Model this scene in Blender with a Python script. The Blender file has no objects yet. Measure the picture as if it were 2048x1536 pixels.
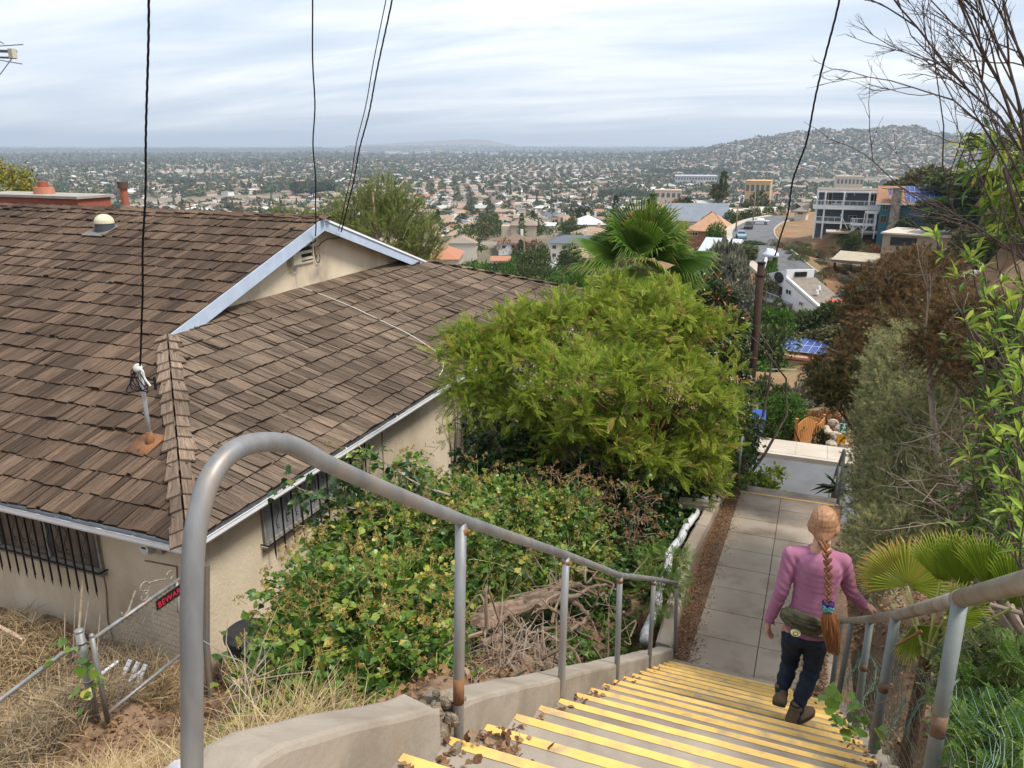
import bpy, math, random
import numpy as np
from mathutils import Vector, Matrix
SC = bpy.context.scene
R = math.radians
PI = math.pi
# ---------------------------------------------------------------- camera, world, sun, exposure
FPX, PITCH, YAW = 1550.0, R(17.2), R(21.5)
cam_d = bpy.data.cameras.new('camera')
cam_d.sensor_width = 36.0
cam_d.lens = FPX / 2048 * 36
cam_d.clip_start = 0.05
cam_d.clip_end = 60000
cam = bpy.data.objects.new('camera', cam_d)
SC.collection.objects.link(cam)
cam.location = (0, 0, 0)
cam.rotation_euler = (PI / 2 - PITCH, 0, YAW)
SC.camera = cam

SUN_EL, SUN_AZ = R(58), R(92)      # azimuth measured from +Y towards +X
world = bpy.data.worlds.new('World')
SC.world = world
world.use_nodes = True
nt = world.node_tree
nt.nodes.clear()
def wn(t, **k):
    n = nt.nodes.new(t)
    for a, b in k.items(): setattr(n, a, b)
    return n
sky = wn('ShaderNodeTexSky', sky_type='NISHITA')
sky.sun_disc = False
sky.sun_elevation = SUN_EL
sky.sun_rotation = SUN_AZ
sky.dust_density = 2.5
sky.air_density = 1.0
sky.altitude = 200
# thin layered cloud mixed over the clear sky
tc = wn('ShaderNodeTexCoord')
sep = wn('ShaderNodeSeparateXYZ')
nt.links.new(tc.outputs['Generated'], sep.inputs[0])
mz = wn('ShaderNodeMath', operation='MAXIMUM'); mz.inputs[1].default_value = 0.0
nt.links.new(sep.outputs['Z'], mz.inputs[0])
az_ = wn('ShaderNodeMath', operation='ADD'); az_.inputs[1].default_value = 0.12
nt.links.new(mz.outputs[0], az_.inputs[0])
dx = wn('ShaderNodeMath', operation='DIVIDE'); dy = wn('ShaderNodeMath', operation='DIVIDE')
nt.links.new(sep.outputs['X'], dx.inputs[0]); nt.links.new(az_.outputs[0], dx.inputs[1])
nt.links.new(sep.outputs['Y'], dy.inputs[0]); nt.links.new(az_.outputs[0], dy.inputs[1])
cmb = wn('ShaderNodeCombineXYZ')
nt.links.new(dx.outputs[0], cmb.inputs[0]); nt.links.new(dy.outputs[0], cmb.inputs[1])
mp = wn('ShaderNodeMapping')
mp.inputs['Rotation'].default_value = (0, 0, R(-28))
mp.inputs['Scale'].default_value = (0.42, 1.25, 1)
nt.links.new(cmb.outputs[0], mp.inputs[0])
cn = wn('ShaderNodeTexNoise'); cn.inputs['Scale'].default_value = 0.85; cn.inputs['Detail'].default_value = 9
cn.inputs['Roughness'].default_value = 0.58; cn.inputs['Distortion'].default_value = 0.35
nt.links.new(mp.outputs[0], cn.inputs['Vector'])
rmp = wn('ShaderNodeValToRGB')
rmp.color_ramp.elements[0].position = 0.36; rmp.color_ramp.elements[0].color = (0.62, 0.62, 0.62, 1)
rmp.color_ramp.elements[1].position = 0.66; rmp.color_ramp.elements[1].color = (0.97, 0.97, 0.97, 1)
nt.links.new(cn.outputs['Fac'], rmp.inputs[0])
cc = wn('ShaderNodeValToRGB')      # cloud brightness: grey-blue undersides to cream
cc.color_ramp.elements[0].position = 0.40; cc.color_ramp.elements[0].color = (8.9, 10.0, 11.7, 1)
cc.color_ramp.elements[1].position = 0.62; cc.color_ramp.elements[1].color = (11.2, 11.5, 11.6, 1)
nt.links.new(cn.outputs['Fac'], cc.inputs[0])
mixc = wn('ShaderNodeMix', data_type='RGBA')
nt.links.new(rmp.outputs[0], mixc.inputs[0])
nt.links.new(sky.outputs[0], mixc.inputs[6]); nt.links.new(cc.outputs[0], mixc.inputs[7])
bg = wn('ShaderNodeBackground'); bg.inputs['Strength'].default_value = 0.075
nt.links.new(mixc.outputs[2], bg.inputs['Color'])
wo = wn('ShaderNodeOutputWorld'); nt.links.new(bg.outputs[0], wo.inputs['Surface'])

sun_d = bpy.data.lights.new('sun', 'SUN')
sun_d.energy = 3.1
sun_d.angle = R(15)
sun_d.color = (1.0, 0.94, 0.85)
sun = bpy.data.objects.new('sun', sun_d)
SC.collection.objects.link(sun)
sd = Vector((math.sin(SUN_AZ) * math.cos(SUN_EL), math.cos(SUN_AZ) * math.cos(SUN_EL), math.sin(SUN_EL)))
sun.rotation_euler = sd.to_track_quat('Z', 'Y').to_euler()
SC.view_settings.view_transform = 'Standard'
SC.view_settings.look = 'None'
SC.view_settings.gamma = 1
SC.view_settings.exposure = 0.55
SC.cycles.max_bounces = 6
SC.cycles.diffuse_bounces = 3
SC.cycles.glossy_bounces = 2
SC.cycles.transmission_bounces = 3
SC.cycles.transparent_max_bounces = 4
SC.cycles.volume_bounces = 0
SC.cycles.use_denoising = True
HAZE = 0.000125

# ---------------------------------------------------------------- measuring helpers (X right of the stairs, Y down the stairs, Z up, lens at the origin)
def ray(px, py):
    x = (px - 1024) / FPX; u = (768 - py) / FPX
    y = math.cos(PITCH) + u * math.sin(PITCH); z = u * math.cos(PITCH) - math.sin(PITCH)
    return np.array((x * math.cos(YAW) - y * math.sin(YAW), y * math.cos(YAW) + x * math.sin(YAW), z))
def at_w(px, py, w): r = ray(px, py); return r * (w / r[0])
def at_s(px, py, s): r = ray(px, py); return r * (s / r[1])
def at_z(px, py, z): r = ray(px, py); return r * (z / r[2])
def at_F(px, py, F): return ray(px, py) * F
AZ_OFF = YAW
def polar(px_az, r):                  # world x, y at a bearing given by azimuth from the camera's heading
    a = px_az - YAW
    return r * math.sin(a), r * math.cos(a)
rs = np.random.RandomState(7)
random.seed(7)

# ---------------------------------------------------------------- objects and tags
COL = SC.collection
def tag(o, label=None, cat=None, group=None, kind=None):
    if label: o['label'] = label
    if cat: o['category'] = cat
    if group: o['group'] = group
    if kind: o['kind'] = kind
    return o
def thing(name, label, cat, loc=(0, 0, 0), group=None):
    o = bpy.data.objects.new(name, None)
    COL.objects.link(o)
    o.location = loc
    o.empty_display_size = 0.2
    return tag(o, label, cat, group)
def copy_tree(o, parent=None):
    c = o.copy(); COL.objects.link(c); c.parent = parent
    for ch in o.children: copy_tree(ch, c)
    return c

# ---------------------------------------------------------------- materials
MATS = {}
def newmat(name):
    m = bpy.data.materials.new(name); m.use_nodes = True
    n = m.node_tree.nodes; n.clear()
    out = n.new('ShaderNodeOutputMaterial'); b = n.new('ShaderNodeBsdfPrincipled')
    m.node_tree.links.new(b.outputs[0], out.inputs[0])
    MATS[name] = m
    return m, n, m.node_tree.links, b, out
def rgb(c): return (c[0], c[1], c[2], 1)
def mat(name, col, rough=0.8, col2=None, scale=4.0, detail=5, bump=0.0, bscale=None, metal=0.0, col3=None, scale3=0.7, spec=0.3, rnd=0.0, stretch=(1, 1, 1), uv=False, bdist=0.01, lo=.35, hi=.65):
    """surface with two or three real colours broken up by noise, relief, and a per-face tint"""
    if name in MATS: return MATS[name]
    m, n, l, b, out = newmat(name)
    b.inputs['Roughness'].default_value = rough
    b.inputs['Metallic'].default_value = metal
    b.inputs['Specular IOR Level'].default_value = spec
    tcn = n.new('ShaderNodeTexCoord'); mpn = n.new('ShaderNodeMapping')
    mpn.inputs['Scale'].default_value = stretch
    l.new(tcn.outputs['UV' if uv else 'Object'], mpn.inputs[0])
    cur = None
    def noise(sc, det=detail):
        x = n.new('ShaderNodeTexNoise'); x.inputs['Scale'].default_value = sc; x.inputs['Detail'].default_value = det
        x.inputs['Roughness'].default_value = 0.62
        l.new(mpn.outputs[0], x.inputs['Vector']); return x
    def mixn(fac, a, bb):
        x = n.new('ShaderNodeMix'); x.data_type = 'RGBA'
        l.new(fac, x.inputs[0])
        for i, v in ((6, a), (7, bb)):
            if isinstance(v, tuple): x.inputs[i].default_value = rgb(v)
            else: l.new(v, x.inputs[i])
        return x.outputs[2]
    cur = tuple(col)
    nz = None
    if col2 is not None:
        nz = noise(scale)
        rp = n.new('ShaderNodeMapRange'); rp.inputs[1].default_value = lo; rp.inputs[2].default_value = hi
        l.new(nz.outputs['Fac'], rp.inputs[0])
        cur = mixn(rp.outputs[0], cur, tuple(col2))
    if col3 is not None:
        n3 = noise(scale3, 8)
        rp = n.new('ShaderNodeMapRange'); rp.inputs[1].default_value = 0.5; rp.inputs[2].default_value = 0.72
        l.new(n3.outputs['Fac'], rp.inputs[0])
        cur = mixn(rp.outputs[0], cur, tuple(col3))
    if rnd:
        at = n.new('ShaderNodeAttribute'); at.attribute_name = 'rnd'
        mr = n.new('ShaderNodeMapRange'); mr.inputs[3].default_value = 1 - rnd; mr.inputs[4].default_value = 1 + rnd
        l.new(at.outputs['Fac'], mr.inputs[0])
        hs = n.new('ShaderNodeVectorMath'); hs.operation = 'SCALE'
        if isinstance(cur, tuple): hs.inputs[0].default_value = cur
        else: l.new(cur, hs.inputs[0])
        l.new(mr.outputs[0], hs.inputs['Scale'])
        cur = hs.outputs[0]
    if isinstance(cur, tuple): b.inputs['Base Color'].default_value = rgb(cur)
    else: l.new(cur, b.inputs['Base Color'])
    if bump:
        nb = noise(bscale or scale * 3, 6)
        bp = n.new('ShaderNodeBump'); bp.inputs['Strength'].default_value = bump; bp.inputs['Distance'].default_value = bdist
        l.new(nb.outputs['Fac'], bp.inputs['Height']); l.new(bp.outputs[0], b.inputs['Normal'])
    return m
def leafmat(name, cols, trans=0.35, rough=0.5, spec=0.25):
    """leaf: colour by a per-leaf random value, partly translucent"""
    if name in MATS: return MATS[name]
    m, n, l, b, out = newmat(name)
    at = n.new('ShaderNodeAttribute'); at.attribute_name = 'rnd'
    rp = n.new('ShaderNodeValToRGB')
    while len(rp.color_ramp.elements) < len(cols): rp.color_ramp.elements.new(0.5)
    for i, c in enumerate(cols):
        p, cc_ = c if isinstance(c[1], tuple) else (i / max(1, len(cols) - 1), c)
        e = rp.color_ramp.elements[i]; e.position = p; e.color = rgb(cc_)
    l.new(at.outputs['Fac'], rp.inputs[0])
    l.new(rp.outputs[0], b.inputs['Base Color'])
    b.inputs['Roughness'].default_value = rough; b.inputs['Specular IOR Level'].default_value = spec
    if trans:
        t = n.new('ShaderNodeBsdfTranslucent'); l.new(rp.outputs[0], t.inputs[0])
        mx = n.new('ShaderNodeMixShader'); mx.inputs[0].default_value = trans
        l.new(b.outputs[0], mx.inputs[1]); l.new(t.outputs[0], mx.inputs[2]); l.new(mx.outputs[0], out.inputs[0])
    return m

# ---------------------------------------------------------------- mesh builder
def nrm(a): return a / np.maximum(np.linalg.norm(a, axis=-1, keepdims=True), 1e-9)
class MB:
    def __init__(s): s.V = []; s.L = []; s.T = []; s.M = []; s.Rn = []; s.U = []; s.n = 0; s.hasuv = False
    def add(s, v, f, mi=0, rnd=None, uv=None):
        v = np.asarray(v, float).reshape(-1, 3)
        if isinstance(f, np.ndarray) and f.ndim == 2:
            k = f.shape[1]; m = len(f); s.L.append((f + s.n).ravel()); s.T.append(np.full(m, k))
        else:
            m = len(f); s.L.append(np.concatenate([np.asarray(q) for q in f]) + s.n); s.T.append(np.array([len(q) for q in f]))
        s.V.append(v); s.n += len(v)
        s.M.append(np.full(m, mi) if np.isscalar(mi) else np.asarray(mi))
        if rnd is None: rnd = rs.rand()
        s.Rn.append(np.full(m, rnd) if np.isscalar(rnd) else np.asarray(rnd))
        nl = int(s.T[-1].sum())
        if uv is not None: s.hasuv = True; s.U.append(np.asarray(uv, float).reshape(-1, 2))
        else: s.U.append(np.zeros((nl, 2)))
        return s
    def box(s, c, size, rot=None, mi=0, rnd=None):
        h = np.array(size) / 2
        v = np.array([[x, y, z] for z in (-1, 1) for y in (-1, 1) for x in (-1, 1)]) * h
        if rot is not None: v = v @ np.asarray(rot).T
        f = np.array([[0, 2, 3, 1], [4, 5, 7, 6], [0, 1, 5, 4], [2, 6, 7, 3], [0, 4, 6, 2], [1, 3, 7, 5]])
        return s.add(v + np.array(c), f, mi, rnd)
    def bx(s, x0, x1, y0, y1, z0, z1, mi=0, rnd=None):
        return s.box(((x0 + x1) / 2, (y0 + y1) / 2, (z0 + z1) / 2), (abs(x1 - x0), abs(y1 - y0), abs(z1 - z0)), None, mi, rnd)
    def bar(s, p0, p1, w, h, up=(0, 0, 1), mi=0, rnd=None):
        p0 = np.array(p0, float); p1 = np.array(p1, float); d = nrm(p1 - p0)
        x = np.cross(d, np.array(up, float))
        if np.linalg.norm(x) < 1e-3: x = np.cross(d, (1, 0, 0))
        x = nrm(x); z = np.cross(x, d)
        return s.box((p0 + p1) / 2, (w, np.linalg.norm(p1 - p0), h), np.stack([x, d, z], 1), mi, rnd)
    def tube(s, pts, r, seg=8, cap=True, mi=0, rnd=None):
        P = np.asarray(pts, float); n = len(P)
        r = np.full(n, r) if np.isscalar(r) else np.asarray(r, float)
        T = np.gradient(P, axis=0); T = nrm(T)
        ref = np.array((0, 0, 1.)) if abs(T[:, 2]).mean() < 0.9 else np.array((1., 0, 0))
        X = nrm(np.cross(T, ref)); Y = np.cross(T, X)
        a = np.linspace(0, 2 * PI, seg, endpoint=False)
        v = P[:, None] + r[:, None, None] * (X[:, None] * np.cos(a)[None, :, None] + Y[:, None] * np.sin(a)[None, :, None])
        i = np.arange(n - 1)[:, None] * seg; j = np.arange(seg)[None]; j2 = (j + 1) % seg
        f = np.stack([i + j, i + j2, i + seg + j2, i + seg + j], -1).reshape(-1, 4)
        if cap:
            fl = [q for q in f] + [np.arange(seg)[::-1], np.arange(seg) + (n - 1) * seg]
            return s.add(v.reshape(-1, 3), fl, mi, rnd)
        return s.add(v.reshape(-1, 3), f, mi, rnd)
    def ell(s, c, rad, nu=12, nv=8, rot=None, mi=0, rnd=None, v0=0.0, v1=1.0):
        rad = np.array(rad if hasattr(rad, '__len__') else (rad,) * 3, float)
        th = np.linspace(v0 * PI, v1 * PI, nv + 1); ph = np.linspace(0, 2 * PI, nu, endpoint=False)
        v = np.stack([np.sin(th)[:, None] * np.cos(ph), np.sin(th)[:, None] * np.sin(ph), np.cos(th)[:, None] * np.ones(nu)], -1) * rad
        if rot is not None: v = v @ np.asarray(rot).T
        i = np.arange(nv)[:, None] * nu; j = np.arange(nu)[None]; j2 = (j + 1) % nu
        f = np.stack([i + j, i + nu + j, i + nu + j2, i + j2], -1).reshape(-1, 4)
        return s.add(v.reshape(-1, 3) + np.array(c), f, mi, rnd)
    def prism(s, poly, ext, mi=0, rnd=None):
        """closed polygon (3D points) extruded along ext"""
        p = np.asarray(poly, float); e = np.asarray(ext, float); n = len(p)
        f = [np.arange(n)[::-1], np.arange(n) + n] + [np.array([i, (i + 1) % n, (i + 1) % n + n, i + n]) for i in range(n)]
        return s.add(np.concatenate([p, p + e]), f, mi, rnd)
    def inst(s, T, pos, M, scale=None, mi=0, rnd=None):
        """copies of template T=(verts, faces[, mi]) at pos with 3x3 frames M"""
        v, f = T[0], T[1]; N = len(pos); k = len(v)
        if N == 0: return s
        sc = np.ones(N) if scale is None else np.asarray(scale)
        if sc.ndim == 1: sv = v[None] * sc[:, None, None]
        else: sv = v[None] * sc[:, None, :]
        V = np.einsum('nij,nkj->nki', M, sv) + pos[:, None]
        Fa = (f[None] + (np.arange(N) * k)[:, None, None]).reshape(-1, f.shape[1])
        if rnd is None: rnd = rs.rand(N)
        if len(T) > 2: mi = np.tile(T[2], N)
        return s.add(V.reshape(-1, 3), Fa, mi, np.repeat(rnd, len(f)))
    def build(s, name, mats, parent=None, smooth=False, origin=None):
        if not isinstance(mats, (list, tuple)): mats = [mats]
        V = np.concatenate(s.V); L = np.concatenate(s.L).astype(np.int32); T = np.concatenate(s.T).astype(np.int32)
        if parent is not None and origin is None: V = V - np.array(parent_loc(parent))
        if origin is not None: V = V - np.array(origin)
        me = bpy.data.meshes.new(name)
        me.vertices.add(len(V)); me.vertices.foreach_set('co', V.astype(np.float32).ravel())
        me.loops.add(len(L)); me.loops.foreach_set('vertex_index', L)
        me.polygons.add(len(T)); st = np.zeros(len(T), np.int32); st[1:] = np.cumsum(T)[:-1]
        me.polygons.foreach_set('loop_start', st)
        me.polygons.foreach_set('material_index', np.concatenate(s.M).astype(np.int32))
        me.polygons.foreach_set('use_smooth', np.full(len(T), bool(smooth)))
        for m in mats: me.materials.append(m)
        a = me.attributes.new('rnd', 'FLOAT', 'FACE'); a.data.foreach_set('value', np.concatenate(s.Rn).astype(np.float32))
        if s.hasuv:
            u = me.uv_layers.new(name='UVMap'); u.data.foreach_set('uv', np.concatenate(s.U).astype(np.float32).ravel())
        me.update(calc_edges=True)
        o = bpy.data.objects.new(name, me); COL.objects.link(o)
        if parent is not None: o.parent = parent
        elif origin is not None: o.location = origin
        return o
def parent_loc(p):
    l = Vector((0, 0, 0))
    while p is not None: l = l + p.location; p = p.parent
    return l

# ---------------------------------------------------------------- leaf templates and foliage
def A(*x): return np.array(x, float)
T_DIA = (A([0, 0, 0], [-.3, .5, .06], [0, 1, -.06], [.3, .5, .06]), np.array([[0, 3, 2, 1]]))
T_LEAF = (A([0, 0, 0], [-.26, .38, .07], [-.2, .72, .03], [0, 1, -.1], [.2, .72, .03], [.26, .38, .07], [0, .5, 0]),
          np.array([[0, 6, 1, 1], [1, 6, 2, 2], [2, 6, 3, 3], [3, 6, 4, 4], [4, 6, 5, 5], [5, 6, 0, 0]])[:, :3])
T_IVY = (A([0, 0, 0], [-.4, .12, .04], [-.46, .42, .0], [-.2, .72, .0], [0, 1, -.12], [.2, .72, 0], [.46, .42, 0], [.4, .12, .04], [0, .42, -.06]),
         np.array([[0, 8, 1], [1, 8, 2], [2, 8, 3], [3, 8, 4], [4, 8, 5], [5, 8, 6], [6, 8, 7], [7, 8, 0]]))
def t_broad():
    o = A([0, 0], [-.22, -.06], [-.44, .04], [-.50, .22], [-.46, .40], [-.38, .55], [-.24, .70], [-.11, .86], [0, 1], [.11, .86], [.24, .70], [.38, .55], [.46, .40], [.50, .22], [.44, .04], [.22, -.06])
    V = [(x, y, .10 * abs(x) - .16 * x * x * 2 - .12 * y * y + .02 * math.sin(9 * x + 5 * y)) for x, y in o]; V += [(0, y, -.12 * y * y - .01) for y in (.12, .32, .52, .72)]
    F = []
    for sd in (1, -1):
        idx = lambda k: (k if sd == 1 else (16 - k) % 16)
        mids = [0, 16, 16, 16, 17, 18, 18, 19, 8]
        for k in range(8):
            a, b = mids[k], mids[k + 1]
            F.append([idx(k), idx(k + 1), b, a] if sd == 1 else [a, b, idx(k + 1), idx(k)])
    return (np.array(V), np.array(F))
T_BROAD = t_broad()
def t_narrow(w=.13): return (A([0, 0, 0], [-w, .45, .03], [0, 1, -.12], [w, .45, .03]), np.array([[0, 3, 2], [0, 2, 1]]))
T_NAR = t_narrow(.13)
T_LANCE = (A([0, 0, 0], [-.11, .3, .03], [-.13, .62, .0], [0, 1, -.16], [.13, .62, .0], [.11, .3, .03], [0, .5, -.03]),
           np.array([[0, 6, 1], [1, 6, 2], [2, 6, 3], [3, 6, 4], [4, 6, 5], [5, 6, 0]]))
def t_pinnate(pairs=8, wl=.27):
    V = []; Fc = []
    for i in range(pairs):
        y = .2 + .7 * i / (pairs - 1); L = wl * (1 - .35 * abs(i / (pairs - 1) - .4))
        for sd_ in (-1, 1):
            b = np.array((0, y, -.12 * y * y)); d = nrm(np.array((sd_ * .9, .42, -.1))); nx = nrm(np.array((-.42, .9 * sd_, 0)))
            k = len(V); wv = .036
            V += [b, b + d * L * .5 + nx * wv + (0, 0, .02), b + d * L, b + d * L * .5 - nx * wv + (0, 0, .02)]
            Fc.append([k, k + 1, k + 2, k + 3])
    k = len(V); V += [A(0, .92, -.1), A(-.07, 1.08, -.12), A(0, 1.26, -.18), A(.07, 1.08, -.12)]; Fc.append([k, k + 1, k + 2, k + 3])
    k = len(V); V += [A(-.008, 0, 0), A(.008, 0, 0), A(.008, .95, -.11), A(-.008, .95, -.11)]; Fc.append([k, k + 1, k + 2, k + 3])
    return (np.array(V), np.array(Fc))
T_PIN = t_pinnate()
def t_tuft(n=7, w=.03, spread=.6, seed=1):
    q = np.random.RandomState(seed); V = []; Fc = []
    for i in range(n):
        d = nrm(np.array((q.uniform(-1, 1) * spread, 1, q.uniform(-1, 1) * spread))); L = q.uniform(.7, 1)
        sx = nrm(np.cross(d, q.normal(size=3))) * w
        k = len(V); V += [-sx, sx, d * L]; Fc.append([k, k + 1, k + 2])
    return (np.array(V), np.array(Fc))
T_TUFT = t_tuft()
T_TUFT2 = t_tuft(9, .05, .9, 3)
_a = np.linspace(0, 2 * PI, 3, endpoint=False)
T_STICK = (np.concatenate([np.stack([np.cos(_a), 0 * _a, np.sin(_a)], 1), np.stack([np.cos(_a) * .6, 0 * _a + 1, np.sin(_a) * .6], 1)]),
           np.array([[0, 1, 4, 3], [1, 2, 5, 4], [2, 0, 3, 5]]))
def frames(d, up=None, roll=0.0):
    d = nrm(d); N = len(d)
    if up is None: up = np.tile((0, 0, 1.), (N, 1)) + rs.normal(size=(N, 3)) * .45
    x = nrm(np.cross(d, up)); z = np.cross(x, d)
    return np.stack([x, d, z], -1)
def sticks(mb, p0, p1, r, mi=0, rnd=None):
    p0 = np.asarray(p0, float); p1 = np.asarray(p1, float); d = p1 - p0; L = np.linalg.norm(d, axis=1)
    r = np.full(len(p0), r) if np.isscalar(r) else r
    mb.inst(T_STICK, p0, frames(d), np.stack([r, L, r], 1), mi, rnd)
def rdir(n, up=0.0):
    d = nrm(rs.normal(size=(n, 3))); d[:, 2] += up
    return nrm(d)
def shoots(mb, st, dr, L, nl, T, size, droop=.25, spread=.8, mi=0, stem=None, stem_mi=1, rnd=None, jit=.25, gathered=False, t0=.15):
    """leaves along many shoots; st, dr: (M,3); L length; nl leaves each"""
    M_ = len(st); L = np.full(M_, L) if np.isscalar(L) else L
    t = np.linspace(t0, 1, nl)[None] + rs.uniform(-.5, .5, (M_, nl)) / nl
    if gathered: t = 1 - (1 - t) ** 2 * .6
    pos = st[:, None] + dr[:, None] * (t * L[:, None])[..., None]; pos[..., 2] -= droop * (t ** 2) * L[:, None]
    dd = dr[:, None] * (.6 + .5 * t[..., None]); dd = np.broadcast_to(dd, pos.shape).copy()
    dd += nrm(rs.normal(size=pos.shape)) * spread
    dd[..., 2] -= droop * .5
    P = pos.reshape(-1, 3); D = dd.reshape(-1, 3)
    sz = size * rs.uniform(1 - jit, 1 + jit, len(P))
    if rnd is None: rr = rs.rand(len(P))
    else: rr = np.clip(np.repeat(rnd, nl) + rs.normal(size=len(P)) * .16, 0, 1)
    mb.inst(T, P, frames(D), sz, mi, rr)
    if stem:
        e = st + dr * L[:, None]; e[:, 2] -= droop * L
        mid = st + dr * L[:, None] * .5; mid[:, 2] -= droop * L * .25
        sticks(mb, st, mid, stem, stem_mi); sticks(mb, mid, e, stem * .7, stem_mi)
def blobpts(n, c, r, inner=.55, zmin=-.7):
    """points in the outer part of an ellipsoid"""
    d = nrm(rs.normal(size=(n * 2, 3))); d = d[d[:, 2] > zmin][:n]
    rad = rs.uniform(inner, 1, len(d)) ** .5
    return np.array(c) + d * rad[:, None] * np.array(r), d
def clumps(blobs, n, inner=.6, jitter=.12, zmin=-.7):
    """start points spread over many blobs by their size"""
    vol = np.array([np.prod(np.array(b[1]) ** (2 / 3)) for b in blobs]); cnt = np.maximum(1, (n * vol / vol.sum()).astype(int))
    P = []; D = []
    for b, k in zip(blobs, cnt):
        p, d = blobpts(k, b[0], b[1], inner, zmin); P.append(p); D.append(d)
    P = np.concatenate(P); D = np.concatenate(D)
    return P + rs.normal(size=P.shape) * jitter * np.mean([np.mean(b[1]) for b in blobs]), D
def sprigs(blobs, n, r0, r1, keep=1.0, seed=0):
    """many small blobs over the surface of big ones, so that a crown has lumps and gaps"""
    q = np.random.RandomState(seed); w = np.array([np.prod(np.array(b[1]) ** (2 / 3)) for b in blobs]); out = []
    for b, k in zip(blobs, np.maximum(1, (n * w / w.sum()).astype(int))):
        for _ in range(k):
            d = nrm(q.normal(size=3)); d[2] = abs(d[2]) * .9 - .25 if q.rand() < .7 else d[2]; r = q.uniform(r0, r1); out.append((np.array(b[0]) + d * np.array(b[1]) * q.uniform(.6, 1.05), (r, r, r * .7)))
    return out
def tree_limbs(base, tips, r0, n_mid=6, wig=.12, seed=1):
    """tapered limbs from a base to many tips, sharing a trunk"""
    out = []
    q = np.random.RandomState(seed); base = np.array(base, float)
    for t in tips:
        t = np.array(t, float); k = np.linspace(0, 1, n_mid)[:, None]
        mid = base + (t - base) * k; Ln = np.linalg.norm(t - base)
        bend = np.sin(k * PI) * q.normal(size=3) * wig * Ln; bend += q.normal(size=(n_mid, 3)) * wig * .15 * Ln * np.sin(k * PI)
        out.append((mid + bend, np.linspace(r0, r0 * .18, n_mid)))
    return out
def branching(base, d, L, r, depth, q, kids=3, spread=.55, shrink=.68, up=0.1, curve=.15, out=None):
    """recursive twigs -> list of (pts, radii)"""
    if out is None: out = []
    base = np.array(base, float); d = nrm(np.array(d, float)); n = 5
    P = [base]; dd = d.copy()
    for i in range(n - 1):
        dd = nrm(dd + q.normal(size=3) * curve + np.array((0, 0, up * .3))); P.append(P[-1] + dd * L / (n - 1))
    out.append((np.array(P), np.linspace(r, r * .6, n)))
    if depth > 0:
        for k in range(kids):
            i = q.randint(1, n) if k else n - 1
            nd = nrm(dd + q.normal(size=3) * spread)
            branching(P[i], nd, L * shrink * q.uniform(.75, 1.15), r * .6, depth - 1, q, kids, spread, shrink, up, curve, out)
    return out
# ================================================================ GROUND
def nosing_z(s): return -5.66 + 0.636 * (7.68 - s)
def sline(s):                          # the surface of the stair line (landing, flight, walk, lower flight, street)
    s = np.asarray(s, float)
    return np.interp(s, [-40, 1.4, 7.9, 14.8, 18.6, 23.4, 25, 60], [-1.7, -1.7, -5.88, -6.61, -9.15, -9.15, -9.0, -15])
def walk_z(s): return -5.88 - 0.106 * (s - 7.9)
NEAR = np.array([
 (-4, -2, -2.4), (-4, .5, -3.4), (-3, 2.5, -3.7), (-8, -3, -6), (-8.5, 1, -6.7), (-8.2, 4, -7.05), (-8.1, 5.8, -7.25), (-8.2, 7.2, -8.05), (-10, 6.5, -8.0), (-13, 6, -8.15), (-12, 3, -7.3), (-20, 6, -8.2), (-20, 0, -6.8), (-30, 6, -8.2),
 (-12, 15, -8.6), (-12, 25, -9.5), (-20, 20, -9), (-8.4, 10, -8.6), (-8.4, 14, -8.9), (-8.4, 19, -9.3), (-8.4, 26, -10), (-6, 8, -8.2), (-6.5, 6, -7.3), (-5, 6, -6.4), (-4.2, 4, -5.2), (-4, 8, -7.1), (-3, 6, -5.5), (-2, 5, -4.2),
 (-1.6, .5, -2.1), (-1.6, 2, -2.3), (-1.6, 3.5, -3.1), (-1.6, 5, -4.1), (-1.6, 6.5, -5.0), (-1.6, 8, -5.85), (-2.2, 10, -6.3), (-1.8, 12, -6.45), (-1.8, 14.5, -6.7), (-3.5, 10.5, -7.3), (-5, 12, -8.2), (-3, 14, -7.3), (-4, 17, -8.3), (-2.2, 18, -8.6), (-6, 18, -9),
 (-3, 21, -9.2), (0, 21, -9.2), (4, 21, -9.2), (-10, 21, -10), (0, 24, -9.05), (0, 27, -9.9), (-4, 27, -10.4), (4, 27, -9.8), (-8, 32, -12), (3, 32, -11.4),
 (1.5, 0, -1.7), (1.3, 2, -2.2), (1.3, 4, -3.3), (1.3, 6, -4.7), (1.4, 8, -5.8), (1.6, 11, -6.1), (1.6, 14, -6.5), (3, 3, -2.7), (3, 6, -4.1), (3, 9, -5.0), (3.5, 12, -5.6), (4, 15, -6.6), (3, 18, -8.4), (6, 4, -2.2), (6, 9, -3.8), (7, 14, -5.2), (7, 18, -7.4),
 (12, 8, -1.5), (12, 14, -4.5), (14, 22, -8), (20, 12, -1.5), (22, 22, -6), (-2, -6, -1.6), (3, -6, -1.2), (10, -4, -.5), (-12, -8, -4), (-25, -10, -5)])
def _g(px, py, F): return tuple(at_F(px, py, F))
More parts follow.
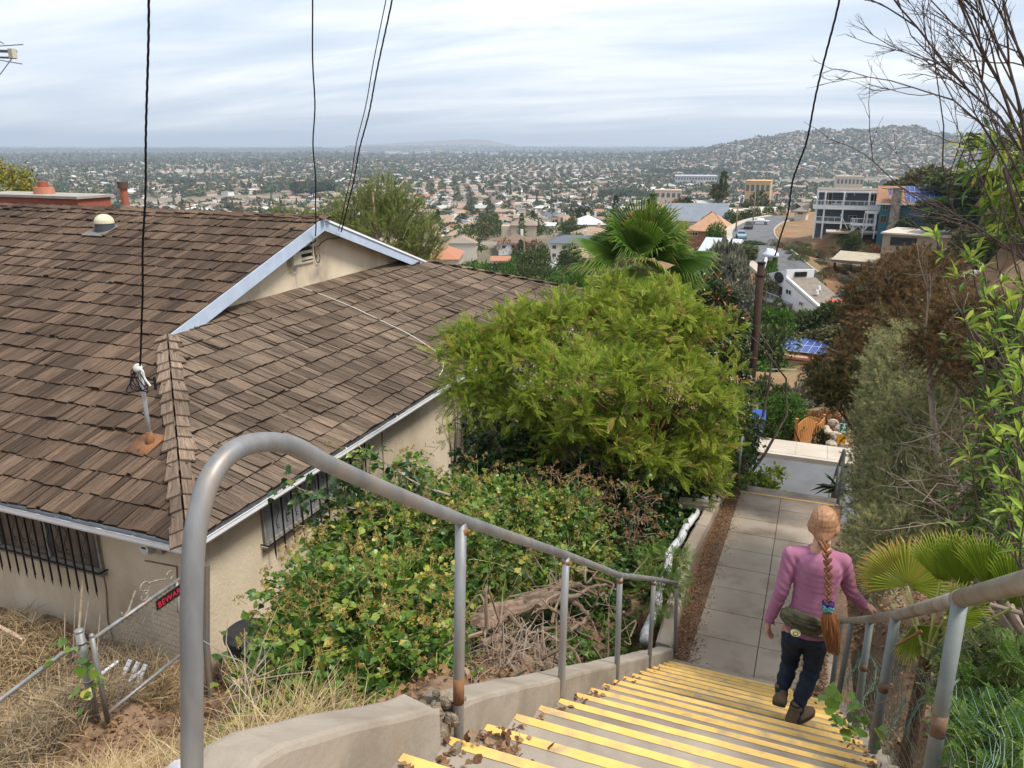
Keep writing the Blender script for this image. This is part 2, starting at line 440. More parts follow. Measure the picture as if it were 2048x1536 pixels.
FARP = [_g(*q) for q in ((1600, 790, 45), (1600, 745, 70), (1640, 730, 80), (1500, 760, 75), (1590, 655, 125), (1700, 650, 94), (1540, 535, 135), (1505, 480, 160), (1500, 454, 185), (1560, 440, 205), (1680, 466, 150), (1770, 500, 140), (1640, 500, 148), (1600, 540, 130),
        (1730, 580, 122), (1860, 575, 110), (1960, 610, 95), (2040, 570, 95), (1800, 700, 65), (1950, 660, 60), (1880, 432, 140), (1960, 392, 130), (2048, 360, 110), (2150, 380, 80), (2200, 500, 40), (1420, 497, 190), (1390, 474, 225), (1440, 550, 150), (1350, 620, 110), (1200, 600, 140), (1060, 568, 235), (900, 562, 240),
        (1180, 548, 215), (1280, 522, 250), (770, 640, 36), (600, 640, 60), (300, 560, 120), (0, 560, 70), (-300, 560, 70), (1000, 700, 60), (700, 500, 280), (1600, 432, 240), (1700, 432, 230), (2300, 330, 150), (1850, 410, 210), (1450, 430, 270), (2100, 390, 250))]
FARP = np.array(FARP + [tuple(p) for p in NEAR if math.hypot(p[0], p[1]) > 18])
def idw(q, pts, z, pw):
    out = np.zeros(len(q))
    for i in range(0, len(q), 20000):
        d2 = ((q[i:i + 20000, None] - pts[None]) ** 2).sum(-1) + 1e-6
        w = d2 ** (-pw / 2); out[i:i + 20000] = (w * z).sum(1) / w.sum(1)
    return out
def lp(x, y):
    r = np.hypot(x, y); return np.stack([np.log(r + 1) * 1.7, np.arctan2(x, y) * 2.6], -1)
def smooth(a, b, x): t = np.clip((x - a) / (b - a), 0, 1); return t * t * (3 - 2 * t)
def undul(x, y):
    return (np.sin(x / 310 + 1.3) * np.cos(y / 420 + .4) + .6 * np.sin(x / 140 + y / 190) + .5 * np.cos(x / 830 - y / 700) * 2)
HILL_PX = np.array([1250, 1380, 1450, 1530, 1600, 1700, 1750, 1820, 1860, 1900, 2048, 2300, 2700])
HILL_PY = np.array([306, 300, 293, 280, 270, 268, 265, 263, 272, 279, 276, 280, 292])
MESA_PX = np.array([560, 700, 760, 850, 900, 940, 975, 1000, 1030, 1200])
MESA_PY = np.array([292, 291, 288, 283, 280.5, 278.5, 280, 286, 290, 292])
def far_z(x, y):
    r = np.hypot(x, y); a = np.arctan2(x, y) + YAW; a = (a + PI) % (2 * PI) - PI
    z = np.interp(r, [200, 250, 400, 650, 1000, 2000, 3200, 4500, 5600, 6400, 7500, 9000, 12000, 16000, 25000], [-33, -37, -52, -63, -70, -77, -77, -72, -66, -95, -95, -80, -62, -52, -60])
    z = z + undul(x, y) * np.interp(r, [200, 700, 3000, 9000], [0, 2.5, 5, 7])
    aa = np.clip(a, -1.3, 1.3); px = 1024 + 1623 * np.tan(aa)
    r0 = 3700; top = (288.2 - np.interp(px, HILL_PX, HILL_PY)) / 1623 * r0
    prof = smooth(1900, r0, r) * (1 - smooth(r0 + 500, r0 + 2500, r)); side = smooth(1180, 1500, px)
    q = (np.sin(a * 190 + r / 260) * 5 + np.sin(a * 71 - r / 150) * 6) * prof
    z = z + (np.maximum(top - z, 0) * prof ** 1.15 + q) * side
    rm = 12500; topm = (288.2 - np.interp(px, MESA_PX, MESA_PY)) / 1623 * rm
    z = np.maximum(z, np.where((r > 11000) & (r < 14500) & (px > 690) & (px < 1030), topm * smooth(11000, rm, r) - 50 * (1 - smooth(11000, rm, r)), -999))
    return z
ROAD_PTS = [_g(1588, 548, 125), _g(1548, 515, 132), _g(1524, 492, 146), _g(1508, 474, 160), _g(1507, 460, 175), _g(1518, 450, 190), _g(1537, 441, 208), _g(1575, 433, 225)]
def spline(P, n=12):
    P = np.array(P); out = []
    Q = np.concatenate([[2 * P[0] - P[1]], P, [2 * P[-1] - P[-2]]])
    for i in range(1, len(Q) - 2):
        for t in np.linspace(0, 1, n, endpoint=False):
            a, b, c, d = Q[i - 1:i + 3]
            out.append(.5 * (2 * b + (c - a) * t + (2 * a - 5 * b + 4 * c - d) * t * t + (3 * b - a - 3 * c + d) * t ** 3))
    out.append(P[-1]); return np.array(out)
ROAD = spline(ROAD_PTS)
def ground(x, y):
    x = np.atleast_1d(np.asarray(x, float)); y = np.atleast_1d(np.asarray(y, float))
    r = np.hypot(x, y)
    zn = idw(np.stack([x, y], 1), NEAR[:, :2], NEAR[:, 2], 3.2)
    zm = idw(lp(x, y), lp(FARP[:, 0], FARP[:, 1]), FARP[:, 2], 3.4)
    z = zn * (1 - smooth(20, 32, r)) + zm * smooth(20, 32, r)
    z = z * (1 - smooth(270, 430, r)) + far_z(x, y) * smooth(270, 430, r)
    z = z + (.05 * np.sin(x * 2.1 + y) + .04 * np.sin(x * 4.3 - y * 3.1)) * smooth(1, 4, r) * (r < 60)
    # cuttings for the stair line, the street, the house and the road
    dw = np.maximum(np.abs(x + .25) - 1.25, 0); inl = (y > -30) & (y < 25)
    k = (1 - smooth(0, .5, dw)) * inl
    z = z * (1 - k) + (sline(y) - .45) * k
    k = (1 - smooth(0, 1.2, np.maximum(np.abs(y - 20.9) - 3.6, 0))) * (np.abs(x) < 60)
    z = z * (1 - k) + (np.minimum(-9.3, -9.3)) * k
    near = (r > 90) & (r < 260)
    if near.any():
        xs = np.stack([x[near], y[near]], 1); d2 = ((xs[:, None] - ROAD[None, :, :2]) ** 2).sum(-1); i = d2.argmin(1); d = np.sqrt(d2.min(1))
        k = 1 - smooth(5.6, 10, d); z[near] = z[near] * (1 - k) + (ROAD[i, 2] - .25) * k
    return z
def gz(x, y): return float(ground(x, y)[0])
# rings about the viewpoint, log-spaced so that the one sheet reaches the horizon
rr_ = np.concatenate([np.linspace(.6, 24, 150), np.geomspace(24.3, 19500, 255)])
aa_ = np.concatenate([np.linspace(-PI, -.95, 30, endpoint=False), np.linspace(-.95, 1.0, 330, endpoint=False), np.linspace(1.0, PI, 30, endpoint=False)])
RR, AA = np.meshgrid(rr_, aa_, indexing='ij')
GX = RR * np.sin(AA - YAW); GY = RR * np.cos(AA - YAW)
GZ = ground(GX.ravel(), GY.ravel())
nr_, na_ = RR.shape
i = np.arange(nr_ - 1)[:, None] * na_; j = np.arange(na_)[None]; j2 = (j + 1) % na_
gf = np.stack([i + j, i + na_ + j, i + na_ + j2, i + j2], -1).reshape(-1, 4)
gm = MB(); gv = np.stack([GX.ravel(), GY.ravel(), GZ], 1)
gc = gv[gf].mean(1); gr = np.hypot(gc[:, 0], gc[:, 1])
dr = np.sqrt(((gc[:, None, :2] - ROAD[None, ::6, :2]) ** 2).sum(-1).min(1))
ga = np.arctan2(gc[:, 0], gc[:, 1]) + YAW; mi = np.where((gr > 300) | ((ga < .17) & (gr > 60)), 2, np.where(gr > 24, 1, 0))
gm.add(gv, gf, mi, rs.rand(len(gf)))
gm.add(np.concatenate([gv[:na_], [[0, 0, -1.9]]]), np.stack([np.full(na_, na_), np.arange(na_), (np.arange(na_) + 1) % na_], 1), 0)
M_SOIL = mat('soil', (.17, .105, .065), .95, (.30, .20, .125), 3.5, bump=.7, bscale=14, col3=(.10, .075, .05), scale3=1.2, bdist=.04)
M_SLOPE = mat('dry slope', (.21, .115, .06), .95, (.29, .185, .10), .25, 8, bump=.8, bscale=1.5, col3=(.13, .13, .055), scale3=.12, bdist=.3)
M_PLAIN = mat('valley ground', (.13, .12, .075), .95, (.24, .185, .13), .012, 9, col3=(.30, .26, .21), scale3=.03)
tag(gm.build('ground', [M_SOIL, M_SLOPE, M_PLAIN], smooth=True), kind='structure')

# ---- materials of the built things
M_CONC = mat('old concrete', (.40, .335, .265), .9, (.29, .235, .18), 2.2, 9, bump=.35, bscale=60, col3=(.20, .155, .115), scale3=.9, bdist=.004)
M_TREAD = mat('worn tread concrete', (.36, .31, .255), .9, (.26, .22, .18), 3.0, 9, bump=.4, bscale=90, col3=(.19, .155, .12), scale3=1.6, bdist=.004)
M_YEL = mat('yellow nosing paint', (.78, .50, .15), .7, (.70, .43, .12), 9, 8, bump=.25, bscale=80, col3=(.36, .29, .19), scale3=7, bdist=.003)
M_GALV = mat('galvanised pipe', (.30, .31, .315), .5, (.19, .19, .19), 9, 9, bump=.3, bscale=70, metal=.4, col3=(.33, .27, .215), scale3=7, stretch=(1, 1, .25), bdist=.002)
M_RUST = mat('rust', (.17, .075, .035), .85, (.27, .13, .06), 30, bump=.3, bscale=90, bdist=.002)
M_RAILTOP = mat('weathered rail paint', (.26, .215, .165), .5, (.36, .33, .28), 5, 8, bump=.2, bscale=50, metal=.3, col3=(.19, .125, .08), scale3=4, bdist=.002)
M_WHITEP = mat('white plastic pipe', (.68, .70, .74), .45, (.60, .61, .64), 3, col3=(.30, .24, .17), scale3=5)
M_BLACKC = mat('black cable', (.008, .008, .012), .6)
# ================================================================ STAIRS
st = MB(); WL, WR = -1.10, .66; NS = 18
def step_s(i): return 7.68 - .346 * i          # i = 0 is the lowest tread edge
prof = [(-6.0, -1.72 + 0.0)]
ztop = nosing_z(step_s(NS))
prof = [(-6.0, ztop)]
for i in range(NS, -1, -1):
    s_, z_ = step_s(i), nosing_z(step_s(i))
    prof += [(s_, z_), (s_ - .015, z_ - .21)] if i else [(s_, z_), (s_ - .012, z_ - .2)]
prof += [(8.02, nosing_z(7.68) - .205)]
pl_ = [(s, z) for s, z in prof] + [(8.02, -7.0), (-6, -4.0)]
stairs = thing('concrete_staircase', 'steep flight of concrete steps with bright yellow painted edges', 'stairs', (0, 4.5, -3.7))
# treads and risers as separate quads so that each keeps its own tint
st.prism([(WL - .1, s, z) for s, z in pl_], (WR - WL + .2, 0, 0), 0, .5)
st.build('steps', M_TREAD, stairs)
for i in range(NS, -1, -1):
    s_, z_ = step_s(i), nosing_z(step_s(i)); n = 44; m_ = MB()
    x = np.linspace(WL + .005, WR - .02, n); wd = .043 + rs.normal(size=n).cumsum() * .0007 - np.linspace(0, .0, n)
    wd = np.clip(wd, .034, .053); wd[0] -= .012; wd[-1] -= .02
    v = np.concatenate([np.stack([x, np.full(n, s_ + .004), np.full(n, z_ - .028 - rs.rand(n) * .006)], 1), np.stack([x, np.full(n, s_ + .004), np.full(n, z_ + .004)], 1), np.stack([x, s_ - wd, np.full(n, z_ + .004)], 1)])
    k = np.arange(n - 1); f = np.concatenate([np.stack([k, k + 1, k + n + 1, k + n], 1), np.stack([k + n, k + n + 1, k + 2 * n + 1, k + 2 * n], 1)])
    m_.add(v, f, 0, .5); m_.build('edge_stripe', M_YEL, stairs)
# ---- low side wall, cracked near the top
def curb_profile(s, top):               # rounded cross-section at w
    return [(-1.10, s, top - 1.2), (-1.10, s, top - .022), (-1.106, s, top - .006), (-1.122, s, top), (-1.245, s, top - .006), (-1.268, s, top - .014), (-1.275, s, top - .04), (-1.28, s, top - 1.2)]
def curb(mb, ss, tops, broken0=False, broken1=False):
    n = 8; V = []
    for q, (s, t) in enumerate(zip(ss, tops)):
        p = np.array(curb_profile(s, t)); e = (q == 0 and broken0) or (q == len(ss) - 1 and broken1)
        if e: p[:, 1] += rs.normal(size=n) * .018
        p[1:7, 2] += .004 * math.sin(s * 5) + .003 * math.sin(s * 13); V.append(p)
    V = np.concatenate(V); i = np.arange(len(ss) - 1)[:, None] * n; j = np.arange(n - 1)[None]
    f = np.stack([i + j, i + j + 1, i + n + j + 1, i + n + j], -1).reshape(-1, 4)
    mb.add(V, [q for q in f] + [np.arange(n)[::-1], np.arange(n) + (len(ss) - 1) * n], 0, .5)
M_CURB = mat('curb concrete', (.37, .32, .26), .9, (.28, .235, .185), 2.6, 9, bump=.6, bscale=45, col3=(.22, .175, .13), scale3=1.6, bdist=.006)
cw = MB()
curb(cw, np.linspace(1.08, 2.09, 12), nosing_z(np.linspace(1.08, 2.09, 12)) + np.interp(np.linspace(1.08, 2.09, 12), [1.08, 1.2, 2.09], [.04, .15, .15]), False, True)
curb(cw, np.linspace(2.23, 8.05, 40), nosing_z(np.linspace(2.23, 8.05, 40)) + .15 - .01 * np.sin(np.linspace(0, 3, 40)), True, False)
low = MB()
for k in range(50):
    c = np.array((-1.19 + rs.normal() * .05, 2.16 + rs.uniform(-.08, .08), nosing_z(2.16) + .09 + rs.uniform(-.2, .02))); low.ell(c, rs.uniform(.012, .035, 3), 6, 4)
low.bx(-1.268, -1.108, 2.0, 2.32, -3.1, nosing_z(2.2) + .085)
sw = thing('low_stair_wall', 'low rounded concrete wall beside the yellow-edged steps, broken through near its top end', 'wall', (-1.2, 5, -4))
cw.build('wall_segments', M_CURB, sw); low.build('broken_gap', mat('broken concrete', (.33, .27, .2), .95, (.2, .15, .1), 20, bump=1, bscale=60, bdist=.02), sw)
# ================================================================ WALK with joints
wk = MB(); J = np.linspace(8.03, 14.82, 10); xs = [-.94, -.17, .72]
for a, b in zip(J[:-1], J[1:]):
    for x0, x1 in zip(xs[:-1], xs[1:]):
        g = .006; z0, z1 = walk_z(a), walk_z(b); dz = rs.uniform(-.003, .003)
        v = [(x0 + g, a + g, z0 + dz), (x1 - g, a + g, z0 + dz), (x1 - g, b - g, z1 + dz), (x0 + g, b - g, z1 + dz)]
        wk.prism(v, (0, 0, -.3), 0, rs.rand())
wk.add([(-1.3, 7.9, walk_z(7.9) - .014), (.9, 7.9, walk_z(7.9) - .014), (.9, 14.8, walk_z(14.8) - .014), (-1.3, 14.8, walk_z(14.8) - .014)], np.array([[0, 1, 2, 3]]), 1)
M_WALK = mat('walk concrete', (.37, .31, .245), .9, (.31, .25, .195), 1.3, 9, bump=.25, bscale=70, col3=(.22, .16, .11), scale3=1.7, rnd=.06, bdist=.003)
M_DIRT = mat('joint dirt', (.12, .07, .045), .95, (.22, .14, .09), 20, bump=.6, bscale=60)
tag(wk.build('path', [M_WALK, M_DIRT]), kind='structure')
# kerb of the walk on the left (old concrete, tilting)
kb = MB(); ss = np.linspace(8.1, 15.0, 34)
for a, b in ((8.1, 12.2), (12.22, 13.55), (13.57, 15.0)):
    ss = np.linspace(a, b, 14); V = []
    for s in ss:
        w0 = np.interp(s, [8.1, 11, 15], [-1.12, -1.30, -1.16]); z = walk_z(s)
        V.append([(w0, s, z - .2), (w0 - .012, s, z + .13), (w0 - .03, s, z + .16), (w0 - .17, s, z + .165), (w0 - .2, s, z + .14), (w0 - .22, s, z - .3)])
    V = np.array(V).reshape(-1, 3) + rs.normal(size=(84, 3)) * .004
    i = np.arange(13)[:, None] * 6; j = np.arange(5)[None]
    f = np.stack([i + j, i + j + 1, i + 7 + j, i + 6 + j], -1).reshape(-1, 4)
    kb.add(V, [q for q in f] + [np.arange(6)[::-1], np.arange(6) + 78], 0)
kb.box((-1.62, 13.2, walk_z(13.2) + .16), (.55, .28, .10), Matrix.Rotation(.1, 3, 'Z'))
tag(kb.build('concrete_kerb', M_CONC), 'old grey concrete kerb along the left of the walk with a slab laid across it', 'kerb')
# leaf litter strip and dirt on the walk edges
lit = MB()
def litter(mb, n, fx, T=T_DIA, size=.035, mi=0, flat=.35):
    P = fx(n); d = rs.normal(size=(n, 3)); d[:, 2] *= flat
    up = np.tile((0, 0, 1.), (n, 1)) + rs.normal(size=(n, 3)) * .35
    mb.inst(T, P, frames(d, up), size * rs.uniform(.4, 1.3, n), mi)
def _e(n):
    s = rs.uniform(8.05, 14.7, n); w = -1.10 - .1 * np.sin((s - 8) / 7 * PI) + np.abs(rs.normal(size=n)) * .13
    return np.stack([w, s, walk_z(s) + .004 + rs.rand(n) * .03 * np.exp(-(w + 1.15) * 4)], 1)
litter(lit, 6000, _e, size=.030)
def _e2(n):
    s = rs.uniform(7.4, 9.5, n); w = .62 - np.abs(rs.normal(size=n)) * .18
    return np.stack([w, s, np.where(s > 7.7, walk_z(s), nosing_z(s)) + .01 + rs.rand(n) * .03], 1)
litter(lit, 3200, _e2, size=.032)
def _e3(n):
    s = 7.68 - .346 * rs.randint(0, 18, n) - .02 - np.abs(rs.normal(size=n)) * .06 - .15 * rs.rand(n); i = np.ceil((7.68 - s) / .346) ; w = np.where(rs.rand(n) < .35, WL + .01 + np.abs(rs.normal(size=n)) * .05, WR - np.abs(rs.normal(size=n)) * .09)
    zt = nosing_z(7.68 - .346 * np.floor((7.68 - s) / .346))
    return np.stack([w, s, zt + .006 + rs.rand(n) * .02], 1)
litter(lit, 1500, _e3, size=.035)
def _e4(n):
    s = 2.3 + rs.normal(size=n) * .13; w = -1.02 + np.abs(rs.normal(size=n)) * .08; zt = nosing_z(7.68 - .346 * np.floor((7.68 - s) / .346))
    return np.stack([w, s, zt + .01 + rs.rand(n) * .06 * np.exp(-(w + 1) * 8)], 1)
litter(lit, 90, _e4, T_IVY, .036, flat=.8)
M_LITTER = leafmat('dry leaf litter', [(.09, .045, .025), (.17, .09, .045), (.26, .15, .08), (.36, .23, .13)], .1, .9)
tag(lit.build('leaf_litter', M_LITTER), kind='stuff')
# ================================================================ LOWER FLIGHT, STREET, FAR PAVEMENT
lf = MB()
for k in range(12):
    s0 = 14.83 + k * .32; z = walk_z(14.82) - .004 - k * .205
    lf.bx(-1.15, .95, s0, s0 + .34, z - .6, z)
lfo = thing('lower_steps', 'lower concrete steps dropping away to the street past the walk', 'stairs', (0, 16, -7.5))
lf.build('steps', M_TREAD, lfo)
e = MB(); e.box((-.08, 14.80, walk_z(14.8) + .004), (1.75, .045, .012)); e.build('edge_stripe', M_YEL, lfo)
M_ASPH = mat('street asphalt', (.115, .118, .125), .9, (.15, .152, .158), 1.5, 9, bump=.3, bscale=80, col3=(.085, .085, .09), scale3=.4, bdist=.005)
sm = MB(); sm.add([(-60, 18.4, -9.15), (60, 18.4, -9.15), (60, 23.25, -9.12), (-60, 23.25, -9.12)], np.array([[0, 1, 2, 3]]))
tag(sm.build('street', M_ASPH), kind='structure')
pv = MB(); M_PAVE = mat('far pavement', (.50, .44, .36), .9, (.42, .365, .30), 1.2, 8, bump=.2, bscale=50, rnd=.05, bdist=.003)
for k in range(-24, 24):
    pv.bx(k * .9 + .004, k * .9 + .896, 23.42, 24.55, -9.4, -8.98)
pv.bx(-22, 22, 23.25, 23.415, -9.4, -8.985)
tag(pv.build('pavement', M_PAVE), kind='structure')
# winding road beyond
def ribbon(P, hw, dz=0.0, lift=0.0):
    d = np.gradient(P[:, :2], axis=0); d = nrm(d); nx = np.stack([d[:, 1], -d[:, 0]], 1)
    L = P.copy(); Rr = P.copy(); L[:, :2] -= nx * hw; Rr[:, :2] += nx * hw; L[:, 2] += lift; Rr[:, 2] += lift
    return L, Rr, nx
L_, R_, nx_ = ribbon(ROAD, 4.3); n = len(ROAD); rd = MB(); k = np.arange(n - 1)
rd.add(np.concatenate([L_, R_]), np.stack([k, k + n, k + n + 1, k + 1], 1))
tag(rd.build('road', M_ASPH), kind='structure')
for side, w1 in ((1, 4.55), (-1, 4.55)):
    kb = MB(); a = ROAD.copy(); a[:, :2] += nx_ * side * 4.3; b = ROAD.copy(); b[:, :2] += nx_ * side * (w1 if side > 0 else 6.0)
    top = np.concatenate([a + (0, 0, .14), b + (0, 0, .14), a - (0, 0, .2), b - (0, 0, .4)])
    f = np.concatenate([np.stack([k, k + n, k + n + 1, k + 1], 1), np.stack([k + 2 * n, k, k + 1, k + 2 * n + 1], 1), np.stack([k + n, k + 3 * n, k + 3 * n + 1, k + n + 1], 1)])
    kb.add(top, f); tag(kb.build('road_edge', mat('far kerb', (.48, .42, .34), .9, (.38, .33, .27), 2)), kind='structure')
# ================================================================ WHITE DRAIN PIPE
wp = MB(); ss = np.linspace(1.2, 8.0, 30)
P = np.stack([-1.40 - .02 * np.sin(ss * 2), ss, nosing_z(ss) - .075 + .015 * np.sin(ss * 3) + np.where(ss > 6.6, (ss - 6.6) * .03, 0)], 1)
wp.tube(P, .072, 14)
for s in (2.9, 5.6, 7.0):
    i = np.abs(ss - s).argmin(); wp.tube(P[i:i + 2], .078, 14)
tag(wp.build('drain_pipe', M_WHITEP, smooth=True), 'smooth white drain pipe lying behind the low stair wall', 'pipe')
wp = MB(); ss = np.linspace(8.2, 14.9, 40)
P = np.stack([np.interp(ss, [8.2, 11, 15], [-1.47, -1.66, -1.48]) + .02 * np.sin(ss * 5), ss, walk_z(ss) + .075 + .015 * np.sin(ss * 4)], 1)
wp.tube(P - (0, 0, .02), .066 + .006 * np.sin(np.arange(40) * 2.1), 12)
tag(wp.build('drain_pipe', M_WHITEP, smooth=True), 'white drain pipe half buried in dry leaves outside the walk kerb', 'pipe')
# ================================================================ HANDRAILS
def arc(c, a, b, n, r, t0, t1):
    t = np.linspace(t0, t1, n); return [np.array(c) + np.array(a) * r * math.cos(q) + np.array(b) * r * math.sin(q) for q in t]
hr = thing('handrail', 'grey galvanised pipe handrail with an arched top end, left of the steps', 'handrail', (-1.1, 4.5, -3.5))
p_top = [at_w(922, 1040, -1.1), at_w(1132, 1110, -1.1), at_w(1240, 1151, -1.1), at_w(1308, 1158, -1.1), at_w(1353, 1166, -1.1)]
p_bot = [at_w(916, 1480, -1.1), at_w(1121, 1412, -1.1), at_w(1233, 1366, -1.1), at_w(1298, 1337, -1.1), at_w(1350, 1318, -1.1)]
arch = [at_w(x, y, -1.1) for x, y in ((384, 1640), (384, 1536), (384, 1400), (383, 1250), (386, 1120), (397, 1030), (424, 950), (470, 900), (530, 884), (590, 893), (650, 925), (760, 974))]
line = spline(np.array(arch + p_top[:1]), 6)
full = np.concatenate([line, np.array(p_top[1:])])
tb = MB(); pts = [full[0]]
for a, b in zip(full[:-1], full[1:]): pts += [b]
tb.tube(np.array(pts), .0225, 20); tb.build('rail', M_GALV, hr, smooth=True)
for a, b in zip(p_top, p_bot):
    m_ = MB(); m_.tube([b + (0, 0, -.05), b, b * .55 + a * .45, a], .0212, 16, mi=0)
    zz = b * .82 + a * .18; zt = b * .70 + a * .30
    po = m_.build('post', [M_GALV, M_RUST], hr, smooth=True)
    c = MB(); c.tube([zz, zt] if a is p_top[0] else [b * .985 + a * .015, b * .96 + a * .04], .0218, 14); c.build('rust_band', M_RUST, po, smooth=True); c = MB(); c.tube([a - (0, 0, .055), a - (0, 0, .030)], .0232, 14)
    c.build('rust_band', M_RUST, po, smooth=True)
hr2 = thing('handrail', 'thick brownish pipe handrail on the right that the woman holds', 'handrail', (.62, 4.5, -3.3))
WRR = .66
q_top = [at_w(x, y, WRR) for x, y in ((1921, 1197), (1792, 1231), (1741, 1239), (1704, 1241), (1682, 1241))]
q_bot = [at_w(x, y, WRR) for x, y in ((1858, 1560), (1738, 1545), (1710, 1455), (1670, 1428), (1661, 1393))]
t0 = at_w(2055, 1163, WRR)
t00 = t0 + (t0 - q_top[0]) * 1.1
m_ = MB(); m_.tube([t00, t0, q_top[0]], .034, 18); m_.tube(q_top, .0315, 18); m_.tube([q_top[0] + nrm(t0 - q_top[0]) * .03, q_top[0] - nrm(t0 - q_top[0]) * .035], .036, 18)
m_.build('rail', M_RAILTOP, hr2, smooth=True)
M_GPOST = mat('green-grey pipe', (.235, .25, .235), .55, (.17, .20, .195), 8, 8, bump=.2, bscale=40, metal=.3, col3=(.25, .20, .14), scale3=4, bdist=.002)
for k, (a, b) in enumerate(zip(q_top, q_bot)):
    m_ = MB(); bb = b + (b - a) * (.12 if k else .4); m_.tube([bb, b * .5 + a * .5, a], .030 if k < 2 else .027, 16)
    po = m_.build('post', M_GPOST, hr2, smooth=True)
    if k < 3:
        c = MB(); c.tube([b * .74 + a * .26, b * .62 + a * .38] if k == 0 else [b * .46 + a * .54, b * .40 + a * .60], .0306 if k < 2 else .0276, 14); c.build('rust_band', mat('faded rust', (.17, .09, .05), .85, (.20, .15, .11), 20), po, smooth=True)
# wire netting outside the right rail (diamond mesh of crumpled wire)
def netting(P, U, W, nu, nv, wob, r, mb):
    """woven diamonds over the parallelogram P + a*U + b*W"""
    P, U, W = map(lambda q: np.array(q, float), (P, U, W)); a = []; b = []
    for i in range(nu):
        for j in range(nv):
            for d in (0, 1):
                a.append(((i + d) / nu, j / nv)); b.append(((i + 1 - d) / nu, (j + 1) / nv))
    a = np.array(a); b = np.array(b)
    def pos(q):
        o = P + q[:, :1] * U + q[:, 1:] * W
        return o + wob * np.stack([np.sin(q[:, 0] * 23 + q[:, 1] * 9) + .5 * np.sin(q[:, 0] * 57 + 3), .6 * np.sin(q[:, 1] * 17 + q[:, 0] * 31), .7 * np.sin(q[:, 0] * 41 - q[:, 1] * 13)], 1)
    sticks(mb, pos(a), pos(b), r)
nm = MB(); netting((WRR + .07, 2.3, -2.28), (0, 5.6, -3.56), (.0, 0, .72), 66, 10, .034, .0016, nm)
M_NET = mat('green plastic-coated wire', (.09, .19, .15), .6, (.17, .22, .17), 6)
tag(nm.build('wire_netting', M_NET), 'crumpled green wire netting behind the right handrail', 'netting')
# handrails of the lower flight
for (pts, lab) in ((((1484, 893), (1503, 925), (1514, 990)), 'short grey pipe rail at the top of the lower steps, left side'), (((1679, 915), (1668, 940), (1655, 1010)), 'dark pipe rail at the top of the lower steps, right side')):
    left = pts[0][0] < 1600; w0 = -1.02 if left else .86
    ob = thing('lower_handrail', lab, 'handrail', (w0, 16, -7))
    ztop = walk_z(14.8) + 1.02; r_ = MB()
    r_.tube([(w0, 14.95, ztop - .06), (w0, 15.05, ztop), (w0, 15.2, ztop - .02), (w0, 18.6, ztop - 2.35)], .03, 12); r_.build('rail', M_GPOST, ob, smooth=True)
    for k in range(4):
        s = 14.95 + k * 1.15; zt = ztop - max(0, (s - 15.1)) * .67 - .02; m_ = MB(); m_.tube([(w0, s, zt - 1.05 if k else walk_z(14.8) - .1), (w0, s, zt)], .028, 12); m_.build('post', M_GPOST, ob, smooth=True)
nm = MB(); netting((.95, 14.9, -6.6), (0, 3.6, -2.3), (0, 0, .95), 40, 12, .02, .004, nm)
tag(nm.build('wire_netting', M_NET), 'green netting fixed along the lower steps above the street', 'netting')
# ================================================================ THE HOUSE
M_STUCCO = mat('cream stucco', (.67, .58, .44), .95, (.55, .46, .335), .9, 10, bump=.9, bscale=28, col3=(.40, .32, .23), scale3=.8, bdist=.016, stretch=(1, 1, .55))
M_TRIMB = mat('pale blue trim', (.44, .52, .64), .7, (.38, .45, .56), 3, bump=.1, bscale=20)
M_GUT = mat('white gutter', (.84, .86, .88), .45, (.74, .76, .78), 3)
M_FASCIA = mat('weathered fascia', (.23, .17, .135), .9, (.16, .12, .10), 4, stretch=(1, .2, 1), bump=.3)
M_IRON = mat('black wrought iron', (.010, .010, .012), .55)
M_GLASS = mat('dark window glass', (.06, .055, .05), .15, (.11, .10, .09), 1.5, spec=.5)
M_SCREEN = mat('grey insect screen', (.22, .235, .25), .5, (.28, .29, .30), 2)
def sooty(base, pt, rad):
    m = base.copy(); n = m.node_tree.nodes; l = m.node_tree.links; b = [x for x in n if x.type == 'BSDF_PRINCIPLED'][0]; src = b.inputs['Base Color'].links[0].from_socket
    t = n.new('ShaderNodeTexCoord'); d = n.new('ShaderNodeVectorMath'); d.operation = 'DISTANCE'; d.inputs[1].default_value = pt; nz = n.new('ShaderNodeTexNoise'); nz.inputs['Scale'].default_value = 2.5
    l.new(t.outputs['Object'], d.inputs[0]); l.new(t.outputs['Object'], nz.inputs['Vector']); ad = n.new('ShaderNodeMath'); ad.operation = 'ADD'; l.new(d.outputs['Value'], ad.inputs[0]); l.new(nz.outputs['Fac'], ad.inputs[1])
    mr = n.new('ShaderNodeMapRange'); mr.inputs[1].default_value = rad + .1; mr.inputs[2].default_value = rad + .75; mr.inputs[3].default_value = .8; mr.inputs[4].default_value = 0; l.new(ad.outputs[0], mr.inputs[0])
    mx = n.new('ShaderNodeMix'); mx.data_type = 'RGBA'; l.new(mr.outputs[0], mx.inputs[0]); l.new(src, mx.inputs[6]); mx.inputs[7].default_value = (.10, .10, .12, 1); l.new(mx.outputs[2], b.inputs['Base Color']); return m
